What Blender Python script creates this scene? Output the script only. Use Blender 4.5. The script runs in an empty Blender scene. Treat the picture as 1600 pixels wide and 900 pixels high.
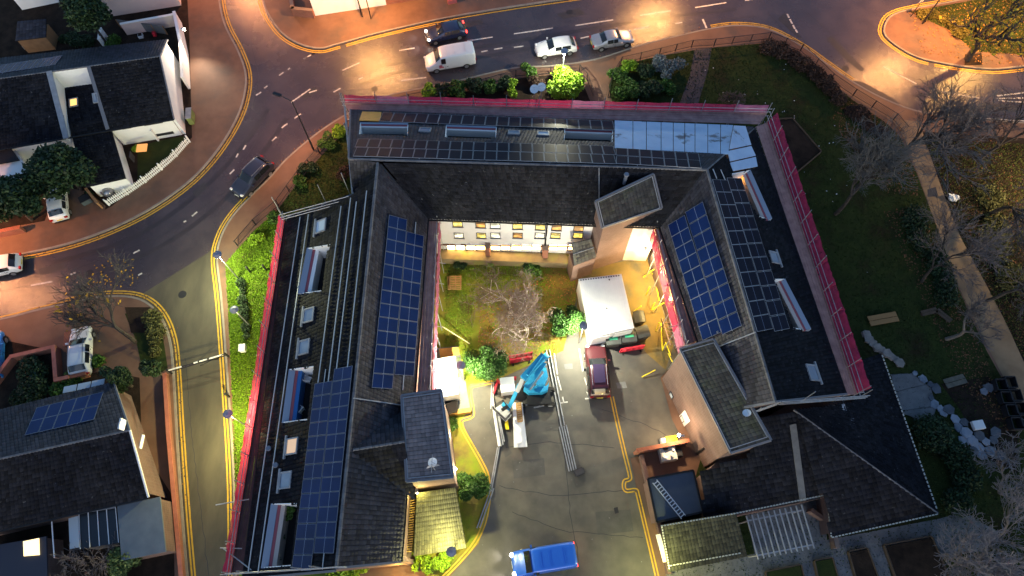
import bpy, bmesh, math, random
import numpy as np
from math import radians, sin, cos, pi, sqrt, atan2, hypot
from mathutils import Vector, Matrix
from mathutils.geometry import tessellate_polygon
R = random.Random(11)
NR = np.random.default_rng(5)
SC = bpy.context.scene
COL = SC.collection
# ---------------------------------------------------------------- camera
F, T, H = 1067.0, radians(24), 57.0
cam = bpy.data.cameras.new('drone_camera')
cam.sensor_width = 36.0
cam.lens = 36.0 * F / 1600.0
cam.clip_start = 0.5
cam.clip_end = 3000
camo = bpy.data.objects.new('drone_camera', cam)
camo.location = (0, 0, H)
camo.rotation_euler = (T, 0, 0)
COL.objects.link(camo)
SC.camera = camo
# ---------------------------------------------------------------- sky, sun, exposure
SUN_EL, SUN_AZ = radians(11), radians(180)
wd = bpy.data.worlds.new('World')
SC.world = wd
wd.use_nodes = True
nt = wd.node_tree
sky = nt.nodes.new('ShaderNodeTexSky')
sky.sky_type = 'NISHITA'
sky.sun_disc = False
sky.sun_elevation = SUN_EL
sky.sun_rotation = SUN_AZ
sky.ozone_density = 3.2
sky.dust_density = 1.2
nt.links.new(sky.outputs[0], nt.nodes['Background'].inputs[0])
nt.nodes['Background'].inputs[1].default_value = 0.13
sl = bpy.data.lights.new('sun', 'SUN')
sl.energy = 0.1
sl.angle = radians(40)
sl.color = (0.85, 0.9, 1.0)
so = bpy.data.objects.new('sun', sl)
so.rotation_euler = (radians(90) - radians(35), 0, pi - SUN_AZ)
so.location = (0, 0, 120)
COL.objects.link(so)
SC.view_settings.view_transform = 'Standard'
SC.view_settings.look = 'None'
SC.view_settings.gamma = 1.0
SC.view_settings.exposure = 1.0
SC.cycles.use_light_tree = True
SC.cycles.max_bounces = 5
SC.cycles.sample_clamp_indirect = 4.0

# ---------------------------------------------------------------- geometry helpers
def W(px, py, z=0.0):
    """survey point: place on the level z seen at this spot of the photograph"""
    u = (px - 800) / F
    v = (450 - py) / F
    dy = sin(T) + v * cos(T)
    dz = -cos(T) + v * sin(T)
    k = (H - z) / -dz
    return Vector((u * k, dy * k, z))
def PX(p):
    x, y, z = p[0], p[1], p[2] - H
    zc = y * sin(T) - z * cos(T)
    yc = y * cos(T) + z * sin(T)
    return 800 + F * x / zc, 450 - F * yc / zc
def inpoly(x, y, poly):
    c = False
    n = len(poly)
    for i in range(n):
        x1, y1 = poly[i]
        x2, y2 = poly[i - 1]
        if (y1 > y) != (y2 > y) and x < (x2 - x1) * (y - y1) / (y2 - y1) + x1:
            c = not c
    return c
def inpoly_np(x, y, poly):
    c = np.zeros(len(x), bool)
    n = len(poly)
    for i in range(n):
        x1, y1 = poly[i][0], poly[i][1]
        x2, y2 = poly[i - 1][0], poly[i - 1][1]
        if y1 == y2:
            continue
        c ^= ((y1 > y) != (y2 > y)) & (x < (x2 - x1) * (y - y1) / (y2 - y1) + x1)
    return c
MW = {}
def props(o, label=None, cat=None, group=None, kind=None):
    if label: o['label'] = label
    if cat: o['category'] = cat
    if group: o['group'] = group
    if kind: o['kind'] = kind
    return o
def thing(name, label, cat, loc=(0, 0, 0), rz=0.0, group=None):
    o = bpy.data.objects.new(name, None)
    o.empty_display_size = 0.3
    o.location = loc
    o.rotation_euler = (0, 0, rz)
    COL.objects.link(o)
    MW[o] = Matrix.Translation(Vector(loc)) @ Matrix.Rotation(rz, 4, 'Z')
    return props(o, label, cat, group)
def link(name, me, parent=None, loc=None):
    o = bpy.data.objects.new(name, me)
    COL.objects.link(o)
    if parent is not None:
        o.parent = parent
    if loc is not None:
        o.location = loc
    MW[o] = (MW[parent] if parent is not None else Matrix()) @ Matrix.Translation(o.location)
    return o
class MB:
    """collects shapes, then links them as one mesh object"""
    def __init__(s):
        s.v, s.f, s.m = [], [], []
    def add(s, vs, fs, mi=0):
        b = len(s.v)
        s.v += [Vector(p) for p in vs]
        for f in fs:
            s.f.append([i + b for i in f])
            s.m.append(mi)
        return s
    def box(s, c, d, rz=0.0, mi=0):
        cx, cy, cz = c
        a, b, h = d[0] / 2, d[1] / 2, d[2] / 2
        ca, sa = cos(rz), sin(rz)
        vs = []
        for z in (-h, h):
            for x, y in ((-a, -b), (a, -b), (a, b), (-a, b)):
                vs.append((cx + x * ca - y * sa, cy + x * sa + y * ca, cz + z))
        return s.add(vs, BOXF, mi)
    def beam(s, p, q, w, h, mi=0, up=(0, 0, 1)):
        p, q = Vector(p), Vector(q)
        d = (q - p).normalized()
        u = Vector(up)
        if abs(d.dot(u)) > 0.98:
            u = Vector((0, 1, 0))
        r = d.cross(u).normalized() * (w / 2)
        n = r.cross(d).normalized() * (h / 2)
        vs = [p - r - n, p + r - n, q + r - n, q - r - n, p - r + n, p + r + n, q + r + n, q - r + n]
        return s.add(vs, BOXF, mi)
    def tube(s, p, q, r, n=6, r2=None, mi=0, caps=True):
        p, q = Vector(p), Vector(q)
        d = (q - p)
        if d.length < 1e-6:
            return s
        d.normalize()
        u = Vector((0, 0, 1)) if abs(d.z) < 0.9 else Vector((1, 0, 0))
        a = d.cross(u).normalized()
        b = d.cross(a)
        r2 = r if r2 is None else r2
        vs, fs = [], []
        for i in range(n):
            t = 2 * pi * i / n
            o = a * cos(t) + b * sin(t)
            vs.append(p + o * r)
            vs.append(q + o * r2)
        for i in range(n):
            j = (i + 1) % n
            fs.append((2 * i, 2 * j, 2 * j + 1, 2 * i + 1))
        if caps and n > 2:
            fs.append(tuple(2 * i for i in range(n))[::-1])
            fs.append(tuple(2 * i + 1 for i in range(n)))
        return s.add(vs, fs, mi)
    def prism(s, poly, z0, z1, mi=0):
        n = len(poly)
        vs = [(p[0], p[1], z0) for p in poly] + [(p[0], p[1], z1) for p in poly]
        fs = [(i, (i + 1) % n, (i + 1) % n + n, i + n) for i in range(n)]
        tri = tessellate_polygon([[Vector((p[0], p[1], 0)) for p in poly]])
        for t in tri:
            a, b, c = t
            A, B, C = poly[a], poly[b], poly[c]
            if (B[0] - A[0]) * (C[1] - A[1]) - (B[1] - A[1]) * (C[0] - A[0]) < 0:
                a, c = c, a
            fs.append((a + n, b + n, c + n))
            fs.append((c, b, a))
        return s.add(vs, fs, mi)
    def sheet(s, poly, z, mi=0):
        tri = tessellate_polygon([[Vector((p[0], p[1], 0)) for p in poly]])
        fs = []
        for a, b, c in tri:
            A, B, C = poly[a], poly[b], poly[c]
            if (B[0] - A[0]) * (C[1] - A[1]) - (B[1] - A[1]) * (C[0] - A[0]) < 0:
                a, c = c, a
            fs.append((a, b, c))
        return s.add([(p[0], p[1], z) for p in poly], fs, mi)
    def slab(s, pts, th, mi=0):
        """plate through 3+ points, thickness th downwards along its normal"""
        pts = [Vector(p) for p in pts]
        nrm = (pts[1] - pts[0]).cross(pts[2] - pts[0]).normalized()
        if nrm.z < 0:
            pts = pts[::-1]
            nrm = -nrm
        n = len(pts)
        vs = pts + [p - nrm * th for p in pts]
        fs = [tuple(range(n)), tuple(range(2 * n - 1, n - 1, -1))]
        fs += [((i + 1) % n, i, i + n, (i + 1) % n + n) for i in range(n)]
        return s.add(vs, fs, mi)
    def strip(s, pts, w, z, mi=0, dash=None):
        """flat ribbon along a polyline"""
        pts = [Vector((p[0], p[1])) for p in pts]
        L, R_ = [], []
        for i, p in enumerate(pts):
            a = pts[max(i - 1, 0)]
            b = pts[min(i + 1, len(pts) - 1)]
            t = (b - a).normalized()
            n = Vector((-t.y, t.x)) * (w / 2)
            L.append(p + n)
            R_.append(p - n)
        n = len(pts)
        vs = [(p.x, p.y, z) for p in R_] + [(p.x, p.y, z) for p in L]
        fs = [(i, i + 1, i + 1 + n, i + n) for i in range(n - 1)]
        return s.add(vs, fs, mi)
    def sphere(s, c, r, n=10, m=6, mi=0, sz=(1, 1, 1)):
        c = Vector(c)
        vs = [c + Vector((0, 0, r * sz[2]))]
        for j in range(1, m):
            t = pi * j / m
            for i in range(n):
                a = 2 * pi * i / n
                vs.append(c + Vector((r * sin(t) * cos(a) * sz[0], r * sin(t) * sin(a) * sz[1], r * cos(t) * sz[2])))
        vs.append(c - Vector((0, 0, r * sz[2])))
        fs = [(0, 1 + i, 1 + (i + 1) % n) for i in range(n)]
        for j in range(m - 2):
            for i in range(n):
                a, b = 1 + j * n + i, 1 + j * n + (i + 1) % n
                fs.append((a, a + n, b + n, b))
        l = len(vs) - 1
        k = 1 + (m - 2) * n
        fs += [(k + (i + 1) % n, k + i, l) for i in range(n)]
        return s.add(vs, fs, mi)
    def build(s, name, mat, parent=None, smooth=False, local=False, kind=None, base=True):
        vs = s.v
        loc = None
        if parent is not None and not local:
            inv = MW[parent].inverted()
            vs = [inv @ p for p in vs]
        elif parent is None and base and vs:
            lo = [min(p[k] for p in vs) for k in range(3)]
            hi = [max(p[k] for p in vs) for k in range(3)]
            loc = Vector(((lo[0] + hi[0]) / 2, (lo[1] + hi[1]) / 2, lo[2]))
            vs = [p - loc for p in vs]
        me = bpy.data.meshes.new(name)
        me.from_pydata([tuple(p) for p in vs], [], s.f)
        for m in (mat if isinstance(mat, (list, tuple)) else [mat]):
            me.materials.append(m)
        if any(s.m):
            me.polygons.foreach_set('material_index', s.m)
        if smooth:
            me.polygons.foreach_set('use_smooth', [True] * len(s.f))
        me.update()
        o = link(name, me, parent, loc)
        if kind: o['kind'] = kind
        return o
BOXF = [(3, 2, 1, 0), (4, 5, 6, 7), (0, 1, 5, 4), (1, 2, 6, 5), (2, 3, 7, 6), (3, 0, 4, 7)]
def build_np(name, V, Fc, mat, parent=None, kind=None, smooth=False):
    """big meshes straight from numpy (all faces the same corner count)"""
    me = bpy.data.meshes.new(name)
    if parent is not None:
        inv = np.array(MW[parent].inverted())
        V = V @ inv[:3, :3].T + inv[:3, 3]
    k = Fc.shape[1]
    me.vertices.add(len(V))
    me.vertices.foreach_set('co', np.ascontiguousarray(V, np.float32).ravel())
    me.loops.add(Fc.size)
    me.loops.foreach_set('vertex_index', np.ascontiguousarray(Fc, np.int32).ravel())
    me.polygons.add(len(Fc))
    me.polygons.foreach_set('loop_start', np.arange(0, Fc.size, k, dtype=np.int32))
    me.polygons.foreach_set('loop_total', np.full(len(Fc), k, np.int32))
    if smooth:
        me.polygons.foreach_set('use_smooth', np.ones(len(Fc), bool))
    for m in (mat if isinstance(mat, (list, tuple)) else [mat]):
        me.materials.append(m)
    me.update(calc_edges=True)
    o = link(name, me, parent)
    if kind: o['kind'] = kind
    return o
def copy_tree(o, loc=None, rz=None, label=None):
    c = o.copy()
    COL.objects.link(c)
    if loc is not None: c.location = loc
    if rz is not None: c.rotation_euler = (0, 0, rz)
    if label: c['label'] = label
    for ch in o.children:
        d = ch.copy(); COL.objects.link(d); d.parent = c
        for g in ch.children:
            e = g.copy(); COL.objects.link(e); e.parent = d
    return c

# ---------------------------------------------------------------- materials
def mat(name, c, rough=0.8, c2=None, scale=1.0, detail=4, bump=0.0, bscale=20.0, spec=0.3, metal=0.0,
        island=0.0, emis=None, estr=0.0, alpha=None, c3=None, s3=0.2, lo=0.35, hi=0.65, lo3=0.5, hi3=0.7, trans=0.0, rough2=None, stretch=None):
    m = bpy.data.materials.new(name)
    m.use_nodes = True
    n = m.node_tree.nodes
    l = m.node_tree.links
    p = n['Principled BSDF']
    p.inputs['Base Color'].default_value = (*c, 1)
    p.inputs['Roughness'].default_value = rough
    p.inputs['Specular IOR Level'].default_value = spec
    p.inputs['Metallic'].default_value = metal
    if trans: p.inputs['Transmission Weight'].default_value = trans
    if alpha is not None: p.inputs['Alpha'].default_value = alpha
    if emis:
        p.inputs['Emission Color'].default_value = (*emis, 1)
        p.inputs['Emission Strength'].default_value = estr
    geo = n.new('ShaderNodeNewGeometry')
    vec = geo.outputs['Position']
    if stretch:
        mp = n.new('ShaderNodeMapping')
        mp.inputs['Scale'].default_value = stretch
        l.new(vec, mp.inputs[0])
        vec = mp.outputs[0]
    col = None
    def noise(s, d=4, r=0.6):
        t = n.new('ShaderNodeTexNoise')
        t.inputs['Scale'].default_value = s
        t.inputs['Detail'].default_value = d
        t.inputs['Roughness'].default_value = r
        l.new(vec, t.inputs['Vector'])
        return t.outputs[0]
    def ramp(src, a, b):
        r = n.new('ShaderNodeMapRange')
        r.inputs['From Min'].default_value = a
        r.inputs['From Max'].default_value = b
        l.new(src, r.inputs['Value'])
        return r.outputs[0]
    def mix(fac, a, b):
        x = n.new('ShaderNodeMix')
        x.data_type = 'RGBA'
        l.new(fac, x.inputs[0])
        for sock, val in ((x.inputs[6], a), (x.inputs[7], b)):
            if isinstance(val, tuple): sock.default_value = (*val, 1)
            else: l.new(val, sock)
        return x.outputs[2]
    if c2:
        fac = ramp(noise(scale, detail), lo, hi)
        col = mix(fac, c, c2)
        if rough2 is not None:
            rr = n.new('ShaderNodeMapRange')
            rr.inputs['To Min'].default_value = rough
            rr.inputs['To Max'].default_value = rough2
            l.new(fac, rr.inputs['Value'])
            l.new(rr.outputs[0], p.inputs['Roughness'])
    if c3:
        col = mix(ramp(noise(s3, 5), lo3, hi3), col if col else c, c3)
    if island:
        hsv = n.new('ShaderNodeHueSaturation')
        mr = n.new('ShaderNodeMapRange')
        mr.inputs['To Min'].default_value = 1 - island
        mr.inputs['To Max'].default_value = 1 + island
        l.new(geo.outputs['Random Per Island'], mr.inputs['Value'])
        l.new(mr.outputs[0], hsv.inputs['Value'])
        if col: l.new(col, hsv.inputs['Color'])
        else: hsv.inputs['Color'].default_value = (*c, 1)
        col = hsv.outputs[0]
    if col:
        l.new(col, p.inputs['Base Color'])
    if bump:
        b = n.new('ShaderNodeBump')
        b.inputs['Strength'].default_value = bump
        b.inputs['Distance'].default_value = 0.05
        l.new(noise(bscale, 5, 0.7), b.inputs['Height'])
        l.new(b.outputs[0], p.inputs['Normal'])
    return m
def brick_mat(name, c1, c2, mort, scale=1.0):
    m = mat(name, c1, 0.85)
    n, l = m.node_tree.nodes, m.node_tree.links
    p = n['Principled BSDF']
    geo = n['Geometry']
    sep = n.new('ShaderNodeSeparateXYZ')
    l.new(geo.outputs['Position'], sep.inputs[0])
    ad = n.new('ShaderNodeMath'); ad.operation = 'ADD'
    l.new(sep.outputs[0], ad.inputs[0]); l.new(sep.outputs[1], ad.inputs[1])
    cb = n.new('ShaderNodeCombineXYZ')
    l.new(ad.outputs[0], cb.inputs[0]); l.new(sep.outputs[2], cb.inputs[1])
    bt = n.new('ShaderNodeTexBrick')
    bt.inputs['Scale'].default_value = 1.0
    bt.inputs['Brick Width'].default_value = 0.23
    bt.inputs['Row Height'].default_value = 0.075
    bt.inputs['Mortar Size'].default_value = 0.01
    bt.inputs['Color1'].default_value = (*c1, 1)
    bt.inputs['Color2'].default_value = (*c2, 1)
    bt.inputs['Mortar'].default_value = (*mort, 1)
    l.new(cb.outputs[0], bt.inputs['Vector'])
    ns = n.new('ShaderNodeTexNoise')
    ns.inputs['Scale'].default_value = 0.9
    ns.inputs['Detail'].default_value = 6
    l.new(geo.outputs['Position'], ns.inputs['Vector'])
    mx = n.new('ShaderNodeMix'); mx.data_type = 'RGBA'; mx.blend_type = 'MULTIPLY'
    mx.inputs[0].default_value = 0.55
    l.new(bt.outputs[0], mx.inputs[6])
    l.new(ns.outputs[0], mx.inputs[7])
    l.new(mx.outputs[2], p.inputs['Base Color'])
    return m
def emit(name, c, s, folds=False):
    m = mat(name, (0.1, 0.1, 0.1), 0.5, emis=c, estr=s)
    if folds:                                            # curtains and furniture dim parts of the room behind
        n, l = m.node_tree.nodes, m.node_tree.links
        t = n.new('ShaderNodeTexNoise'); t.inputs['Scale'].default_value = 1.9; t.inputs['Detail'].default_value = 3
        mr = n.new('ShaderNodeMapRange'); mr.inputs['From Min'].default_value = .36; mr.inputs['From Max'].default_value = .62
        mr.inputs['To Min'].default_value = s * .3; mr.inputs['To Max'].default_value = s * 1.25
        l.new(n['Geometry'].outputs['Position'], t.inputs['Vector']); l.new(t.outputs[0], mr.inputs['Value'])
        l.new(mr.outputs[0], n['Principled BSDF'].inputs['Emission Strength'])
    return m
ASPH = mat('asphalt', (0.04, 0.03, 0.036), 0.32, (0.068, 0.052, 0.056), 0.35, 8, 0.4, 22, 0.6, c3=(0.034, 0.025, 0.031), s3=0.12, rough2=0.22)
YARD = mat('yard_asphalt', (0.075, 0.07, 0.062), 0.6, (0.125, 0.113, 0.095), 0.45, 8, 0.35, 24, 0.35, c3=(0.055, 0.053, 0.055), s3=0.16)
LANE = mat('lane_asphalt', (0.056, 0.05, 0.04), 0.55, (0.09, 0.08, 0.058), 0.6, 8, 0.35, 24, 0.3, stretch=(1, 0.3, 1))
PATCH = mat('patch_asphalt', (0.033, 0.032, 0.04), 0.6, (0.042, 0.04, 0.048), 1.5, 5, 0.3, 30, 0.35)
PAVE = mat('paving', (0.13, 0.07, 0.046), 0.62, (0.18, 0.1, 0.066), 0.5, 8, 0.3, 18, 0.3, c3=(0.085, 0.062, 0.052), s3=0.22)
PAVEG = mat('grey_paving', (0.12, 0.12, 0.125), 0.75, (0.19, 0.19, 0.195), 0.8, 8, 0.3, 18, 0.3)
PATHM = mat('tan_path', (0.2, 0.135, 0.08), 0.8, (0.27, 0.19, 0.115), 0.6, 8, 0.3, 16, 0.25, c3=(0.16, 0.11, 0.075), s3=0.35)
KERB = mat('kerb_stone', (0.2, 0.17, 0.15), 0.75, (0.28, 0.24, 0.2), 1.2, 6, 0.3, 14)
YEL = mat('yellow_line_paint', (0.55, 0.33, 0.035), 0.6, (0.33, 0.2, 0.04), 2.5, 8, 0.2, 20, lo=0.5, hi=0.75)
WHT = mat('white_line_paint', (0.62, 0.58, 0.54), 0.6, (0.2, 0.18, 0.17), 3.0, 8, 0.2, 20, lo=0.45, hi=0.75)
SOIL = mat('soil', (0.016, 0.012, 0.01), 0.95, (0.04, 0.027, 0.02), 0.9, 8, 0.8, 6, .08)
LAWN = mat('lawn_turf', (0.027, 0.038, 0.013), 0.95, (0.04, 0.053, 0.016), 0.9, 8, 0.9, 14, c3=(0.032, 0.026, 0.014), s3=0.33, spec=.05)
LAWNB = mat('lamplit_turf', (0.08, 0.15, 0.016), 0.95, (0.13, 0.19, 0.02), 1.2, 8, 0.9, 14, c3=(0.1, 0.085, 0.03), s3=0.5)  # turf copy brightened in colour for the lamplight on the west verge
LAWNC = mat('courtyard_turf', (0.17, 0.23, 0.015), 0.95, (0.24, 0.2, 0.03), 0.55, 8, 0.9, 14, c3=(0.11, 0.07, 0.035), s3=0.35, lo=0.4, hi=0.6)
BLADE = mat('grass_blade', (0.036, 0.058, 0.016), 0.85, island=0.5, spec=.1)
BLADEB = mat('lamplit_grass_blade', (0.14, 0.25, 0.012), 0.8, island=0.5)
TILE = mat('concrete_roof_tile', (0.028, 0.028, 0.039), 0.7, (0.045, 0.044, 0.058), 0.35, 7, 0.25, 25, 0.25, island=0.4, c3=(0.1, 0.1, 0.105), s3=4.5, lo3=.66, hi3=.7)
TILED = mat('dark_roof_tile', (0.0055, 0.0066, 0.0115), 0.8, (0.014, 0.0145, 0.019), 0.28, 9, 0.25, 25, 0.1, island=0.5, c3=(0.075, 0.078, 0.085), s3=4.5, lo3=.66, hi3=.7)  # darker tile copy; shaded slopes of the block carry their shade in it
TILEM = mat('mossy_roof_tile', (0.036, 0.037, 0.04), 0.75, (0.062, 0.063, 0.064), 0.9, 7, 0.25, 25, 0.2, island=0.35, c3=(0.045, 0.052, 0.035), s3=0.9)
RIDGE = mat('ridge_tile', (0.11, 0.105, 0.115), 0.7, (0.17, 0.165, 0.17), 1.6, 6, 0.2, 16, island=0.2)
UNDER = mat('roof_underlay', (0.02, 0.02, 0.024), 0.9)
LEAD = mat('lead_flashing', (0.24, 0.25, 0.28), 0.5, (0.32, 0.33, 0.36), 2.0, 5, 0.1, 20, metal=0.2)
CELL = mat('solar_cell', (0.003, 0.011, 0.058), 0.2, (0.006, 0.02, 0.1), 0.22, 6, spec=0.24, island=0.12)
ALU = mat('aluminium', (0.17, 0.19, 0.24), 0.5, metal=0.2)
CELLK = mat('black_solar_cell', (0.005, 0.007, 0.018), 0.45, (0.007, 0.01, 0.024), 0.4, 4, spec=0.08, island=0.15)
TIMD = mat('dark_timber', (0.1, 0.07, 0.05), 0.85, (0.07, 0.05, 0.035), 2.0)
TILEG = mat('grey_roof_tile', (0.2, 0.155, 0.155), 0.8, (0.25, 0.2, 0.195), 0.6, 6, 0.2, 25, 0.25, island=0.25)
RAIL = mat('rail_aluminium', (0.6, 0.62, 0.66), 0.4, metal=0.4)
STEEL = mat('galvanised_tube', (0.42, 0.43, 0.46), 0.45, (0.3, 0.3, 0.32), 3.0, metal=0.5)
DARKST = mat('dark_steel', (0.03, 0.03, 0.035), 0.5, metal=0.3)
BLACKP = mat('black_plastic', (0.012, 0.012, 0.014), 0.5)
RUBBER = mat('tyre_rubber', (0.014, 0.014, 0.015), 0.8)
def net_mat(name, c, c2):
    m = mat(name, c, 0.7, c2, 1.2, 6, 0.4, 9, 0.1, stretch=(1, 1, 3))
    n, l = m.node_tree.nodes, m.node_tree.links
    tr = n.new('ShaderNodeBsdfTranslucent'); mx = n.new('ShaderNodeMixShader'); mx.inputs[0].default_value = 0.5
    tr.inputs[0].default_value = (*c, 1)
    out = n['Material Output']
    l.new(n['Principled BSDF'].outputs[0], mx.inputs[1]); l.new(tr.outputs[0], mx.inputs[2])
    # open weave: the mesh lets part of what lies behind show through, unevenly where folds double it
    tp = n.new('ShaderNodeBsdfTransparent'); m2 = n.new('ShaderNodeMixShader')
    ns = n.new('ShaderNodeTexNoise'); ns.inputs['Scale'].default_value = 1.3; ns.inputs['Detail'].default_value = 5
    mr = n.new('ShaderNodeMapRange'); mr.inputs['From Min'].default_value = .3; mr.inputs['From Max'].default_value = .7
    mr.inputs['To Min'].default_value = .05; mr.inputs['To Max'].default_value = .55
    l.new(n['Geometry'].outputs['Position'], ns.inputs['Vector']); l.new(ns.outputs[0], mr.inputs['Value'])
    l.new(mr.outputs[0], m2.inputs[0]); l.new(mx.outputs[0], m2.inputs[1]); l.new(tp.outputs[0], m2.inputs[2]); l.new(m2.outputs[0], out.inputs[0])
    return m
NET = net_mat('debris_netting', (0.72, 0.09, 0.2), (0.5, 0.055, 0.14))
NETP = net_mat('faded_netting', (0.75, 0.3, 0.45), (0.62, 0.22, 0.36))
BOARD = mat('scaffold_board', (0.4, 0.25, 0.23), 0.8, (0.27, 0.16, 0.155), 1.4, 8, 0.2, 15, island=0.25)
BOARDD = mat('dark_scaffold_board', (0.1, 0.055, 0.06), 0.8, (0.07, 0.04, 0.045), 1.4, 8, 0.2, 15, island=0.25)
RENDW = mat('white_render', (0.85, 0.84, 0.83), 0.85, (0.78, 0.77, 0.76), 0.6, 6, 0.1, 20)
RENDP = mat('pink_render', (0.72, 0.55, 0.5), 0.85, (0.66, 0.5, 0.46), 0.6, 6, 0.1, 20)
BRICK = brick_mat('brown_brick', (0.23, 0.135, 0.115), (0.165, 0.095, 0.08), (0.24, 0.19, 0.17))
BRICKR = brick_mat('red_brick', (0.4, 0.13, 0.07), (0.33, 0.1, 0.06), (0.32, 0.22, 0.17))
WFRAME = mat('dark_window_frame', (0.05, 0.045, 0.05), 0.5)
WPVC = mat('white_pvc', (0.75, 0.75, 0.76), 0.4)
GLASS = mat('dark_glass', (0.02, 0.023, 0.028), 0.08, spec=0.6)
SKYGL = mat('skylight_glass', (0.22, 0.26, 0.33), 0.15, (0.3, 0.34, 0.4), 1.0, spec=0.6)
LITY = emit('lit_window_yellow', (1.0, 0.72, 0.12), 1.25, True)
LITO = emit('lit_window_amber', (1.0, 0.42, 0.04), 0.75, True)
LITW = emit('lit_window_white', (1.0, 0.93, 0.62), 1.5, True)
LITG = emit('lit_ground_window', (1.0, 0.66, 0.22), 15)
BULB = emit('lamp_bulb', (1.0, 0.93, 0.75), 40)
BULBO = emit('sodium_bulb', (1.0, 0.5, 0.15), 30)
LAMPTOP = mat('lamp_top_grey', (0.24, 0.25, 0.3), 0.5)
WOOD = mat('timber', (0.36, 0.19, 0.09), 0.8, (0.27, 0.14, 0.07), 2.0, 7, 0.2, 14, stretch=(1, 4, 1))
PALET = mat('pallet_wood', (0.45, 0.26, 0.1), 0.8, (0.35, 0.2, 0.08), 3.0)
WOODY = mat('varnished_board', (0.55, 0.3, 0.06), 0.6, (0.45, 0.23, 0.05), 2.0)
BARK = mat('bark', (0.075, 0.06, 0.05), 0.95, (0.045, 0.036, 0.03), 4.0, 8, 0.6, 20)
BARKL = mat('pale_bark', (0.23, 0.19, 0.16), 0.95, (0.15, 0.12, 0.1), 3.0, 8, 0.4, 20)
TWIG = mat('bare_twig', (0.15, 0.12, 0.11), 0.95)
TWIGD = mat('dark_twig', (0.07, 0.06, 0.06), 0.95)
TWIGR = mat('reddish_twig', (0.17, 0.105, 0.085), 0.95)
LEAFD = mat('dark_leaf', (0.022, 0.045, 0.017), 0.6, island=0.6)
LEAFG = mat('green_leaf', (0.055, 0.12, 0.018), 0.6, island=0.6)
LEAFB = mat('lime_leaf', (0.2, 0.34, 0.02), 0.6, island=0.5)
LEAFY = mat('yellow_leaf', (0.5, 0.28, 0.02), 0.6, island=0.5)
LEAFS = mat('silver_leaf', (0.15, 0.18, 0.18), 0.7, island=0.5)
LEAFR = mat('hedge_leaf', (0.06, 0.035, 0.025), 0.8, island=0.6)
LITTER = mat('fallen_leaf', (0.3, 0.14, 0.04), 0.8, island=0.6)
LITTERD = mat('old_fallen_leaf', (0.15, 0.07, 0.035), 0.85, island=0.6)
# ================================================================ SETTING
def poly(px, z=0.0):
    return [tuple(W(a, b, z)[:2]) for a, b in px]
def smooth_line(pts, n=6):
    """Catmull-Rom through survey points"""
    out = []
    P_ = [Vector(p) for p in pts]
    for i in range(len(P_) - 1):
        a = P_[max(i - 1, 0)]; b = P_[i]; c = P_[i + 1]; d = P_[min(i + 2, len(P_) - 1)]
        for k in range(n):
            t = k / n
            out.append(0.5 * ((2 * b) + (c - a) * t + (2 * a - 5 * b + 4 * c - d) * t * t + (3 * b - a - 3 * c + d) * t ** 3))
    out.append(P_[-1])
    return [(p.x, p.y) for p in out]
def structure(name, mb, m):
    o = mb.build(name, m)
    o['kind'] = 'structure'
    return o
g = MB(); g.sheet([(-900, -900), (900, -900), (900, 900), (-900, 900)], -0.12)
structure('ground', g, SOIL)
g = MB(); g.sheet([(-110, -60), (110, -60), (110, 110), (-110, 110)], 0.0)
structure('road', g, ASPH)

KA = [(338, -160), (340, -60), (343, 0), (352, 40), (372, 80), (384, 115), (382, 150), (368, 190), (338, 238), (298, 282), (240, 324), (175, 357), (100, 383), (0, 404), (-150, 432)]
KB = [(404, -160), (408, -50), (412, 0), (421, 25), (441, 52), (468, 69), (500, 76), (530, 69), (600, 50), (700, 28), (800, 11), (890, -2), (1000, -18), (1150, -36)]
KC = [(372, 1020), (369, 900), (366, 740), (357, 600), (347, 470), (340, 405), (346, 372), (362, 342), (390, 310), (424, 277), (450, 248), (498, 208), (545, 178), (600, 152), (700, 131), (800, 108), (862, 104), (930, 94), (1000, 72), (1060, 57), (1105, 47), (1150, 41), (1200, 47), (1250, 72), (1290, 100), (1330, 128), (1375, 153), (1430, 174), (1500, 185), (1600, 193), (1750, 203)]
KD = [(1700, -40), (1580, -16), (1495, 2), (1440, 12), (1400, 22), (1384, 36), (1384, 58), (1420, 84), (1460, 97), (1540, 108), (1600, 104), (1720, 92)]
KE = [(-150, 528), (0, 500), (60, 485), (110, 474), (165, 464), (215, 467), (246, 488), (264, 525), (271, 575), (277, 680), (285, 800), (295, 920), (305, 1020)]
def sm(px): return smooth_line(poly(px))
kA, kB, kC, kD, kE = sm(KA), sm(KB), sm(KC), sm(KD), sm(KE)
def pavement(name, line, extra, m=PAVE, z=0.12):
    g = MB(); g.prism(list(line) + list(extra), -0.08, z)
    return structure(name, g, m)
pavement('pavement', kA, poly([(-400, 480), (-400, -160)]))
pavement('pavement', kB, poly([(1150, -200), (404, -200)]))
pavement('pavement', kD, poly([(1760, 60), (1760, -20)]))
pavement('pavement', kE, poly([(305, 1100), (-250, 1100), (-250, 545)]))
pavement('pavement', kC, poly([(2100, 240), (2100, 1080), (372, 1080)]))
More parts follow.
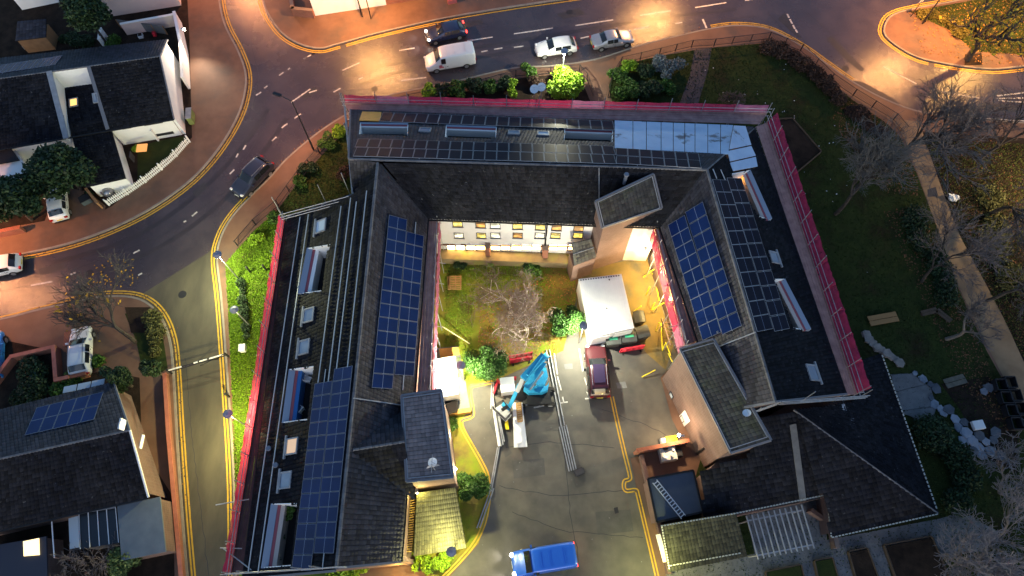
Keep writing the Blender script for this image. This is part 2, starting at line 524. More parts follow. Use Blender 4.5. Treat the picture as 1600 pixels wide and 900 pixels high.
for ln in (kA, kB, kC, kD, kE):                      # kerb stones stand a little proud of the paving
    g = MB(); n = len(ln)
    L2 = [Vector(p) for p in ln]
    a = []
    for i, p in enumerate(L2):
        t = (L2[min(i + 1, n - 1)] - L2[max(i - 1, 0)]).normalized()
        a.append((p, Vector((-t.y, t.x))))
    for i in range(n - 1):
        (p, u), (q, w) = a[i], a[i + 1]
        g.add([(*(p + u * .09), -.05), (*(q + w * .09), -.05), (*(q - w * .09), -.05), (*(p - u * .09), -.05),
               (*(p + u * .09), .135), (*(q + w * .09), .135), (*(q - w * .09), .135), (*(p - u * .09), .135)], BOXF)
    structure('kerb', g, KERB)

def offset_line(ln, d):
    n = len(ln); out = []
    L2 = [Vector(p) for p in ln]
    for i, p in enumerate(L2):
        t = (L2[min(i + 1, n - 1)] - L2[max(i - 1, 0)]).normalized()
        q = p + Vector((-t.y, t.x)) * d
        out.append((q.x, q.y))
    return out
def cut(ln, f0, f1):
    return ln[int(len(ln) * f0):int(len(ln) * f1) + 1]
def near_cut(ln, pa, pb):
    """piece of a line between the spots closest to two survey points"""
    a, b = W(*pa), W(*pb)
    i = min(range(len(ln)), key=lambda k: hypot(ln[k][0] - a.x, ln[k][1] - a.y))
    j = min(range(len(ln)), key=lambda k: hypot(ln[k][0] - b.x, ln[k][1] - b.y))
    return ln[min(i, j):max(i, j) + 1]
def double_yellow(ln, side, w=0.13, gap=0.24, d0=0.32, z=0.006, m=YEL):
    g = MB()
    g.strip(offset_line(ln, side * d0), w, z)
    g.strip(offset_line(ln, side * (d0 + gap)), w, z)
    structure('yellow_line', g, m)
# which side is the carriageway: found by testing against the pavement polygon
double_yellow(near_cut(kA, (343, -40), (40, 396)), 1)
double_yellow(near_cut(kB, (408, -60), (527, 70)), -1)
double_yellow(near_cut(kB, (537, 68), (690, 31)), -1)
g = MB(); g.strip(offset_line(near_cut(kB, (690, 31), (900, -4)), -.35), .14, .006); structure('yellow_line', g, YEL)
double_yellow(near_cut(kC, (368, 1000), (392, 308)), 1, z=.006)
double_yellow(near_cut(kC, (1112, 46), (1328, 127)), 1)
double_yellow(near_cut(kD, (1640, -40), (1455, 96)), -1)
double_yellow(near_cut(kD, (1462, 98), (1700, 94)), -1)
double_yellow(near_cut(kE, (100, 476), (300, 1000)), 1)
g = MB(); g.strip(offset_line(near_cut(kE, (-100, 519), (98, 476)), .3), .12, .006); structure('yellow_line', g, YEL)

# white markings on the carriageway (survey points of both ends of each dash)
dashes = [(535, 110, 562, 98), (625, 126, 666, 121), (483, 145, 495, 141), (521, 144, 532, 138), (560, 124, 567, 121),
 (455, 160, 485, 139), (460, 185, 470, 178), (440, 200, 449, 193), (425, 220, 432, 214), (624, 79, 648, 75),
 (474, 92, 492, 83), (400, 149, 408, 144), (413, 138, 418, 134), (436, 118, 443, 113), (450, 109, 453, 106), (475, 92, 480, 89), (486, 86, 492, 83),
 (730, 64, 770, 58), (803, 53, 864, 44), (899, 40, 958, 31), (1000, 24, 1048, 17), (1086, 12, 1135, 4), (1164, 1, 1180, -2),
 (752, 81, 762, 79), (772, 77, 785, 75), (803, 74, 818, 72), (907, 60, 920, 57),
 (990, 46, 1014, 42), (1055, 37, 1066, 35),
 (380, 234, 384, 227), (369, 246, 372, 240), (359, 272, 366, 265), (300, 338, 308, 331), (287, 347, 291, 345), (208, 396, 218, 391), (216, 430, 222, 427), (48, 446, 82, 440), (110, 429, 118, 426)]
g = MB()
for a, b, c, d in dashes:
    g.strip(poly([(a, b), (c, d)]), .16, .007)
structure('lane_marking', g, WHT)
g = MB()
for p in ([(1380, 104), (1432, 131)], [(1459, 140), (1502, 149), (1530, 153)], [(1398, 168), (1420, 175)], [(1450, 180), (1520, 184), (1600, 189), (1680, 194)],
          [(1557, 150), (1600, 145), (1680, 138)], [(1558, 154), (1600, 153), (1680, 150)], [(1560, 157), (1600, 160), (1680, 165)]):
    g.strip(poly(p), .15, .007)
for a, b, c, d in ((1230, 22, 1233, 28), (1234, 30, 1238, 37), (1239, 39, 1242, 45), (1243, 46, 1246, 51), (1098, 30, 1104, 44), (1104, 48, 1112, 47)):
    g.strip(poly([(a, b), (c, d)]), .2, .007)
structure('lane_marking', g, WHT)
# dark repair patch beside the east junction and other mended strips
g = MB(); g.sheet(smooth_line(poly([(1331, 131), (1337, 126), (1352, 130), (1385, 148), (1402, 158), (1404, 166), (1392, 171), (1372, 166), (1345, 148), (1333, 138), (1331, 131)])), .004)
structure('road_patch', g, PATCH)
g = MB(); g.sheet(poly([(205, 470), (325, 395), (352, 362), (348, 395), (345, 420), (349, 560), (272, 574), (268, 530), (250, 492)]), .004)
structure('lane_entrance', g, LANE)
g = MB(); g.sheet(poly([(272, 578), (354, 556), (362, 640), (368, 740), (374, 905), (380, 1020), (306, 1020), (298, 920), (288, 800), (280, 680)]), .004)
structure('lane', g, LANE)
for pp in ([(1290, 60), (1300, 56), (1330, 88), (1352, 108), (1344, 112), (1318, 90)], [(870, 22), (905, 12), (915, 22), (880, 30)], [(1215, 30), (1226, 20), (1244, 46), (1254, 62), (1246, 58)]):
    g = MB(); g.sheet(poly(pp), .004); structure('road_patch', g, PATCH)
def manhole(px, py, r=.38, z=.005, name='manhole_cover'):
    c = W(px, py); g = MB()
    g.sheet([(c.x + r * cos(t * pi / 8), c.y + r * sin(t * pi / 8)) for t in range(16)], z)
    structure(name, g, DARKST)
for p in ((1321, 107), (890, 19), (651, 11), (585, 139), (140, 497 - 70), (648, 188), (285, 460)): manhole(*p)

def area(name, px, m, z, kind='structure'):
    g = MB(); g.sheet(poly(px, z), z)
    o = g.build(name, m); o['kind'] = kind
    return o
Z0 = 0.13
lawn_w = [(352, 412), (374, 386), (400, 358), (436, 326), (468, 282), (500, 246), (538, 206), (580, 205), (600, 420), (560, 900), (500, 980), (378, 980), (374, 905), (371, 740), (362, 600), (356, 470)]
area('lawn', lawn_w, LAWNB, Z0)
area('lawn', [(432, 330), (468, 282), (500, 246), (538, 206), (580, 205), (590, 330), (556, 320), (445, 344)], mat('shaded_turf', (.035, .055, .012), .95, (.055, .07, .015), .9, 8, .9, 14, c3=(.06, .045, .02), s3=.33), Z0 + .005)  # darker turf copy for the part of the lawn far from the lamps
lawn_n = [(538, 206), (575, 176), (640, 160), (720, 146), (800, 124), (895, 112), (915, 140), (925, 165), (1150, 215), (900, 260), (600, 260)]
area('planting_bed', lawn_n, SOIL, Z0 + .001)
lawn_ne = [(954, 152), (950, 128), (968, 102), (1020, 90), (1080, 79), (1120, 74), (1200, 67), (1240, 84), (1290, 124), (1335, 158), (1385, 192), (1408, 215), (1432, 270), (1462, 350), (1498, 452), (1540, 545), (1590, 635), (1700, 760), (1640, 1040), (1000, 1040), (1100, 700), (1000, 260)]
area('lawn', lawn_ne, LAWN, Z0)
area('garden_path', [(1085, 78), (1112, 75), (1106, 110), (1090, 165), (1062, 162), (1078, 118)], PATCH, Z0 + .006)
area('gate_path', [(905, 99), (968, 94), (956, 120), (946, 150), (940, 200), (928, 200), (926, 150), (918, 122)], PAVE, Z0 + .006)
eastpath = smooth_line(poly([(1392, 185), (1412, 215), (1428, 255), (1447, 308), (1470, 372), (1500, 452), (1545, 545), (1600, 648), (1680, 780)], Z0)) + smooth_line(poly([(1740, 790), (1640, 640), (1603, 572), (1572, 505), (1532, 428), (1500, 368), (1477, 310), (1456, 250), (1436, 190)], Z0))
g = MB(); g.sheet(eastpath, Z0 + .008); structure('footpath', g, PATHM)
area('woodland_floor', [(1436, 205), (1600, 216), (2000, 240), (2000, 1000), (1700, 830), (1640, 640), (1603, 572), (1572, 505), (1532, 428), (1500, 368), (1477, 310), (1456, 250)], SOIL, Z0 + .003)
area('path_patch', [(1449, 296), (1462, 292), (1466, 306), (1450, 308)], PATCH, Z0 + .014)
yard = [(735, 600), (770, 597), (880, 548), (900, 470), (900, 420), (1012, 398), (1060, 560), (1032, 590), (1050, 655), (1068, 690), (985, 716), (1000, 790), (1024, 900), (1060, 1060), (640, 1060), (700, 905), (748, 850), (768, 775), (760, 730), (733, 682), (721, 655), (735, 640)]
area('yard', yard, YARD, Z0 + .01)
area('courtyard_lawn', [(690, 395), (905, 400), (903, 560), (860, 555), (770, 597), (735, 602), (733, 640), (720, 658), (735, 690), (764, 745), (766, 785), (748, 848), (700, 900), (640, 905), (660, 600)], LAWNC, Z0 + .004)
area('side_path', [(594, 878), (640, 866), (668, 885), (655, 930), (580, 935)], PAVE, Z0 + .007)
area('concrete_strip', [(672, 545), (716, 540), (728, 600), (735, 640), (680, 640)], PAVEG, Z0 + .009)
# markings in the yard
def yl(px):
    g = MB(); ln = smooth_line(poly(px, Z0), 4)
    g.strip(offset_line(ln, .12), .11, Z0 + .016); g.strip(offset_line(ln, -.12), .11, Z0 + .016)
    structure('yellow_line', g, YEL)
yl([(770, 597), (745, 602), (735, 606), (735, 620), (739, 645), (735, 652), (722, 657), (722, 668), (735, 692), (752, 722), (762, 745), (764, 775), (757, 815), (742, 848), (715, 880), (690, 905)])
yl([(956, 620), (965, 662), (975, 705), (984, 742), (983, 749), (976, 752), (975, 762), (980, 767), (993, 766), (997, 775), (1010, 830), (1023, 885), (1040, 960)])
g = MB()
for p in ([(866, 552), (871, 585)], [(871, 588), (877, 610)], [(905, 545), (911, 580)], [(913, 590), (917, 602)], [(917, 612), (921, 622)], [(914, 623), (928, 622)], [(834, 637), (850, 634)], [(841, 627), (843, 635)], [(875, 630), (887, 628)], [(879, 620), (881, 629)]):
    g.strip(poly(p, Z0), .11, Z0 + .018)
structure('bay_marking', g, WHT)
for pp in ([(881, 569), (894, 568), (895, 576), (883, 577)], [(962, 598), (977, 596), (980, 606), (965, 607)]):
    area('access_cover', pp, PAVEG, Z0 + .017)
area('drain_cover', [(959, 794), (965, 792), (967, 801), (961, 803)], DARKST, Z0 + .017)
# house plots across the road
area('garden_ground', [(-300, -150), (285, -150), (296, 60), (300, 215), (175, 322), (140, 340), (70, 345), (-200, 395)], SOIL, Z0)
area('driveway', [(70, 345), (90, 290), (140, 300), (165, 322), (160, 342), (110, 352)], PAVE, Z0 + .006)
area('front_lawn', [(215, 232), (240, 222), (292, 212), (294, 222), (215, 285)], LAWN, Z0 + .008)
area('garden_ground', [(-200, 600), (0, 530), (85, 548), (100, 590), (160, 580), (218, 590), (222, 700), (270, 775), (275, 1000), (-200, 1000)], SOIL, Z0)
area('verge', [(195, 490), (235, 486), (253, 515), (262, 575), (240, 590), (222, 575), (212, 530)], LAWN, Z0 + .01)
area('verge', [(1420, 18), (1500, 4), (1700, -30), (1700, 80), (1600, 85), (1520, 80), (1490, 50)], LAWN, Z0 + .002)
area('tree_pit', [(1508, 85), (1534, 83), (1535, 101), (1507, 102)], SOIL, Z0 + .01)
area('planting_bed', [(195, 480), (235, 480), (230, 520), (205, 520)], SOIL, Z0 + .012)
# paths and pond south-east
area('terrace_paving', [(1391, 585), (1425, 583), (1455, 606), (1462, 640), (1452, 672), (1416, 645)], PAVEG, Z0 + .012)
area('garden_soil', [(1470, 600), (1545, 588), (1590, 680), (1590, 740), (1540, 715), (1500, 640)], SOIL, Z0 + .01)
area('side_passage', [(1040, 892), (1165, 868), (1300, 842), (1470, 810), (1500, 800), (1560, 830), (1540, 860), (1300, 900), (1180, 910), (1045, 950)], PAVEG, Z0 + .012)
area('patio', [(1165, 800), (1290, 780), (1292, 845), (1180, 868)], PAVEG, Z0 + .016)
area('gravel_strip', [(1255, 860), (1265, 858), (1285, 940), (1265, 940)], PAVEG, Z0 + .018)
area('gravel_strip', [(1300, 852), (1318, 850), (1345, 940), (1315, 940)], PAVEG, Z0 + .018)
area('gravel_strip', [(1352, 848), (1376, 846), (1405, 940), (1372, 940)], PAVEG, Z0 + .018)

area('lamplit_courtyard_paving', [(898, 425), (1010, 400), (1052, 540), (1040, 578), (1010, 552), (992, 520), (905, 528)], mat('amber_lit_mossy_paving', (.2, .135, .045), .8, (.13, .1, .03), .7, 8, .4, 14, c3=(.09, .08, .05), s3=.5), Z0 + .013)  # mossy paving yellowed to carry the amber lamplight around the container
# ================================================================ MAIN BUILDING
class Facet:
    """one roof slope: eave e0->e1, ridge r0 above e0"""
    def __init__(s, e0, e1, r1, r0):
        s.e0, s.e1, s.r1, s.r0 = (Vector(p) for p in (e0, e1, r1, r0))
        s.n = (s.e1 - s.e0).cross(s.r0 - s.e0).normalized()
        if s.n.z < 0: s.n = -s.n
        s.u = (s.e1 - s.e0).normalized()
        s.v = s.n.cross(s.u)
        if s.v.z < 0: s.v = -s.v
    def at(s, px, py, off=0.0):
        d = W(px, py, 0) - Vector((0, 0, H))
        o = Vector((0, 0, H))
        p0 = s.e0
        for _ in range(6):
            p = o + d * ((p0 + s.n * off - o).dot(s.n) / d.dot(s.n))
            p0 = s.surf(p - s.n * off)
        return p
    def surf(s, p):
        """spot of the (slightly twisted) slope at the plan position of p"""
        u = v = .5
        for _ in range(8):
            q = (s.e0 * (1 - u) + s.e1 * u) * (1 - v) + (s.r0 * (1 - u) + s.r1 * u) * v
            qu = (s.e1 - s.e0) * (1 - v) + (s.r1 - s.r0) * v
            qv = (s.r0 - s.e0) * (1 - u) + (s.r1 - s.e1) * u
            dx, dy = p.x - q.x, p.y - q.y
            det = qu.x * qv.y - qu.y * qv.x
            u += (dx * qv.y - dy * qv.x) / det
            v += (qu.x * dy - qu.y * dx) / det
        return (s.e0 * (1 - u) + s.e1 * u) * (1 - v) + (s.r0 * (1 - u) + s.r1 * u) * v
def tiles(parent, fc, m, tw=.33, th=.36, incl=None, excl=(), under=True, name='roof', nu=None):
    e0, e1, r1, r0 = (np.array(p) for p in (fc.e0, fc.e1, fc.r1, fc.r0))
    n = np.array(fc.n)
    L = max(np.linalg.norm(e1 - e0), np.linalg.norm(r1 - r0))
    S = max(np.linalg.norm(r0 - e0), np.linalg.norm(r1 - e1))
    nu, nv = max(1, round(L / tw)), max(1, round(S / th))
    jj, ii = np.meshgrid(np.arange(nv), np.arange(nu), indexing='ij')
    ii, jj = ii.ravel(), jj.ravel()
    def pt(u, v):
        u, v = u[:, None], v[:, None]
        return (e0 * (1 - u) + e1 * u) * (1 - v) + (r0 * (1 - u) + r1 * u) * v
    cen = pt((ii + .5) / nu, (jj + .5) / nv)
    keep = np.ones(len(ii), bool)
    x, y, z = cen[:, 0], cen[:, 1], cen[:, 2] - H
    zc = y * sin(T) - z * cos(T)
    yc = y * cos(T) + z * sin(T)
    sx, sy = 800 + F * x / zc, 450 - F * yc / zc
    if incl: keep &= inpoly_np(sx, sy, incl)
    for p in excl: keep &= ~inpoly_np(sx, sy, p)
    ii, jj = ii[keep], jj[keep]
    k = len(ii)
    if k == 0: return None
    gap = 0.04
    jit = NR.normal(0, .006, k)
    u0, u1, um = (ii + gap) / nu, (ii + 1 - gap) / nu, (ii + .5) / nu
    v0, v1 = jj / nv, (jj + 1.12) / nv
    def up(P_, h): return P_ + n * np.asarray(h).reshape(-1, 1)
    low = .05 + jit
    rows = [up(pt(u0, v0), low), up(pt(um, v0), low + .035), up(pt(u1, v0), low),
            up(pt(u0, v1), .0 * low), up(pt(um, v1), .0 * low + .03), up(pt(u1, v1), .0 * low),
            up(pt(u0, v0), low - .05), up(pt(um, v0), low - .03), up(pt(u1, v0), low - .05)]
    V = np.stack(rows, 1).reshape(-1, 3)
    base = np.arange(k)[:, None] * 9
    Fq = np.concatenate([base + np.array(f) for f in ((0, 1, 4, 3), (1, 2, 5, 4), (6, 7, 1, 0), (7, 8, 2, 1))])
    p = parent
    if under:
        Vu = np.stack([up(pt(ii / nu, jj / nv), 0 * low - .03), up(pt((ii + 1) / nu, jj / nv), 0 * low - .03),
                       up(pt((ii + 1) / nu, (jj + 1) / nv), 0 * low - .03), up(pt(ii / nu, (jj + 1) / nv), 0 * low - .03)], 1).reshape(-1, 3)
        p = build_np(name, Vu, np.arange(k * 4).reshape(-1, 4), UNDER, parent)
    build_np('roof_tiles', V, Fq, m, p, 'stuff')
    return p
def ridge_line(parent, a, b, m=RIDGE, w=.26, name='ridge_tiles'):
    a, b = Vector(a), Vector(b)
    n = max(2, int((b - a).length / .42))
    g = MB()
    for i in range(n):
        p, q = a.lerp(b, (i + .02) / n), a.lerp(b, (i + .98) / n)
        g.tube(p + Vector((0, 0, -.05)), q + Vector((0, 0, -.035)), w / 2, 6, w / 2 * .93)
    o = g.build(name, m, parent); o['kind'] = 'stuff'
    return o
def strip_on(parent, a, b, w=.12, h=.05, m=LEAD, name='flashing'):
    return MB().beam(a, b, w, h).build(name, m, parent)

blk = thing('housing_block', 'three-winged block with dark tiled roofs and courtyard, its north wall white with lit windows', 'building', (2, 22, 0))
zo, zr, zi = 5.5, 10.5, 7.0
NF = Facet(W(548, 172, zo), W(1178, 199, zo), W(1105, 265, zr), W(545, 248, zr))
NI = Facet(W(668, 342, zi), W(1032, 355, zi), W(1105, 265, zr), W(592, 255, zr))
WF = Facet(W(450, 340, zo), W(380, 905, zo), W(524, 892, zr), W(590, 255, zr))
WI = Facet(W(668, 342, zi), W(626, 878, zi), W(525, 888, zr), W(590, 255, zr))
EF = Facet(W(1178, 199, zo), W(1322, 616, zo), W(1212, 628, zr), W(1105, 265, zr))
EI = Facet(W(1032, 355, zi), W(1128, 643, zi), W(1212, 628, zr), W(1105, 265, zr))
N_terr = [[(563, 192), (638, 194), (637, 212), (561, 210)], [(697, 196), (776, 199), (775, 217), (695, 215)], [(882, 200), (958, 203), (957, 223), (881, 219)]]
W_terr = [[(480, 388), (516, 382), (502, 455), (467, 460)], [(452, 577), (491, 572), (480, 656), (441, 661)], [(424, 787), (464, 786), (456, 884), (409, 888)]]
E_terr = [[(1141, 272), (1172, 266), (1204, 345), (1184, 338)], [(1208, 436), (1226, 436), (1263, 518), (1240, 513)]]
sheet_px = [(960, 188), (1163, 196), (1183, 262), (1147, 270), (1132, 240), (962, 232)]
tN = tiles(blk, NF, TILE, excl=N_terr + [sheet_px])
tNI = tiles(blk, NI, TILED, incl=[(600, 257), (1102, 266), (1034, 358), (664, 346)])
tiles(blk, Facet(W(552, 308, 7.6), W(592, 300, 7.6), W(592, 255, zr), W(545, 248, zr)), TILE, incl=[(540, 246), (592, 254), (556, 306), (548, 310)])
tW = tiles(blk, WF, TILED, incl=[(450, 338), (552, 303), (590, 253), (640, 300), (524, 900), (370, 910)], excl=W_terr)
tWI = tiles(blk, WI, TILE)
tE = tiles(blk, EF, TILED, excl=E_terr + [sheet_px])
tEI = tiles(blk, EI, TILE)
for a, b in (((545, 248), (1105, 265)), ((590, 254), (525, 889)), ((1105, 265), (1212, 628))):
    ridge_line(blk, W(*a, zr), W(*b, zr))
ridge_line(blk, W(1105, 265, zr + .02), W(1178, 201, zo + .1), w=.2, name='hip_tiles')
strip_on(blk, W(594, 257, zr - .05), W(667, 343, zi + .06), .2, .04, DARKST, 'valley_gutter')
strip_on(blk, W(588, 258, zr - .05), W(553, 304, 7.6), .2, .04, DARKST, 'valley_gutter')
strip_on(blk, W(1102, 268, zr - .05), W(1034, 354, zi + .06), .2, .04, DARKST, 'valley_gutter')
# membrane sheet laid over the north-east corner of the roof, seam by seam
MEMB = mat('grey_membrane', (0.45, 0.58, 0.76), 0.5, (0.36, 0.49, 0.68), 0.7, 7, c3=(0.12, 0.14, 0.18), s3=0.45, lo3=.6, hi3=.66)
xs = [960, 989, 1010, 1033, 1052, 1070, 1086, 1106, 1126, 1146]
for i in range(len(xs) - 1):
    a, b = xs[i], xs[i + 1]
    f = lambda x: 188 + (x - 960) * .04
    g_ = lambda x: 231 + (x - 960) * .052
    p = [NF.at(a + .5, f(a), .09), NF.at(b - .5, f(b), .09), NF.at(b - .5 + (0 if b < 1140 else -8), g_(b), .09), NF.at(a + .5, g_(a), .09)]
    MB().slab(p, .05).build('membrane_strip', MEMB, blk)
for p in ([(1147, 196), (1165, 197), (1174, 226), (1140, 233)], [(1137, 236), (1174, 228), (1181, 243), (1141, 252)], [(1141, 254), (1181, 245), (1184, 260), (1146, 267)]):
    MB().slab([EF.at(x, y, .13) for x, y in p], .05).build('membrane_strip', MEMB, blk)
# walls
def wall(a, b, z1, m, z0=0.0, th=.3, parent=blk, name='wall', inn=0.25):
    a, b = Vector((a[0], a[1], 0)), Vector((b[0], b[1], 0))
    d = (b - a).normalized(); n = Vector((-d.y, d.x, 0))
    c = (a + b) / 2 + n * inn
    g = MB(); g.box((c.x, c.y, (z0 + z1) / 2), ((b - a).length, th, z1 - z0), atan2(d.y, d.x))
    return g.build(name, m, parent)
wall(NI.e0, NI.e1, 6.85, mat('cream_white_render', (.56, .545, .56), .85, (.5, .49, .5), .6, 6, .1, 20), inn=.4)
wall(WI.e1, WI.e0, 6.85, BRICK, inn=.4)
wall(EI.e0, EI.e1, 6.85, BRICK, inn=.4)
wall(NF.e1, NF.e0, 5.4, BRICK, inn=.4)
wall(WF.e0, WF.e1, 5.4, BRICK, inn=.4)
wall(EF.e1, EF.e0, 5.4, BRICK, inn=.4)
def gable_wall(e_out, r, e_in, off, m=BRICK, parent=blk):
    pts = [Vector((e_out.x, e_out.y, 0)), Vector((e_in.x, e_in.y, 0)), e_in, r, e_out]
    d = Vector(off)
    pts = [p + d - (Vector((0, 0, .12)) if p.z > 1 else Vector()) for p in pts]
    n = (pts[1] - pts[0]).cross(Vector((0, 0, 1))).normalized() * .28
    vs = pts + [p + n for p in pts]
    fs = [(0, 1, 2, 3, 4), (9, 8, 7, 6, 5)] + [((i + 1) % 5, i, i + 5, (i + 1) % 5 + 5) for i in range(5)]
    return MB().add(vs, fs).build('gable_wall', m, parent)
gable_wall(WF.e1, WF.r1, WI.e1, (0, .4, 0))
gable_wall(EF.e1, EF.r1, EI.e1, (0, .5, 0))
gable_wall(WF.e0, Vector((W(552, 308, zr)[0], WF.e0.y - .2, 8.3)), Vector((W(592, 305, 7)[0], WF.e0.y - .3, 7.0)), (0, -.2, 0))
gable_wall(NF.e0, NF.r0, W(552, 308, 7.6), (.3, 0, 0))
# verge boards
VERGE = mat('verge_board', (.16, .16, .18), .6)
for a, b in ((WF.e1, WF.r1), (WI.e1, WI.r1), (EF.e1, EF.r1), (EI.e1, EI.r1), (NF.e0, NF.r0)):
    strip_on(blk, a + Vector((0, 0, .05)), b + Vector((0, 0, .05)), .14, .16, VERGE, 'verge_board')
strip_on(blk, W(450, 340, zo) + Vector((0, 0, .05)), W(552, 304, 7.7), .14, .16, VERGE, 'verge_board')
for a, b, n in ((NI.e0, NI.e1, NI.n), (WI.e0, WI.e1, WI.n), (EI.e0, EI.e1, EI.n), (NF.e0, NF.e1, NF.n), (WF.e0, WF.e1, WF.n), (EF.e0, EF.e1, EF.n)):
    h = Vector((n.x, n.y, 0)).normalized() * .07
    MB().beam(a + h - Vector((0, 0, .1)), b + h - Vector((0, 0, .1)), .12, .1).build('gutter', BLACKP, blk)
# windows of the white courtyard wall
wd_ = (NI.e1 - NI.e0).normalized(); wn = Vector((wd_.y, -wd_.x, 0)).normalized()
p0w = Vector((NI.e0.x, NI.e0.y, 0)) - wn * (.4 - .15)
def on_wall(px, py, p0=p0w, n=wn):
    d = W(px, py, 0) - Vector((0, 0, H)); o = Vector((0, 0, H))
    return o + d * ((p0 - o).dot(n) / d.dot(n))
def window(c, d, n, w, h, glass, parent=blk, frame=WFRAME, transom=True, name='window', lab=None):
    up = Vector((0, 0, 1)); g = MB()
    t = .07
    q = c + n * .02
    for s in (-1, 1):
        g.beam(q + d * (s * (w / 2)) - up * (h / 2 + t / 2), q + d * (s * (w / 2)) + up * (h / 2 + t / 2), .1, t, up=d)
        g.beam(q - d * (w / 2 - t / 2) + up * (s * h / 2), q + d * (w / 2 - t / 2) + up * (s * h / 2), .1, t)
    if transom:
        g.beam(q - d * (w / 2 - t / 2) + up * (h * .18), q + d * (w / 2 - t / 2) + up * (h * .18), .09, .05)
    o = g.build(name, frame, parent)
    if lab: o['label'] = lab
    MB().box(c + n * .004, (w, .03, h), atan2(d.y, d.x)).build('pane', glass, o)
    if transom: MB().beam(c - d * (w / 2 + .08) - up * (h / 2 + .09) + n * .04, c + d * (w / 2 + .08) - up * (h / 2 + .09) + n * .04, .14, .05).build('sill', LEAD, o)
    return o
top_c = [LITY, LITO, LITW, LITY, LITY, LITO, LITO]
low_c = [LITW, LITY, LITW, LITO, LITW, LITY, LITY]
for i, (xa, xb) in enumerate(zip((714.5, 750.5, 773.5, 809, 845, 871, 906), (717, 752, 774, 809, 843.5, 868, 903))):
    zt = 5.95
    ct = on_wall(xa, 346); ct.z = zt
    window(ct, wd_, wn, .8, 1.0, top_c[i])
    cl = on_wall(xb, 367.5)
    window(cl, wd_, wn, .8, .85, low_c[i])
gx = [(699, 711), (713, 726), (729, 743), (744, 758), (767, 781.5), (783, 797), (799.5, 815), (816, 830.5), (831.5, 845.5), (858, 871), (872, 886), (888, 900)]
for a, b in gx:
    p, q = on_wall(a, 385.5), on_wall(b, 385.5)
    c = (p + q) / 2 + wn * .004
    window(c, wd_, wn, (q - p).length, 1.0, LITG, frame=WPVC, transom=False)
z_b = on_wall(760, 381).z
zlo = on_wall(760, 391).z
ta, tb = on_wall(688, 391), on_wall(910, 394)
tq = [Vector((p.x, p.y, 0)) for p in (ta, tb)]
g = MB(); g.prism([tuple(p[:2]) for p in (tq[0] + wn * 1.05, tq[1] + wn * 1.05, tq[1] + wn * .01, tq[0] + wn * .01)], 0, zlo)
structure('added_terrace_walk', g, mat('amber_lit_flags', (.2, .15, .09), .8, (.14, .1, .06), .9, 7, .3, 12, c3=(.2, .2, .05), s3=.5))  # added raised walk, its flags tinted amber for the window light
MB().beam(on_wall(690, 381.5) + wn * .05, on_wall(905, 384.5) + wn * .05, .12, .16).build('string_course', mat('brown_band', (.2, .11, .07), .7), blk)
for px, w in ((763, .42), (852, .5)):
    c = on_wall(px, 393)
    MB().box((c.x + wn.x * .3, c.y + wn.y * .3, 1.35), (w, .6, 2.7), atan2(wd_.y, wd_.x)).build('brick_pier', BRICKR, blk)
a = on_wall(855, 350)
MB().tube((a.x + wn.x * .12, a.y + wn.y * .12, .1), (a.x + wn.x * .12, a.y + wn.y * .12, 6.7), .06, 8).build('downpipe', BLACKP, blk)
# ---- roof windows
def rooflight(fc, x, y, w, h, glass=SKYGL, parent=blk, lab=None, blind=True):
    c = fc.at(x, y, .1)
    u, v = fc.u, fc.v
    g = MB()
    for s in (-1, 1):
        g.beam(c + u * (s * w / 2) - v * (h / 2 + .05), c + u * (s * w / 2) + v * (h / 2 + .05), .1, .12, up=fc.n)
        g.beam(c - u * (w / 2 - .05) + v * (s * h / 2), c + u * (w / 2 - .05) + v * (s * h / 2), .1, .12, up=fc.n)
    o = g.build('roof_window', LEAD, parent)
    if lab: o['label'] = lab
    MB().slab([c - u * w / 2 - v * h / 2, c + u * w / 2 - v * h / 2, c + u * w / 2 + v * h / 2, c - u * w / 2 + v * h / 2], .04).build('pane', glass, o)
    if blind:
        MB().beam(c - v * (h / 2 + .14) - u * (w / 2 + .3), c - v * (h / 2 + .14) + u * (w / 2 + .3), .16, .14, up=fc.n).build('shutter_box', LEAD, o)
    return o
WARMGL = emit('dim_warm_skylight', (.8, .55, .35), .45)
COLDGL = mat('pale_skylight', (.55, .62, .7), .2)
for i, (x, y) in enumerate(((501, 353), (482, 492), (475, 542), (456, 697), (446, 750))):
    rooflight(WF, x, y, 1.1, 1.05, WARMGL if i == 3 else (COLDGL if i == 0 else SKYGL), lab='roof window glowing warm' if i == 3 else None)
for x, y, gl in ((664, 203, SKYGL), (803, 207, SKYGL), (849, 208.5, COLDGL)):
    rooflight(NF, x, y, .95, .75, gl, blind=False)
rooflight(EF, 1210, 402, 1.0, .95); rooflight(EF, 1270, 582, 1.2, 1.1)
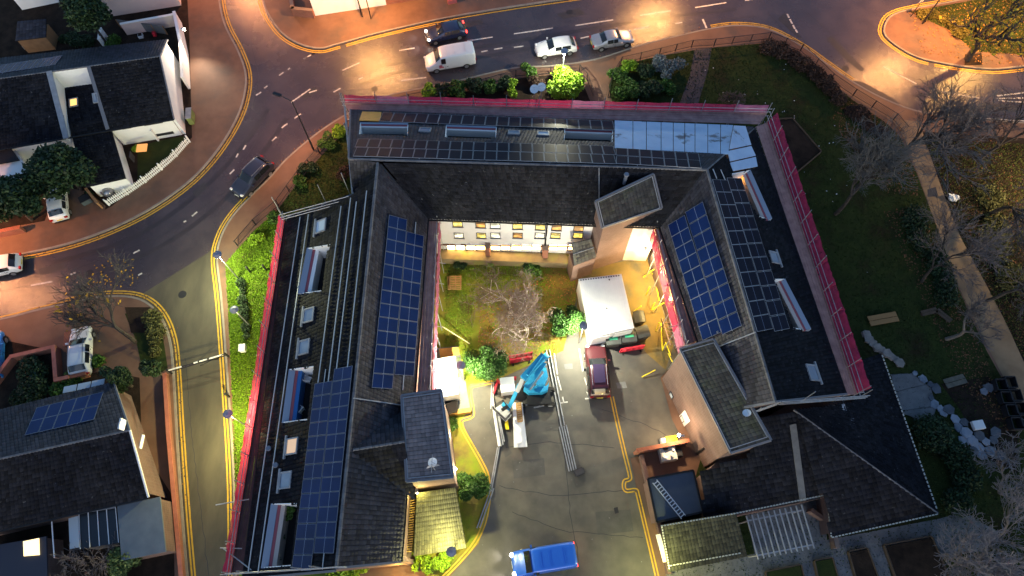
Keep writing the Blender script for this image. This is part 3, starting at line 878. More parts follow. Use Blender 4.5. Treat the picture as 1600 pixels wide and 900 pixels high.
# ---- terraces sunk into the slopes
def terrace(fc, q, out_mats, floor=UNDER, depth=1.15, lab=None, inner=GLASS):
    """q: outer0, outer1, inner1, inner0 in photo points"""
    o0, o1, i1, i0 = (fc.at(x, y, .0) for x, y in q)
    zf = min(o0.z, o1.z) - depth
    g = MB()
    fl = lambda p: Vector((p.x, p.y, zf))
    g.add([fl(o0), fl(o1), fl(i1), fl(i0)], [(0, 1, 2, 3)])
    o = g.build('terrace', floor, blk)
    if lab: o['label'] = lab
    # inner wall with glazed doors
    g = MB(); g.add([fl(i0), fl(i1), i1, i0], [(0, 1, 2, 3)]); g.build('back_wall', inner, o)
    for a, b in ((o0, i0), (o1, i1)):
        g = MB(); dn = (o1 - o0).normalized() * (.06 if a is o0 else -.06)
        g.add([fl(a), fl(b), b + Vector((0, 0, .05)), a + Vector((0, 0, .05)), fl(a) + dn, fl(b) + dn, b + dn + Vector((0, 0, .05)), a + dn + Vector((0, 0, .05))], BOXF)
        g.build('side_wall', RENDW, o)
    inw = ((i0 + i1) / 2 - (o0 + o1) / 2); inw.z = 0; inw.normalize()
    off = 0.0
    for k, (wd2, m, hh) in enumerate(out_mats):
        a0, a1 = o0 + inw * off, o1 + inw * off
        b0, b1 = o0 + inw * (off + wd2), o1 + inw * (off + wd2)
        zt = max(o0.z, o1.z) + hh
        g = MB()
        vs = [Vector((p.x, p.y, zf)) for p in (a0, a1, b1, b0)] + [Vector((p.x, p.y, zt)) for p in (a0, a1, b1, b0)]
        g.add(vs, BOXF)
        g.build(('coping', 'trim_strip', 'parapet')[k], m, o)
        off += wd2 + .003
    return o
COPE = mat('blue_grey_coping', (.24, .28, .36), .5)
PINKT = mat('red_trim', (.3, .08, .1), .6)
CREAM = mat('cream_render', (.5, .42, .38), .8)
BLUET = mat('blue_strip', (.03, .13, .36), .5)  # even blue for the inner strip of one west terrace
for q, m3 in zip(W_terr, (RENDW, BLUET, CREAM)):
    q2 = [q[0], q[3], q[2], q[1]]
    terrace(WF, q2, [(.5, COPE, .1), (.22, PINKT, .06), (.3, m3, .04)])
for q in N_terr:
    terrace(NF, q, [(.18, COPE, .1), (.14, PINKT, .06), (.15, RENDW, .0)], depth=.9)
for q in E_terr:
    q2 = [q[1], q[2], q[3], q[0]]
    terrace(EF, q2, [(.4, COPE, .1), (.16, PINKT, .06), (.3, CREAM, .04)], depth=1.2)
# ---- towers
def tower(px4, zs, base_m, tile_m, name, lab, eave=0, trim=True, ov=.12, row_dir=0):
    """px4/zs: roof corners in order; eave edge = first two"""
    C4 = [W(x, y, z) for (x, y), z in zip(px4, zs)]
    cen = sum(C4, Vector()) / 4
    g = MB()
    ins = [p + (cen - p).normalized() * .22 for p in C4]
    vs = [Vector((p.x, p.y, 0)) for p in ins] + [Vector((p.x, p.y, p.z - .12)) for p in ins]
    A = sum((ins[i].x * ins[(i + 1) % 4].y - ins[(i + 1) % 4].x * ins[i].y) for i in range(4))
    fs = [(i, (i + 1) % 4, (i + 1) % 4 + 4, i + 4) if A > 0 else ((i + 1) % 4, i, i + 4, (i + 1) % 4 + 4) for i in range(4)] + [(4, 5, 6, 7)]
    t = g.add(vs, fs).build(name, base_m, blk)
    t['label'] = lab
    fc = Facet(*C4)
    MB().slab(C4, .14).build('roof_deck', UNDER, t)
    tiles(t, fc, tile_m, under=False, tw=.3, th=.34)
    g = MB()
    for i in range(4):
        a, b = C4[i], C4[(i + 1) % 4]
        a2, b2 = a + (cen - a) * .07, b + (cen - b) * .07
        g.beam(a2 + fc.n * .1, b2 + fc.n * .1, .06, .03, up=fc.n)
    g.build('verge_trim', LEAD, t)
    g = MB()
    for i in range(4):
        a, b = C4[i], C4[(i + 1) % 4]
        g.beam(a, b, .14, .2)
    g.build('fascia', VERGE, t)
    return t, fc
tw_m, fm = tower([(940, 356), (1034, 325), (1021, 272), (930, 315)], (8.4, 8.4, 10.2, 10.2), BRICK, TILEM, 'stair_tower', 'brick stair tower with mossy roof against the white wall')
tw_r, fr = tower([(1062, 545), (1142, 708), (1205, 688), (1115, 530)], (7.5, 7.5, 8.8, 8.8), BRICK, TILEM, 'stair_tower', 'long brick stair tower beside the single-storey roof')
tw_l, fl_ = tower([(708, 746), (690, 609), (627, 618), (635, 753)], (8.0, 8.0, 8.6, 8.6), BRICK, TILEG, 'stair_tower', 'brick stair tower carrying an aerial')
# little pent roof beside the middle tower
pt = [W(893, 381, 5.2), W(924, 374, 5.4), W(932, 401, 3.7), W(897, 415, 3.5)]
g = MB(); g.prism([(p.x * .99 + .0, p.y) for p in pt], 0, 3.4); ann = g.build('porch_wall', BRICK, blk)
MB().slab(pt, .12).build('roof_deck', UNDER, ann)
fp = Facet(pt[3], pt[2], pt[1], pt[0])
tiles(ann, fp, TILEM, under=False)
strip_on(ann, (pt[0] + pt[3]) / 2 + Vector((0, 0, .12)), (pt[1] + pt[2]) / 2 + Vector((0, 0, .12)), .07, .05, LEAD, 'lead_strip')
# annex wall under the middle tower's left foot
q = [W(898, 426, .1), W(930, 420, .1)]
# cross gable between the west ridge and the left tower
A_, B_ = W(551, 703, 10.35), W(632, 690, 9.4)
D_, C_ = W(650, 780, 6.6), W(627, 640, 7.6)
sfc = Facet(A_ + (D_ - B_), D_, B_, A_)
nfc = Facet(C_, A_ + (C_ - B_), A_, B_)
tiles(blk, sfc, TILED, incl=[(548, 703), (634, 689), (655, 784)], name='cross_roof')
tiles(blk, nfc, TILE, incl=[(548, 703), (634, 691), (629, 636)], name='cross_roof')
ridge_line(blk, A_, B_, w=.2)
strip_on(blk, W(556, 708, 10.1), W(648, 779, 6.7), .18, .05, DARKST, 'valley_gutter')
strip_on(blk, W(556, 698, 10.1), W(628, 646, 7.6), .18, .05, DARKST, 'valley_gutter')
strip_on(blk, WI.at(552, 622, .12), WI.at(628, 633, .12), .08, .05, LEAD, 'lead_strip')
strip_on(blk, EI.at(1124, 541, .12), EI.at(1181, 519, .12), .08, .05, LEAD, 'lead_strip')
strip_on(blk, W(936, 262, 10.55), NI.at(936, 316, .12), .05, .04, LEAD, 'lead_strip')
# lean-to with ribbed tiles below the left tower
LT = [W(651, 771, 4.0), W(712, 762, 4.0), W(729, 856, 2.7), W(646, 869, 2.7)]
g = MB(); g.prism([(p.x, p.y) for p in (LT[0], LT[3] + Vector((.1, .3, 0)), LT[2] + Vector((-.3, .3, 0)), LT[1] + Vector((-.3, 0, 0)))], 0, 2.55)
lean = g.build('porch_wall', BRICK, blk)
MB().slab(LT, .12).build('roof_deck', UNDER, lean)
fl2 = Facet(LT[3], LT[2], LT[1], LT[0])
tiles(lean, fl2, mat('ribbed_tile', (.07, .068, .03), .6, (.105, .1, .045), .8, 6, island=.3), under=False, tw=.2, th=.34)
for i in range(22):                                   # louvre slats next to the lean-to
    t = i / 21
    a = W(632 - t * 4, 785 + t * 78, 2.9 - t * .2); b = W(649 - t * 5, 781 + t * 80, 2.9 - t * .2)
    MB().beam(a, b, .09, .04).build('slat', mat('slat_timber', (.5, .33, .1), .7) if i == 0 else bpy.data.materials['slat_timber'], lean)
# flue, aerials, dish
def flue(p, h, r, m=ALU, name='flue_pipe', parent=blk):
    g = MB(); p = Vector(p); g.tube(p, p + Vector((0, 0, h)), r, 10); g.tube(p + Vector((0, 0, h)), p + Vector((0, 0, h + .12)), r * 1.6, 10, r * 1.3)
    return g.build(name, m, parent)
flue(NI.at(975, 287), 1.3, .14); flue(WF.at(422, 702), .35, .13); flue(WF.at(433, 728), .35, .13)
flue(EI.at(1120, 520), .2, .05)
def dish(p, n, r=.38, parent=blk):
    n = Vector(n).normalized(); p = Vector(p)
    u = n.cross(Vector((0, 0, 1))).normalized(); v = n.cross(u)
    g = MB(); vs = [p]
    for j in (.55, 1):
        for i in range(14):
            a = 2 * pi * i / 14
            vs.append(p + (u * cos(a) + v * sin(a)) * r * j + n * (.14 * r * j * j * 2))
    fs = [(0, 1 + i, 1 + (i + 1) % 14) for i in range(14)] + [(1 + i, 15 + i, 15 + (i + 1) % 14, 1 + (i + 1) % 14) for i in range(14)]
    g.add(vs, fs)
    o = g.build('satellite_dish', mat('dish_white', (.7, .72, .75), .4) if 'dish_white' not in bpy.data.materials else bpy.data.materials['dish_white'], parent, smooth=True)
    MB().tube(p - n * .05, p - n * .3 + Vector((0, 0, -.4)), .03, 6).build('bracket', STEEL, o)
    MB().tube(p + n * .05 - v * r * .5, p + n * .55, .015, 5).build('feed_arm', STEEL, o)
    return o
dish(fr.at(1167, 646, .55), (-.3, .3, .9), .3, tw_r)
dish(fl_.at(675, 722, .6), (.4, -.3, .7), .34, tw_l)
mp = fl_.at(680, 735, .05)
g = MB(); g.tube(mp, mp + Vector((0, 0, 2.4)), .03, 6)
for k in range(5):
    c = mp + Vector((0, 0, 1.5 + k * .2)); g.tube(c - Vector((.45 - k * .05, .1, 0)), c + Vector((.45 - k * .05, .1, 0)), .012, 4)
g.tube(mp + Vector((0, -.5, 2.2)), mp + Vector((0, .7, 2.2)), .018, 4)
g.build('aerial', STEEL, tw_l)
# wall windows and door of the right tower
rn = (W(1142, 708, 7.5) - W(1062, 545, 7.5)); rn.z = 0; rd = rn.normalized(); rnn = Vector((rd.y, -rd.x, 0))
if rnn.x > 0: rnn = -rnn
cen_r = sum((W(x, y, 7.5) for x, y in ((1062, 545), (1142, 708), (1205, 688), (1115, 530))), Vector()) / 4
pr = W(1062, 545, 7.5) + (cen_r - W(1062, 545, 7.5)).normalized() * .22
pr.z = 0
def on_r(px, py): return on_wall(px, py, pr, rnn)
for x, y in ((1066, 655), (1049, 618)):
    c = on_r(x, y); window(c, rd, rnn, .5, .9, LITY if x == 1066 else COLDGL, transom=False)
c = on_r(1056, 668); MB().box((c.x + rnn.x * .03, c.y + rnn.y * .03, 1.05), (.95, .06, 2.1), atan2(rd.y, rd.x)).build('door', WPVC, blk)
a, b = on_r(1075, 718), on_r(1101, 700)
MB().beam(a + rnn * .06, b + rnn * .06, .1, .12).build('downpipe', BLACKP, blk)

# ================================================================ SOLAR ARRAYS
def solar(label, fc, corners, nu, nv, skip=(), split=True, off=.16, cell=None):
    """corners: photo points for (u0v0, u1v0, u1v1, u0v1)"""
    A, B, C, D = (fc.at(x, y, off) for x, y in corners)
    base = (A + B + C + D) / 4
    t = thing('solar_array', label, 'solar panels', base - fc.n * .1, 0, 'solar arrays on the block')
    du = ((B - A) / nu + (C - D) / nu) / 2; dv = ((D - A) / nv + (C - B) / nv) / 2
    k = .965
    hu, hv, n = du * k / 2, dv * k / 2, fc.n
    fw = .03
    fu, fv = hu.normalized() * fw, hv.normalized() * fw
    g = MB()
    g.add([-hu - hv, hu - hv, hu + hv, -hu + hv, -hu - hv - n * .04, hu - hv - n * .04, hu + hv - n * .04, -hu + hv - n * .04],
          [(0, 4, 5, 1), (1, 5, 6, 2), (2, 6, 7, 3), (3, 7, 4, 0), (7, 6, 5, 4)], 0)
    ia, ib, ic, id_ = -hu - hv + fu + fv, hu - hv - fu + fv, hu + hv - fu - fv, -hu + hv + fu - fv
    g.add([-hu - hv, hu - hv, hu + hv, -hu + hv, ia, ib, ic, id_], [(0, 1, 5, 4), (1, 2, 6, 5), (2, 3, 7, 6), (3, 0, 4, 7)], 0)
    if split:
        m = hu.normalized() * .014
        g.add([ia, -hv - m + fv, hv - m - fv, id_], [(0, 1, 2, 3)], 1)
        g.add([-hv + m + fv, ib, ic, hv + m - fv], [(0, 1, 2, 3)], 1)
        g.add([-hv - m + fv, -hv + m + fv, hv + m - fv, hv - m - fv], [(0, 1, 2, 3)], 2)
    else:
        g.add([ia, ib, ic, id_], [(0, 1, 2, 3)], 1)
    me = bpy.data.meshes.new('solar_panel')
    nrm_fix = g.f
    me.from_pydata([tuple(p) for p in g.v], [], nrm_fix)
    for m_ in (LEAD if cell else ALU, cell or CELL, mat('panel_midline', (.22, .27, .4), .4) if 'panel_midline' not in bpy.data.materials else bpy.data.materials['panel_midline']):
        me.materials.append(m_)
    me.polygons.foreach_set('material_index', g.m)
    me.update()
    inv = MW[t].inverted()
    for i in range(nu):
        for j in range(nv):
            if (i, j) in skip: continue
            u, v = (i + .5) / nu, (j + .5) / nv
            c = (A * (1 - u) + B * u) * (1 - v) + (D * (1 - u) + C * u) * v
            c = c + n * R.gauss(0, .006)
            link('solar_panel', me, t, inv @ c)
    g = MB()
    for j in range(nv * 0 + 2):
        f = .25 + .5 * j
        g.beam((A * (1 - f) + B * f) - n * .07, (D * (1 - f) + C * f) - n * .07, .05, .05, up=n)
    for i in range(nu if nu <= 4 else 0):
        f = (i + .5) / nu
    g.build('mounting_rail', RAIL, t)
    return t
# west inner slope: two columns, the right one shorter at both ends
solar('double column of blue solar panels on the west wing slope facing the courtyard', WI, [(608, 335), (664, 350), (646, 610), (580, 606)], 2, 13, skip={(1, 0), (1, 12)})
solar('double column of blue solar panels low on the west wing slope facing the road', WF, [(494, 578), (551, 572), (519, 889), (455, 893)], 2, 14, skip={(0, 0), (1, 13)})
solar('double row of dark solar panels below the north ridge', NF, [(553, 244), (962, 256), (960, 228), (558, 216)], 22, 2, split=False, cell=CELLK)
solar('shorter double row of dark solar panels under the pale membrane', NF, [(963, 256), (1096, 262), (1092, 240), (962, 230)], 7, 2, split=False, cell=CELLK)
solar('single row of dark solar panels along the north eave', NF, [(594, 190), (958, 203), (960, 189), (596, 175)], 20, 1, split=False, cell=CELLK)
solar('double column of bright blue solar panels on the east wing slope facing the courtyard', EI, [(1043, 354), (1098, 312), (1160, 512), (1097, 530)], 2, 9, skip={(0, 0)} if False else ())
solar('double column of dark solar panels high on the east wing slope facing the lawn', EF, [(1114, 282), (1158, 276), (1236, 516), (1182, 516)], 2, 11, cell=CELLK)
# bare mounting rails still waiting for panels
rg = thing('mounting_rails', 'bare pale mounting rails running along the west wing slope without panels', 'rails', WF.at(480, 500, 0))
for a, b in (((469, 339), (401, 800)), ((482, 335), (403, 896)), ((533, 322), (497, 598)), ((548, 309), (513, 596)), ((557, 315), (526, 576)), ((573, 298), (543, 574)), ((401, 800), (388, 893))):
    MB().beam(WF.at(*a, .14), WF.at(*b, .14), .06, .06, up=WF.n).build('rail', RAIL, rg)
rg = thing('mounting_rails', 'two short bare mounting rails beside the north-east hip', 'rails', EF.at(1120, 272, 0))
for a, b in (((1114, 264), (1120, 279)), ((1126, 265), (1133, 281))):
    MB().beam(EF.at(*a, .14), EF.at(*b, .14), .06, .06, up=EF.n).build('rail', RAIL, rg)
LAMPREFL = mat('amber_lamp_reflection', (.8, .36, .05), .4, (.65, .27, .04), 1.0)  # amber colour stands in for the street lamp reflected in a panel
o = MB().slab([NF.at(561, 188, .15), NF.at(594, 189, .15), NF.at(596, 175, .15), NF.at(566, 174, .15)], .05).build('amber_reflection_panel', LAMPREFL)
props(o, 'glossy panel coloured amber for a street-lamp reflection at the end of the north eave panel row', 'amber_reflection_panel')
# ================================================================ SCAFFOLDING
def scaffold(label, inn, out, z, bays, net_hi, net_lo, net_m, board_m, top_ext=.7, ground=.1, name='scaffold', lean_out=.45):
    a0, a1 = W(*inn[0], z), W(*inn[1], z)
    b0, b1 = W(*out[0], z), W(*out[1], z)
    t = thing(name, label, 'scaffold', ((a0 + b1) / 2).to_2d().to_3d() + Vector((0, 0, ground)))
    d = (b1 - b0).normalized(); nrm = ((b0 + b1) / 2 - (a0 + a1) / 2); nrm.z = 0; nrm.normalize()
    for k in range(bays):
        f0, f1 = k / bays, (k + 1) / bays
        for j in range(4):
            w0, w1 = (j + .04) / 4, (j + .96) / 4
            q = [a0.lerp(a1, f).lerp(b0.lerp(b1, f), w) for f, w in ((f0, w0), (f1, w0), (f1, w1), (f0, w1))]
            dz = R.uniform(-.015, .02)
            MB().slab([p + Vector((0, 0, dz)) for p in q], .04).build('scaffold_board', board_m, t)
        # netting: a sagging sheet, one per bay
        if net_hi or net_lo:
            g = MB(); nx, nz = 8, 4; vs = []
            for i in range(nx + 1):
                for j in range(nz + 1):
                    f = f0 + (f1 - f0) * i / nx
                    h = -net_lo + (net_hi + net_lo) * j / nz
                    p = b0.lerp(b1, f) + nrm * (.06 + R.uniform(-.04, .05) + max(h, 0) * lean_out)
                    sag = -.10 * sin(pi * i / nx) * (j / nz)
                    vs.append(p + Vector((0, 0, h + sag)))
            fs = [(i * (nz + 1) + j, (i + 1) * (nz + 1) + j, (i + 1) * (nz + 1) + j + 1, i * (nz + 1) + j + 1) for i in range(nx) for j in range(nz)]
            o = g.add(vs, fs).build('netting', net_m[k % len(net_m)], t, smooth=True)
            md = o.modifiers.new('thick', 'SOLIDIFY'); md.thickness = .012
    for k in range(bays + 1):
        f = k / bays
        p = b0.lerp(b1, f) + nrm * .02
        ln = R.uniform(0, .5)
        lean = Vector((R.uniform(-.04, .04), R.uniform(-.04, .04), 0))
        MB().tube((p.x, p.y, ground), p + Vector((0, 0, net_hi + top_ext + ln)) + lean, .035, 6).build('standard', STEEL, t)
        q = a0.lerp(a1, f) + nrm * .05
        MB().tube((q.x, q.y, ground), q, .035, 6).build('standard', STEEL, t)
        MB().tube(q - nrm * .1 - Vector((0, 0, .1)), p + nrm * R.uniform(.2, .9) - Vector((0, 0, .1)), .03, 6).build('transom', STEEL, t)
    for h in (net_hi, net_hi * .5, -.14, -2.2):
        MB().tube(b0 + nrm * -.03 + Vector((0, 0, h)) - d * .3, b1 + nrm * -.03 + Vector((0, 0, h)) + d * .3, .03, 6).build('ledger', STEEL, t)
    MB().beam(b0 + Vector((0, 0, .12)), b1 + Vector((0, 0, .12)), .04, .2).build('toe_board', board_m, t)
    return t
scaffold('scaffold with long red netting along the north eave beside the road', [(546, 175), (1186, 194)], [(539, 163), (1197, 179)], 4.9, 13, .85, .3, [NET, NETP, NET, NET, NET, NET, NET, NETP, NET, NET, NET], BOARD)
scaffold('scaffold with red netting along the east wing above the dark lawn', [(1181, 198), (1321, 617)], [(1197, 192), (1337, 616)], 4.9, 12, 1.3, .3, [NET], BOARD)
scaffold('scaffold with red netting and dark boards along the west wing above the lane', [(457, 343), (381, 896)], [(446, 345), (363, 896)], 4.9, 14, 1.1, .2, [NET], BOARDD, lean_out=.2)
scaffold('narrow scaffold with faded netting on the west side of the courtyard', [(669, 345), (652, 612)], [(684, 347), (673, 616)], 6.3, 8, .5, 2.2, [NETP], BOARD, .5)
scaffold('narrow scaffold with red netting on the east side of the courtyard', [(1037, 356), (1090, 532)], [(1023, 356), (1070, 540)], 6.3, 6, .6, 2.0, [NET, NET, NETP], BOARD, .5)
def rails(label, runs, zs, name='guard_rail', posts=(), r=.035):
    a = W(*runs[0][0], zs[0])
    t = thing(name, label, 'guard rail', a)
    for run in runs:
        for dz in (0, .35, .75):
            MB().tube(W(*run[0], zs[0] + 0) + Vector((0, 0, dz)), W(*run[1], zs[1] + 0) + Vector((0, 0, dz)), r, 6).build('tube', STEEL, t)
    for x, y, z0_, z1_ in posts:
        p = W(x, y, z0_)
        MB().tube(p, p + Vector((0, 0, z1_ - z0_)), r, 6).build('post', STEEL, t)
    return t
rails('steel tube guard rail over the north verge of the west wing', [((440, 343), (556, 312))], (7.4, 8.4), posts=[(445, 342, 5.0, 8.6), (512, 322, 6, 9.4), (550, 312, 6.5, 10.6)])
rails('steel tube guard rail rising along the west verge of the north wing', [((540, 170), (553, 310))], (5.6, 8.2), posts=[(541, 176, 4.8, 7.6), (545, 215, 6.5, 8.6)])
rails('steel tube guard rail across the south verge of the west wing', [((358, 897), (542, 886))], (7.6, 10.7), posts=[(402, 895, 5, 9), (478, 889, 8.0, 11.4), (502, 887, 9, 12), (504, 887, 9.2, 12.1)])
rails('steel tube guard rail across the south verge of the east wing', [((1216, 632), (1352, 622))], (9.6, 6.2), posts=[(1250, 628, 8, 10.8), (1340, 622, 5, 7.4)])
rails('short steel tube guard rail beside the ridge end of the east wing', [((1176, 646), (1214, 632))], (8.4, 9.8), posts=[(1180, 644, 8, 9.4)])
def loose_tube(label, a, b, za, zb, name='scaffold_tube', m=STEEL, r=.04):
    o = MB().tube(W(*a, za), W(*b, zb), r, 8).build(name, m)
    return props(o, label, 'scaffold tube')
loose_tube('loose tube poking over the lane from the west scaffold, upper one', (337, 789), (389, 780), 5.3, 5.3)
loose_tube('loose tube poking over the lane from the west scaffold, lowest one', (344, 856), (378, 857), 5.2, 5.2)
loose_tube('slanting brace at the south end of the west scaffold', (349, 857), (396, 893), 5.3, 6.0)
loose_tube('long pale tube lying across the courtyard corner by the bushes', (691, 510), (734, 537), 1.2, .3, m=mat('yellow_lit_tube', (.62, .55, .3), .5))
# ================================================================ LAMPS
def light(name, loc, kind, e, c, rad=.12, size=150, blend=.6, parent=None, aim=None):
    l = bpy.data.lights.new(name, kind)
    l.energy = e; l.color = c
    l.shadow_soft_size = rad
    if kind == 'SPOT':
        l.spot_size = radians(size); l.spot_blend = blend
    o = bpy.data.objects.new(name, l)
    COL.objects.link(o)
    o.location = loc
    if parent is not None:
        o.parent = parent
        o.location = MW[parent].inverted() @ Vector(loc)
    if aim is not None:
        d = Vector(aim) - Vector(loc)
        o.rotation_euler = d.to_track_quat('-Z', 'Y').to_euler()
    return o
WARM = (1.0, .86, .5)
SODIUM = (1.0, .5, .2)
COOL = (1.0, .93, .78)
def disc_lamp(label, px, py, z, e, c=WARM, ground=.14, group='disc lamps on thin posts', post=STEEL):
    h = W(px, py, z)
    t = thing('lamp_post', label, 'lamp post', (h.x, h.y, ground), 0, group)
    MB().tube((h.x, h.y, ground), (h.x, h.y, z - .3), .06, 8, .045).build('post', post, t)
    g = MB(); g.tube((h.x, h.y, z), (h.x, h.y, z + .07), .36, 20); g.tube((h.x, h.y, z + .07), (h.x, h.y, z + .16), .3, 20, .12)
    hd = g.build('lamp_head', LAMPTOP, t)
    MB().tube((h.x, h.y, z - .3), (h.x, h.y, z - .1), .16, 12, .2).build('diffuser', BULB, hd)
    light('post_light', (h.x - .1, h.y - .28, z - .45), "POINT", e, c, .12, parent=t)
    return t
disc_lamp('disc lamp on a post at the lane corner by the bright grass', 340, 398, 5.0, 2200, (.95, .95, .5))
disc_lamp('disc lamp on a post beside the lane opposite the solar house', 356, 647, 5.0, 2300, (1.0, .88, .36))
disc_lamp('disc lamp between the white shed roof and the round bush', 720, 571, 4.4, 2300, (1.0, .95, .6))
disc_lamp('disc lamp against the long side of the white container', 912, 509, 4.4, 2300, (1.0, .97, .7))
disc_lamp('disc lamp over the two lime shrubs by the ribbed lean-to', 705, 862, 4.4, 800, (1.0, .93, .38))
disc_lamp('disc lamp over the lime bush beside the parked white car', 882, 80, 4.5, 1300, (1.0, .97, .7))
disc_lamp('unlit-looking disc lamp by the narrow hedge west of the scaffold', 366, 484, 4.0, 60, WARM)
def street_lamp(label, base, h, arm, e, c, group='tall street lamps', bulb=BULBO, px=True, aim=None):
    b = W(*base, .12) if px else Vector(base)
    t = thing('street_lamp', label, 'street lamp', b, 0, group)
    top = b + Vector((0, 0, h)); arm = Vector(arm)
    MB().tube(b, b + Vector((0, 0, 1.3)), .1, 10).tube(b + Vector((0, 0, 1.3)), top, .075, 10, .05).build('column', DARKST, t)
    MB().tube(top, top + arm + Vector((0, 0, .25)), .045, 8).build('arm', DARKST, t)
    e_ = top + arm + Vector((0, 0, .22))
    dn = arm.normalized()
    hd = MB().beam(e_ - dn * .1, e_ + dn * .65, .28, .16).build('lamp_head', DARKST, t)
    MB().beam(e_ + dn * .05 - Vector((0, 0, .1)), e_ + dn * .55 - Vector((0, 0, .1)), .2, .05).build('diffuser', bulb, hd)
    p = e_ + dn * .3 - Vector((0, 0, .2))
    light('street_light', p, 'SPOT', e, c, .22, 160, .5, t, aim or (p.x, p.y, 0))
    return t
street_lamp('tall dark street lamp arching over the road west of the block', (490, 234), 7.4, (-1.1, .5, 0), 2000, (1.0, .45, .2))
street_lamp('street lamp on the pavement in front of the bright white house', (566, 26), 7.5, (.5, -.9, 0), 6000, (1.0, .46, .14))
street_lamp('street lamp across the main road beyond the silver car', (1032, -50), 7.5, (.2, -1, 0), 7500, (1.0, .46, .14))
street_lamp('street lamp on the corner island with yellow leaves', (1441, 37), 7.5, (-.8, -.7, 0), 6500, (1.0, .43, .13))
street_lamp('street lamp at the mouth of the north side road', (345, -100), 7.5, (1, -.3, 0), 9000, (1.0, .36, .13))
street_lamp('street lamp by the far west pavement', (-60, 400), 6.5, (.5, -.8, 0), 4200, (1.0, .4, .16))
street_lamp('street lamp under the yellow-leaved tree on the island', (1560, 70), 6.5, (-.3, .8, 0), 4500, (1.0, .5, .12))
street_lamp('street lamp beside the tan footpath', (1640, 330), 6.5, (-.9, 0, 0), 3000, (1.0, .72, .35))
street_lamp('street lamp along the west pavement by the picket fence', (262, 300), 6.5, (.9, -.7, 0), 900, (1.0, .45, .25)) if False else None
def wall_lamp(label, px, py, z, e, c, off=(0.25, 0), bulb=BULB, r=.13, aim=None):
    p = W(px, py, z)
    t = thing('wall_lamp', label, 'wall lamp', p, 0, 'bulkhead lamps on the walls')
    MB().box((p.x - off[0] * .7, p.y - off[1] * .7, z), (.12 + abs(off[0]), .12 + abs(off[1]), .16)).build('bracket', STEEL, t)
    MB().sphere(p, r, 12, 8).build('bulb', bulb, t, smooth=True)
    light('wall_light', p + Vector((off[0], off[1], -.05)), 'SPOT' if aim else 'POINT', e, c, .12, 120, .8, t, aim)
    return t
wall_lamp('bright wall lamp on the left stair tower, nearer the white shed', 700, 678, 2.8, 220, (1, .8, .45))
wall_lamp('bright wall lamp on the left stair tower, above the dark bush', 711, 733, 2.8, 220, (1, .8, .45))
wall_lamp('small wall lamp at the top corner of the ribbed lean-to', 652, 770, 4.6, 110, (1, .85, .25), (.1, -.2), r=.07)
wall_lamp('upper of two bright lamps on the east courtyard scaffold', 1035, 425, 3.0, 750, (1, .68, .22), (-.3, 0))
wall_lamp('lower of two bright lamps on the east courtyard scaffold', 1047, 468, 3.0, 600, (1, .68, .22), (-.3, 0), r=.1)
wall_lamp('bright lamp over the door of the right stair tower', 1061, 680, 2.7, 320, (1, .7, .38), (-.3, .05))
wall_lamp('lamp in the corner behind the middle stair tower', 1012, 392, 2.8, 220, (1, .88, .55), (.15, -.2))
wall_lamp('bright lamp on the garden wall corner by the road', 288, 46, 2.6, 1400, (1, .78, .55), (.25, -.1), aim=W(287, 150, 2.2))
wall_lamp('amber lamp in the south passage below the west wing', 622, 905, 2.6, 260, (1, .6, .12), (0, .2), BULBO)
wall_lamp('lamp on the low roof corner by the yard exit', 1030, 908, 4.2, 700, (1, .95, .3), (.1, .3))
wall_lamp('orange lamp inside the north end of the east terrace', 1149, 277, 6.9, 55, (1, .42, .06), (.05, -.25), BULBO, r=.09)
# ================================================================ OTHER BUILDINGS
def prism_walls(parent, pts, z1, m, name='wall', z0=0.0):
    g = MB(); g.prism([(p[0], p[1]) for p in pts], z0, z1)
    return g.build(name, m, parent)
def face_wall(parent, a, b, za, zb, m, th=.25, name='wall', z0=0.0):
    """upright wall from a to b (plan), tops za/zb, thickness away from viewer side"""
    a, b = Vector((a[0], a[1], 0)), Vector((b[0], b[1], 0))
    d = (b - a).normalized(); n = Vector((-d.y, d.x, 0)) * th
    up = Vector((0, 0, 1))
    vs = [a + up * z0, b + up * z0, b + n + up * z0, a + n + up * z0, a + up * za, b + up * zb, b + n + up * zb, a + n + up * za]
    return MB().add(vs, BOXF).build(name, m, parent)
# ---- north-west white house
nw = thing('white_house', 'white rendered house with black tiled roofs and a bright gable by the picket fence', 'house', W(180, 160, 0))
ze, zr_ = 2.9, 5.0
ridge0, ridge1 = W(-60, 131, zr_), W(250, 88, zr_)
ef0, ef1 = W(-60, 244, ze), W(272, 186, ze)
eb0, eb1 = W(-60, 98, 3.2), W(262, 62, 3.2)
fF = Facet(ef0, ef1, ridge1, ridge0)
gap = [(79, 112), (138, 104), (168, 202), (106, 216)]
tiles(nw, fF, TILED, excl=[gap], tw=.3, th=.34)
fB = Facet(eb1, eb0, ridge0, ridge1)
tiles(nw, fB, TILE, tw=.3, th=.34)
ridge_line(nw, ridge0, ridge1, w=.2)
base_f1 = Vector((ef1.x, ef1.y, 0)); base_b1 = Vector((eb1.x, eb1.y, 0))
inx = Vector((-.12, 0, 0))
vs = [base_f1 + inx + Vector((0, .3, 0)), base_b1 + inx - Vector((0, .3, 0)), eb1 + inx - Vector((0, .3, 0)), ridge1 + inx - Vector((0, 0, .1)), ef1 + inx + Vector((0, .3, 0))]
vs += [p + Vector((-.3, 0, 0)) for p in vs]
MB().add(vs, [(0, 1, 2, 3, 4), (9, 8, 7, 6, 5)] + [((i + 1) % 5, i, i + 5, (i + 1) % 5 + 5) for i in range(5)]).build('gable_wall', RENDW, nw)
fd = (ef1 - ef0).normalized(); fn = Vector((fd.y, -fd.x, 0))
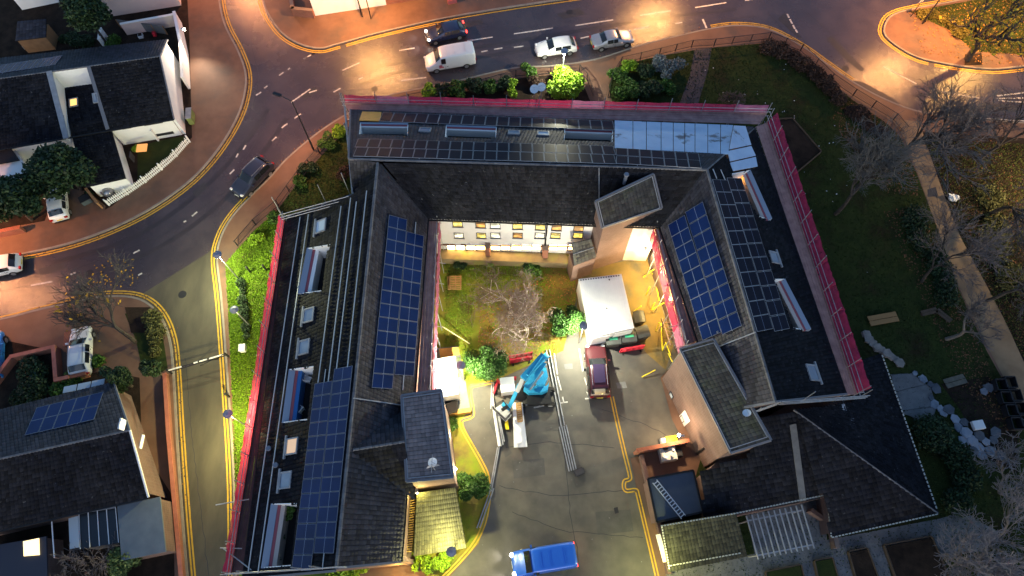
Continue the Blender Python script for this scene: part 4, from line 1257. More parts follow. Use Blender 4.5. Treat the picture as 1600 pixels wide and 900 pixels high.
fw0, fw1 = ef0 - fn * .3, ef1 - fn * .3 - fd * .4
wa, wb = fF.at(106, 216) , fF.at(170, 203)
fu_ = (fw1 - fw0).normalized()
face_wall(nw, fw0, fw0 + fu_ * (wa - fw0).dot(fu_), 2.85, 2.85, RENDW)
face_wall(nw, fw0 + fu_ * (wb - fw0).dot(fu_), fw1, 2.85, 2.85, RENDW)
strip_on(nw, ef0 + fn * .06, ef1 + fn * .06, .12, .12, BLACKP, 'gutter')
strip_on(nw, ridge1, ef1, .1, .14, VERGE, 'verge_board'); strip_on(nw, ridge1, eb1, .1, .14, VERGE, 'verge_board')
# gap between the roof blocks: white back wall, white cheek, low black roof
gb0, gb1 = W(79, 112, 5.05), W(139, 104, 5.05)
face_wall(nw, gb0, gb1, 4.95, 4.95, RENDW, .2, z0=2.2)
q = fF.at(106, 217, .06)
vs = [Vector((gb0.x, gb0.y, 2.3)), Vector((q.x, q.y, 2.3)), Vector((q.x, q.y, q.z)), Vector((gb0.x, gb0.y, 5.0))]
MB().add(vs + [p + Vector((-.25, 0, 0)) for p in vs], [(0, 1, 2, 3), (7, 6, 5, 4), (0, 4, 5, 1), (1, 5, 6, 2), (2, 6, 7, 3), (3, 7, 4, 0)]).build('cheek_wall', RENDW, nw)
MB().beam(gb0 + Vector((-.12, 0, .06)), q + Vector((-.12, 0, .06)), .5, .1).build('capping', LEAD, nw)
qa, qb = fF.at(138, 104, .06), fF.at(168, 202, .06)
MB().beam(qa + Vector((.02, 0, 0)), qb + Vector((.02, 0, 0)), .34, .08).build('capping', VERGE, nw)
WG = [W(93, 139, 2.75), W(152, 130, 2.75), W(196, 278, 2.3), W(133, 292, 2.3)]
fW = Facet(WG[3], WG[2], WG[1], WG[0])
tiles(nw, fW, TILED, tw=.3, th=.34)
MB().slab([p - Vector((0, 0, .06)) for p in WG], .1).build('wing_roof_deck', UNDER, nw)
prism_walls(nw, [WG[0] + Vector((.2, 0, 0)), WG[3] + Vector((.2, .25, 0)), WG[2] + Vector((-.25, .25, 0)), WG[1] + Vector((-.25, 0, 0))], 2.2, RENDW, 'wing_wall')
rooflight(fW, 115, 160, .75, .95, emit('amber_rooflight', (1, .55, .15), .9), nw, 'amber lit roof window', False)
rooflight(fF, 149, 153, .4, .9, SKYGL, nw, None, False)
dw = W(207, 246, 1.0)
MB().box((dw.x, dw.y, 1.1), (.08, .7, .9), .15).build('window', WFRAME, nw)
# windows and lit door on the front wall
p0f = Vector((fw0.x, fw0.y, 0))
for x0, x1, y, h, gl in ((190, 203, 199, .45, GLASS), (224, 252, 193, .5, GLASS), (243, 271, 211, .25, GLASS)):
    a, b = on_wall(x0, y, p0f, fn), on_wall(x1, y - (x1 - x0) * .15, p0f, fn)
    window((a + b) / 2, fd, fn, (b - a).length, h, gl, nw, WFRAME, False)
pc = W(214, 222, 2.0); 
MB().box((pc.x, pc.y, 1.05), (1.0, .9, .08), .1).build('porch_canopy', emit('lit_porch', (1, .4, .08), .55), nw)
pw = W(247, 222, 0); MB().box((pw.x, pw.y + .6, .9), (.14, 1.2, 1.8), .15).build('porch_wall', RENDW, nw)
sa = solar('small solar array on the rear slope of the white house', fB, [(100, 86), (-14, 103), (-24, 118), (84, 101)], 7, 1, off=.12)
sa['group'] = 'solar arrays on houses'
# left wing, mostly behind trees
lw = [W(-30, 245, 2.4), W(18, 228, 2.4), W(48, 272, 2.2), W(-30, 300, 2.2)]
prism_walls(nw, lw, 2.1, RENDW, 'wing_wall')
MB().slab([W(-30, 225, 2.6), W(10, 222, 2.6), W(30, 250, 2.4), W(-30, 262, 2.4)], .12).build('wing_roof', UNDER, nw)
# ---- gardens behind it
def garden_wall(label, pts, h, m, cap=None, th=.22, z=.12, cat='wall'):
    P_ = [W(x, y, z) for x, y in pts]
    t = thing('garden_wall', label, cat, P_[0])
    for k_, (a, b) in enumerate(zip(P_[:-1], P_[1:])):
        d = (b - a).normalized()
        th += .006; h += .007
        MB().beam(a - d * th / 2 + Vector((0, 0, h / 2)), b + d * (th / 2 - .003) + Vector((0, 0, h / 2)), th, h).build('wall_section', m, t)
        if cap: MB().beam(a - d * th / 2 + Vector((0, 0, h + .04)), b + d * (th / 2 - .006) + Vector((0, 0, h + .04)), th + .08, .08).build('coping', cap, t)
    return t
garden_wall('white rendered garden wall running from the road corner beside the bright gable', [(283, 38), (293, 86), (296, 138)], 1.7, RENDW, RENDW)
garden_wall('pale garden wall between the pink house and the back lawn', [(200, 54), (277, 40), (283, 38)], 1.5, RENDP, RENDW, .15)
garden_wall('short pale wall end beside the dark evergreen', [(168, 60), (166, 76)], 1.4, RENDW, RENDW)
def fence_panel_run(label, a, b, n, h, m, z=.12):
    A_, B_ = W(*a, z), W(*b, z)
    t = thing('panel_fence', label, 'fence', A_)
    for i in range(n):
        p, q_ = A_.lerp(B_, (i + .03) / n), A_.lerp(B_, (i + .97) / n)
        MB().beam(p + Vector((0, 0, h / 2 + .05)), q_ + Vector((0, 0, h / 2 + .05)), .05, h).build('panel', m, t)
    for i in range(n + 1):
        p = A_.lerp(B_, i / n); MB().box((p.x, p.y, h / 2 + .1), (.1, .1, h + .1)).build('post', WOOD, t)
    return t
fence_panel_run('grey panel fence on the back lawn of the white house', (190, 44), (262, 54), 4, 1.2, PAVEG)
pk = thing('pink_house', 'pale pink rendered house at the top edge next to the dark evergreen', 'house', W(230, 0, 0))
a, b = W(176, 27, .0), W(284, 10, .0)
face_wall(pk, a, b, 5.2, 5.2, RENDP, 7.0)
d_ = (b - a).normalized(); nn = Vector((-d_.y, d_.x, 0))
for s in (0, 1):
    q0, q1 = (a - nn * .3 - d_ * .3, b - nn * .3 + d_ * .3) if s == 0 else (b + nn * 7.3 + d_ * .3, a + nn * 7.3 - d_ * .3)
    m0, m1 = a + nn * 3.5 - d_ * .3, b + nn * 3.5 + d_ * .3
    if s: m0, m1 = m1, m0
    f_ = Facet(q0 + Vector((0, 0, 5.2)), q1 + Vector((0, 0, 5.2)), m1 + Vector((0, 0, 7.4)), m0 + Vector((0, 0, 7.4)))
    tiles(pk, f_, TILED)
bh = thing('blue_white_house', 'pale blue-white house wall cut by the top left edge', 'house', W(60, -10, 0))
a, b = W(36, 17, .0), W(94, 5, .0)
face_wall(bh, a, b, 4.6, 4.6, RENDW, 6.0)
d_ = (b - a).normalized(); nn = Vector((-d_.y, d_.x, 0))
f_ = Facet(a - nn * .3 + Vector((0, 0, 4.6)), b - nn * .3 + Vector((0, 0, 4.6)), b + nn * 6 + Vector((0, 0, 6.6)), a + nn * 6 + Vector((0, 0, 6.6)))
tiles(bh, f_, TILED)
def shed(label, px4, z0_, z1_, m, rm):
    P_ = [W(x, y, z) for (x, y), z in zip(px4, (z1_, z1_, z0_, z0_))]
    t = thing('garden_shed', label, 'shed', Vector((P_[0].x, P_[0].y, .13)))
    prism_walls(t, [p + (sum(P_, Vector()) / 4 - p) * .08 for p in P_], z0_ - .1, m)
    fc = Facet(P_[3], P_[2], P_[1], P_[0])
    MB().slab(P_, .08).build('roof', UNDER, t)
    tiles(t, fc, rm, under=False)
    return t
shed('grey felt-roofed garden shed under the blue-white house', [(27, 34), (72, 30), (72, 58), (24, 64)], 2.0, 2.5, WOOD, TILE)
def clutter(name, label, cat, px, py, z, d, m, rz=0, bevel=.03, parts=()):
    p = W(px, py, z)
    t = thing(name, label, cat, p, rz)
    bm = bmesh.new(); bmesh.ops.create_cube(bm, size=1)
    for v in bm.verts: v.co = Vector((v.co.x * d[0], v.co.y * d[1], v.co.z * d[2] + d[2] / 2))
    bmesh.ops.bevel(bm, geom=list(bm.edges), offset=min(bevel, min(d) * .3), segments=2, affect='EDGES')
    me = bpy.data.meshes.new('body'); bm.to_mesh(me); bm.free(); me.materials.append(m)
    link('body', me, t)
    for nm, c, dd, mm in parts:
        MB().box(c, dd).build(nm, mm, t, local=True)
    return t
# ---- bright house at the top edge
th = thing('bright_house', 'white house wall flooded by lamplight at the top edge of the main road', 'house', W(560, -10, 0))
a, b, c = W(493, 26, .0), W(604, 9, .0), W(668, -1, .0)
face_wall(th, a, b, 5.5, 5.5, RENDW, 7.0)
face_wall(th, b + (c - b) * .003, c, 5.0, 5.0, BRICKR, 6.0, 'brick_wall')
d_ = (b - a).normalized(); nn = Vector((-d_.y, d_.x, 0))
f_ = Facet(a - nn * .3 + Vector((0, 0, 5.5)), c - nn * .3 + Vector((0, 0, 5.5)), c + nn * 4 + Vector((0, 0, 8)), a + nn * 4 + Vector((0, 0, 8)))
tiles(th, f_, TILED)
p = W(576, 13, 1.5); MB().tube((p.x, p.y - .08, .1), (p.x, p.y - .08, 5.4), .06, 8).build('downpipe', BLACKP, th)
garden_wall('orange-lit brick wall at the corner of the bright house', [(461, 24), (490, 27)], 1.0, BRICKR, BRICKR, .3)
garden_wall('brick wall return beside the bright house running out of frame', [(461, 24), (456, -10)], 1.0, BRICKR, BRICKR, .3)
o = W(706, 2, .12); props(MB().box((o.x, o.y, .35), (1.0, .8, .5), .3).box((o.x + .2, o.y, .75), (.6, .6, .3), .5).build('rubbish_pile', mat('red_plastic', (.4, .1, .1), .6)), 'small heap of reddish bags on the pavement above the main road', 'rubbish')
# ---- south-west brick house
sw = thing('brick_house', 'brick-gabled house with dark roof and bright blue solar panels beside the lane', 'house', W(150, 720, 0))
z1, z2 = 3.2, 5.2
r0, r1 = W(-60, 730, z2), W(203, 672, z2)
s0, s1 = W(-60, 842, z1), W(232, 777, z1)
n0, n1 = W(-60, 655, z1), W(178, 597, z1)
fS = Facet(s0, s1, r1, r0); fN = Facet(n1, n0, r0, r1)
tiles(sw, fS, TILED, tw=.3, th=.34)
tiles(sw, fN, TILE, tw=.3, th=.34)
ridge_line(sw, r0, r1, w=.22)
vs = [Vector((s1.x, s1.y, 0)) + Vector((-.1, .3, 0)), Vector((n1.x, n1.y, 0)) + Vector((-.1, -.3, 0)), n1 + Vector((-.1, -.3, -.05)), r1 + Vector((-.1, 0, -.1)), s1 + Vector((-.1, .3, -.05))]
vs += [p + Vector((-.3, 0, 0)) for p in vs]
MB().add(vs, [(0, 1, 2, 3, 4), (9, 8, 7, 6, 5)] + [((i + 1) % 5, i, i + 5, (i + 1) % 5 + 5) for i in range(5)]).build('gable_wall', BRICK, sw)
strip_on(sw, r1, s1, .12, .14, WPVC, 'verge_board'); strip_on(sw, r1, n1, .12, .14, VERGE, 'verge_board')
dd = (s1 - s0).normalized(); dn = Vector((dd.y, -dd.x, 0))
face_wall(sw, s0 - dn * .3, s1 - dn * .3 - dd * .45, 3.1, 3.1, BRICK)
dd2 = (n0 - n1).normalized(); dn2 = Vector((dd2.y, -dd2.x, 0))
face_wall(sw, n1 - dn2 * .3 + dd2 * .45, n0 - dn2 * .3, 3.1, 3.1, RENDW)
strip_on(sw, s0 + dn * .06, s1 + dn * .06, .12, .12, BLACKP, 'gutter')
sa = solar('bright blue solar array of ten panels on the brick house', fN, [(147, 656), (38, 680), (57, 637), (162, 611)], 5, 2, split=False, off=.12)
sa['group'] = 'solar arrays on houses'
# white dormer cheek with lit window
ck = [W(150, 676, 5.0), W(172, 624, 3.4), W(181, 638, 2.9), W(178, 669, 3.6)]
MB().slab([W(152, 674, 4.6), W(171, 626, 3.6), W(181, 632, 3.4), W(178, 670, 4.4)], .3).build('dormer_cheek', RENDW, sw)
gw = on_wall(188, 663, Vector((s1.x - .1, s1.y, 0)), Vector((1, -.05, 0)).normalized())
MB().box((gw.x + .12, gw.y, gw.z), (.1, .75, .7)).build('window', WPVC, sw)
MB().box((gw.x + .18, gw.y, gw.z), (.03, .6, .55)).build('pane', LITW, sw)
gw = on_wall(221, 690, Vector((s1.x - .1, s1.y, 0)), Vector((1, -.05, 0)).normalized())
MB().box((gw.x + .03, gw.y, gw.z), (.06, 1.0, .35)).build('window_sill', WPVC, sw)
for i in range(3):                                        # glazed porch along the north eave
    a, b = W(98 + 22 * i, 614 - 4.5 * i, 2.5), W(118 + 22 * i, 610 - 4.5 * i, 2.5)
    MB().slab([a, b, b + Vector((-.1, .55, -.1)), a + Vector((-.1, .55, -.1))], .06).build('porch_pane', mat('pale_glass', (.5, .54, .6), .3) if i == 0 else bpy.data.materials['pale_glass'], sw)
ex = [W(183, 791, 2.7), W(250, 776, 2.7), W(259, 862, 2.6), W(190, 876, 2.6)]
MB().slab(ex, .15).build('flat_roof', mat('grey_felt', (.1, .125, .15), .7, (.14, .165, .19), .7, 6), sw)
prism_walls(sw, [p + (sum(ex, Vector()) / 4 - p) * .06 for p in ex], 2.45, BRICK, 'extension_wall')
cv = [W(124, 801, 2.4), W(181, 792, 2.4), W(186, 848, 2.2), W(126, 858, 2.2)]
MB().slab(cv, .06).build('conservatory_glass', GLASS, sw)
prism_walls(sw, [p + (sum(cv, Vector()) / 4 - p) * .05 for p in cv], 2.1, mat('conservatory_wall', (.1, .1, .11), .5), 'conservatory_wall')
for i in range(5):
    f = i / 4
    MB().beam(cv[0].lerp(cv[1], f) + Vector((0, 0, .05)), cv[3].lerp(cv[2], f) + Vector((0, 0, .05)), .05, .05).build('glazing_bar', WPVC, sw)
MB().beam(cv[0] + Vector((0, 0, .06)), cv[1] + Vector((0, 0, .06)), .18, .08).build('flashing', LEAD, sw)
MB().slab([W(107, 810, 2.5), W(122, 806, 2.5), W(124, 855, 2.4), W(109, 858, 2.4)], .12).build('white_panel', mat('pale_panel', (.4, .44, .47), .6), sw)
MB().beam(W(81, 815, 2.4), W(85, 872, 2.3), .07, .07).build('rail', WPVC, sw)
fr_ = [W(-40, 858, 2.5), W(72, 838, 2.5), W(74, 910, 2.4), W(-40, 930, 2.4)]
MB().slab(fr_, .15).build('flat_roof', mat('dark_felt', (.035, .038, .055), .7), sw)
prism_walls(sw, [p + (sum(fr_, Vector()) / 4 - p) * .05 for p in fr_], 2.2, BRICK, 'extension_wall')
MB().slab([W(36, 846, 2.62), W(60, 841, 2.62), W(61, 867, 2.6), W(37, 869, 2.6)], .1).build('skylight', emit('lit_skylight', (1, .75, .35), 1.3), sw)
# ---- single-storey wing south-east
ax = thing('low_building', 'single-storey building with broad black hipped roof below the east wing', 'building', W(1330, 740, 0))
fA = Facet(W(1376, 552, 2.7), W(1466, 802, 2.7), W(1243, 640, 5.2), W(1240, 600, 5.2))
tiles(ax, fA, TILED, incl=[(1340, 560), (1377, 551), (1468, 804), (1243, 640), (1335, 628)])
b0, b1 = W(1298, 840, 2.7), W(1466, 802, 2.7); tp = W(1243, 640, 5.2)
fBs = Facet(b0, b1, tp + (b1 - b0), tp)
tiles(ax, fBs, TILED, incl=[(1243, 640), (1468, 803), (1298, 842), (1290, 773), (1256, 784), (1234, 650)])
fC = Facet(W(1100, 812, 2.9), W(1282, 779, 2.9), W(1248, 643, 4.9), W(1075, 672, 4.9))
tiles(ax, fC, TILED, incl=[(1092, 738), (1168, 714), (1180, 640), (1244, 640), (1285, 780), (1150, 803), (1102, 812)])
fD = Facet(W(1044, 894, 2.6), W(1168, 869, 2.6), W(1150, 801, 3.7), W(1032, 821, 3.7))
tiles(ax, fD, mat('olive_roof_tile', (.026, .027, .02), .7, (.042, .043, .032), .9, 6, island=.4, spec=.15), tw=.26, th=.34)
ridge_line(ax, W(1240, 640, 5.22), W(1466, 802, 2.75), w=.16, name='hip_tiles')
GREYV = mat('grey_valley', (.13, .125, .12), .7, (.18, .17, .16), 2)
MB().slab([fC.at(1234, 664, .1), fC.at(1244, 662, .1), fC.at(1260, 782, .1), fC.at(1250, 784, .1)], .05).build('valley_gutter', GREYV, ax)
DOT = mat('pale_mortar', (.42, .42, .38), .8)
def dotted(a, b, n, parent=ax, z=0):
    g = MB()
    for i in range(n):
        g.beam(a.lerp(b, (i + .15) / n), a.lerp(b, (i + .8) / n), .09, .06)
    o = g.build('mortar_edge', DOT, parent); o['kind'] = 'stuff'
dotted(fD.at(1032, 822, .1), fD.at(1150, 802, .1), 26); dotted(W(1150, 802, 3.6), W(1292, 773, 3.0), 30)
dotted(W(1292, 773, 3.0), W(1299, 840, 2.8), 14); dotted(W(1299, 840, 2.8), W(1466, 803, 2.8), 32)
dotted(fD.at(1034, 822, .1), fD.at(1046, 890, .1), 16); dotted(fD.at(1046, 884, .1), fD.at(1158, 864, .1), 22)
dotted(W(1378, 554, 2.8), W(1464, 796, 2.8), 40)
prism_walls(ax, [W(1340, 570, 2.7), W(1460, 796, 2.7), W(1304, 832, 2.7), W(1296, 775, 2.7), W(1150, 806, 2.7), W(1110, 808, 2.7), W(1100, 740, 2.7), W(1200, 650, 2.7)], 2.6, BRICK)
prism_walls(ax, [W(1050, 886, 2.6), W(1160, 864, 2.6), W(1146, 806, 2.6), W(1040, 822, 2.6)], 2.45, BRICK)
MB().beam(W(1028, 835, 2.3), W(1040, 878, 2.3), .35, .1).build('white_ledge', WPVC, ax)
fe = [W(1012, 748, 2.6), W(1083, 735, 2.6), W(1098, 800, 2.6), W(1026, 816, 2.6)]
MB().slab(fe, .15).build('flat_roof', mat('blue_felt', (.05, .065, .09), .6, (.07, .085, .115), .6, 6), ax)
prism_walls(ax, [p + (sum(fe, Vector()) / 4 - p) * .04 for p in fe], 2.4, BRICK)
for i in range(4):
    MB().beam(fe[i] + Vector((0, 0, .05)), fe[(i + 1) % 4] + Vector((0, 0, .05)), .14, .1).build('parapet', BLACKP, ax)
ld = thing('ladder', 'pale aluminium ladder lying on the flat blue roof', 'ladder', W(1045, 780, 2.68))
la, lb = W(1023, 752, 2.75), W(1068, 808, 2.75)
sd = (lb - la).normalized().cross(Vector((0, 0, 1))) * .2
for s in (-1, 1): MB().beam(la + sd * s, lb + sd * s, .06, .08).build('rail', RAIL, ld)
for i in range(13):
    p = la.lerp(lb, (i + .5) / 13); MB().beam(p - sd * .9, p + sd * .9, .07, .05).build('rung', RAIL, ld)
for pp, m in (([(1292, 634), (1320, 631), (1325, 651), (1296, 655)], SKYGL), ([(1298, 657), (1334, 653), (1339, 677), (1303, 681)], SKYGL)):
    P_ = [fA.at(x, y, .15) if x > 1330 else W(x, y, 4.2) for x, y in pp]
    w_ = MB().slab([W(x, y, 4.2 - (y - 630) * .008) for x, y in pp], .2).build('skylight', LEAD, ax)
    cx, cy = sum(x for x, y in pp) / 4, sum(y for x, y in pp) / 4
    MB().slab([W(cx + (x - cx) * .82, cy + (y - cy) * .8, 4.24 - (y - 630) * .008) for x, y in pp], .03).build('pane', SKYGL, w_)
PERG = mat('weathered_white_paint', (.36, .36, .37), .7, (.28, .28, .3), 1.5)
pg = thing('pergola', 'white slatted pergola over the patio beside the low building', 'pergola', W(1230, 830, .15))
for i in range(11):
    MB().beam(W(1166 + 8.6 * i, 806 - 1.75 * i, 2.5), W(1185 + 8.7 * i, 874 - 1.7 * i, 2.4), .08, .14).build('slat', PERG, pg)
for a, b in (((1167, 814), (1254, 797)), ((1183, 868), (1271, 851))):
    MB().beam(W(*a, 2.36), W(*b, 2.36), .1, .14).build('cross_beam', PERG, pg)
for a in ((1168, 814), (1253, 797), (1184, 868), (1270, 851)):
    p = W(*a, 2.3); MB().tube((p.x, p.y, .15), p, .06, 8).build('post', PERG, pg)
garden_wall('curved brick garden wall at the end of the pergola', [(1262, 800), (1284, 815), (1295, 828), (1300, 855)], .9, BRICK, BRICK)
garden_wall('lamplit brick wall of the bin store beside the yellow lines', [(992, 709), (1050, 698), (1068, 694)], 1.5, BRICKR, BRICKR)
garden_wall('low brick wall between the yard lines and the flat blue roof', [(1000, 716), (1012, 765), (1034, 850), (1042, 895)], .8, BRICK, BRICK)
# ---- boundary railing
def railing(label, pts, step=2.0, h=1.05, m=DARKST):
    P_ = [W(x, y, .12) for x, y in pts]
    t = thing('railing', label, 'fence', P_[0])
    g = MB(); gb = MB()
    for a, b in zip(P_[:-1], P_[1:]):
        n = max(1, round((b - a).length / step))
        for i in range(n):
            p = a.lerp(b, i / n)
            MB().box((p.x, p.y, .12 + h / 2), (.07, .07, h + .1)).build('post', m, t)
        for z in (.15, h):
            g.beam(a + Vector((0, 0, z)), b + Vector((0, 0, z)), .04, .04)
        k = max(1, int((b - a).length / .14))
        for i in range(k):
            p = a.lerp(b, (i + .5) / k); gb.beam(p + Vector((0, 0, .1)), p + Vector((0, 0, h)), .016, .016, up=(0, 1, 0))
    g.build('rail', m, t)
    o = gb.build('bar', m, t); o['kind'] = 'stuff'
    return t
railing('dark railing along the pavement west and north of the block', [(372, 385), (400, 352), (436, 322), (468, 277), (500, 240), (542, 203), (580, 174), (640, 158), (700, 146), (760, 133), (806, 120), (860, 116), (905, 112), (917, 126), (927, 152)])
railing('dark railing round the dim lawn along the main road to the footpath', [(950, 152), (955, 126), (970, 100), (1030, 86), (1080, 74), (1115, 72), (1200, 62), (1250, 80), (1297, 126), (1332, 150), (1362, 168), (1395, 188), (1412, 208)])
# picket fence
pf = thing('picket_fence', 'white picket fence curving along the pavement by the white house', 'fence', W(170, 322, .12))
pl_ = smooth_line([tuple(W(x, y, .12)[:2]) for x, y in ((171, 321), (205, 301), (240, 276), (272, 249), (297, 222))], 6)
L_ = [0]
for a, b in zip(pl_[:-1], pl_[1:]): L_.append(L_[-1] + hypot(b[0] - a[0], b[1] - a[1]))
def along(s):
    for i in range(len(L_) - 1):
        if L_[i + 1] >= s:
            f = (s - L_[i]) / (L_[i + 1] - L_[i])
            a, b = Vector(pl_[i]), Vector(pl_[i + 1])
            return a.lerp(b, f), atan2(b.y - a.y, b.x - a.x)
    return Vector(pl_[-1]), 0
me_p = None; s = .1
while s < L_[-1]:
    p, an = along(s)
    if me_p is None:
        g = MB(); g.add([(-.05, -.012, 0), (.05, -.012, 0), (.05, .012, 0), (-.05, .012, 0), (-.05, -.012, .82), (.05, -.012, .82), (.05, .012, .82), (-.05, .012, .82), (0, -.012, .92), (0, .012, .92)],
                        [(3, 2, 1, 0), (0, 1, 5, 4), (1, 2, 6, 5), (2, 3, 7, 6), (3, 0, 4, 7), (4, 5, 8), (6, 7, 9), (5, 6, 9, 8), (7, 4, 8, 9)])
        o = g.build('picket', WPVC, pf, local=True); me_p = o.data
    else:
        o = link('picket', me_p, pf)
    o.location = MW[pf].inverted() @ Vector((p.x, p.y, .14)); o.rotation_euler = (R.uniform(-.08, .08), 0, an)
    s += .19
for z in (.35, .75):
    g = MB()
    for a, b in zip(pl_[:-1], pl_[1:]): g.beam((a[0], a[1], z), (b[0], b[1], z), .05, .08)
    g.build('rail', WPVC, pf)
for s in np.linspace(0, L_[-1], 6):
    p, an = along(s); MB().box((p.x, p.y, .65), (.12, .12, 1.1), an).build('post', WPVC, pf)
# brick plot walls on the south-west corner
TERR = mat('terracotta_coping', (.45, .16, .11), .7, (.36, .12, .08), 2)
garden_wall('brick garden wall with terracotta coping round the dark front garden', [(-10, 612), (20, 572), (28, 562), (93, 547), (97, 598), (115, 594)], .85, BRICKR, TERR)
garden_wall('short brick stub wall in front of the pale hatchback', [(115, 594), (140, 588)], .8, BRICKR, BRICKR)
garden_wall('orange brick wall by the pavement at the left edge', [(-20, 374), (38, 362)], .8, BRICKR, BRICKR, .3)
garden_wall('red brick edging wall along the lane below the brick gable', [(262, 588), (268, 680), (279, 800), (291, 930)], .55, BRICKR, TERR)
garden_wall('brick stub wall by the driveway with the white hatchback', [(143, 303), (160, 325)], .9, WOOD, WOOD, .15)
props(MB().box(tuple(W(108, 531, .5)), (.5, 1.3, .7), .2).build('brick_pier', BRICKR), 'orange brick pier beside the pale hatchback', 'wall')
# lane barrier
br = thing('lane_barrier', 'dark swing barrier with white bands across the lane', 'barrier', W(310, 566, .02))
A_, B_ = W(262, 579, .9), W(352, 553, .9)
for p in (A_, B_): MB().tube((p.x, p.y, .0), (p.x, p.y, 1.1), .09, 8).build('post', DARKST, br)
for dz in (0, -.35): MB().tube(A_ + Vector((0, 0, dz)), B_ + Vector((0, 0, dz)), .045, 8).build('bar', DARKST, br)
MB().tube(B_ + Vector((0, 0, .1)), B_ + Vector((-2.2, -.9, -.5)), .04, 6).build('brace', DARKST, br)
for f0, f1 in ((.0, .24), (.45, .52), (.55, .68), (.72, .96)):
    MB().tube(A_.lerp(B_, f0), A_.lerp(B_, f1), .062, 8).build('white_band', WPVC, br)
# timber beds and garden pieces
def bed(label, px4, h, fill, m=TIMD, z=.15):
    P_ = [W(x, y, z) for x, y in px4]
    t = thing('raised_bed', label, 'raised bed', P_[0])
    for i in range(4):
        a, b = P_[i], P_[(i + 1) % 4]; d = (b - a).normalized()
        MB().beam(a + d * .04 + Vector((0, 0, h / 2)), b - d * .04 + Vector((0, 0, h / 2)), .08, h).build('side_board', m, t)
    c = sum(P_, Vector()) / 4
    MB().sheet([tuple((p + (c - p) * .06)[:2]) for p in P_], z + h * .75).build('soil', fill, t)
    return t
bed('square timber raised bed with dark soil beside the red netting corner', [(1207, 190), (1236, 188), (1281, 240), (1243, 272)], .45, SOIL)
bed('raised bed with low green plants nearest the pergola', [(1270, 876), (1298, 871), (1318, 940), (1285, 948)], .4, LAWN)
bed('narrow raised bed with brown soil south of the low building', [(1323, 862), (1352, 856), (1382, 935), (1346, 945)], .4, SOIL)
bed('wide raised bed with brown soil under the bare bush', [(1378, 852), (1452, 838), (1490, 925), (1410, 940)], .4, SOIL)
bed('low planted bed at the bottom edge left of the gravel strips', [(1195, 893), (1250, 882), (1262, 930), (1200, 940)], .3, LAWN)
def plank_seat(label, a, b, z, w=.4, m=TIMD):
    t = thing('timber_bench', label, 'bench', W(*a, .15))
    A_, B_ = W(*a, z), W(*b, z)
    for k in (-1, 1):
        o_ = (B_ - A_).normalized().cross(Vector((0, 0, 1))) * (w * .27 * k)
        MB().beam(A_ + o_, B_ + o_, w * .48, .06).build('plank', m, t)
    for f in (.12, .88):
        p = A_.lerp(B_, f); MB().box((p.x, p.y, (z + .1) / 2), (.3, .12, z - .12), atan2((B_ - A_).y, (B_ - A_).x) + pi / 2).build('leg', m, t)
    return t
plank_seat('long low timber bench on the dark lawn catching orange light', (1358, 502), (1402, 494), .5, .9, mat('orange_lit_timber', (.3, .17, .07), .7))  # orange lamplight on the long bench is put into its timber colour
plank_seat('timber bench under the leaning bare tree', (1440, 490), (1464, 484), .5, .5)
plank_seat('slanting timber bench running towards the footpath', (1464, 484), (1486, 502), .5, .5)
plank_seat('grey weathered log bench by the garden soil', (1477, 600), (1508, 591), .4, .8, mat('grey_timber', (.13, .125, .1), .85, (.09, .085, .07), 2))
# ================================================================ VEHICLES
def paint(name, c, metal=0.0, rough=.3):
    m = mat(name, c, rough, spec=.5, metal=metal)
    m.node_tree.nodes['Principled BSDF'].inputs['Coat Weight'].default_value = .6
    m.node_tree.nodes['Principled BSDF'].inputs['Coat Roughness'].default_value = .08
    return m
HEADOFF = mat('headlamp_lens', (.6, .62, .65), .15)
HEADON = emit('lit_headlamp', (1, .96, .85), 14)
TAILOFF = mat('tail_lamp_lens', (.35, .015, .015), .25)
TAILON = emit('lit_tail_lamp', (1, .03, .02), 5)
RIM = mat('wheel_rim', (.4, .4, .42), .35, metal=.7)
PLATEW = mat('plate_white', (.7, .7, .68), .5)
PLATEY = mat('plate_yellow', (.7, .55, .08), .5)
AUTOGL = mat('car_glass', (.012, .014, .018), .06, spec=.7)
SUNROOF = mat('sunroof_glass', (.03, .02, .05), .08, spec=.7)
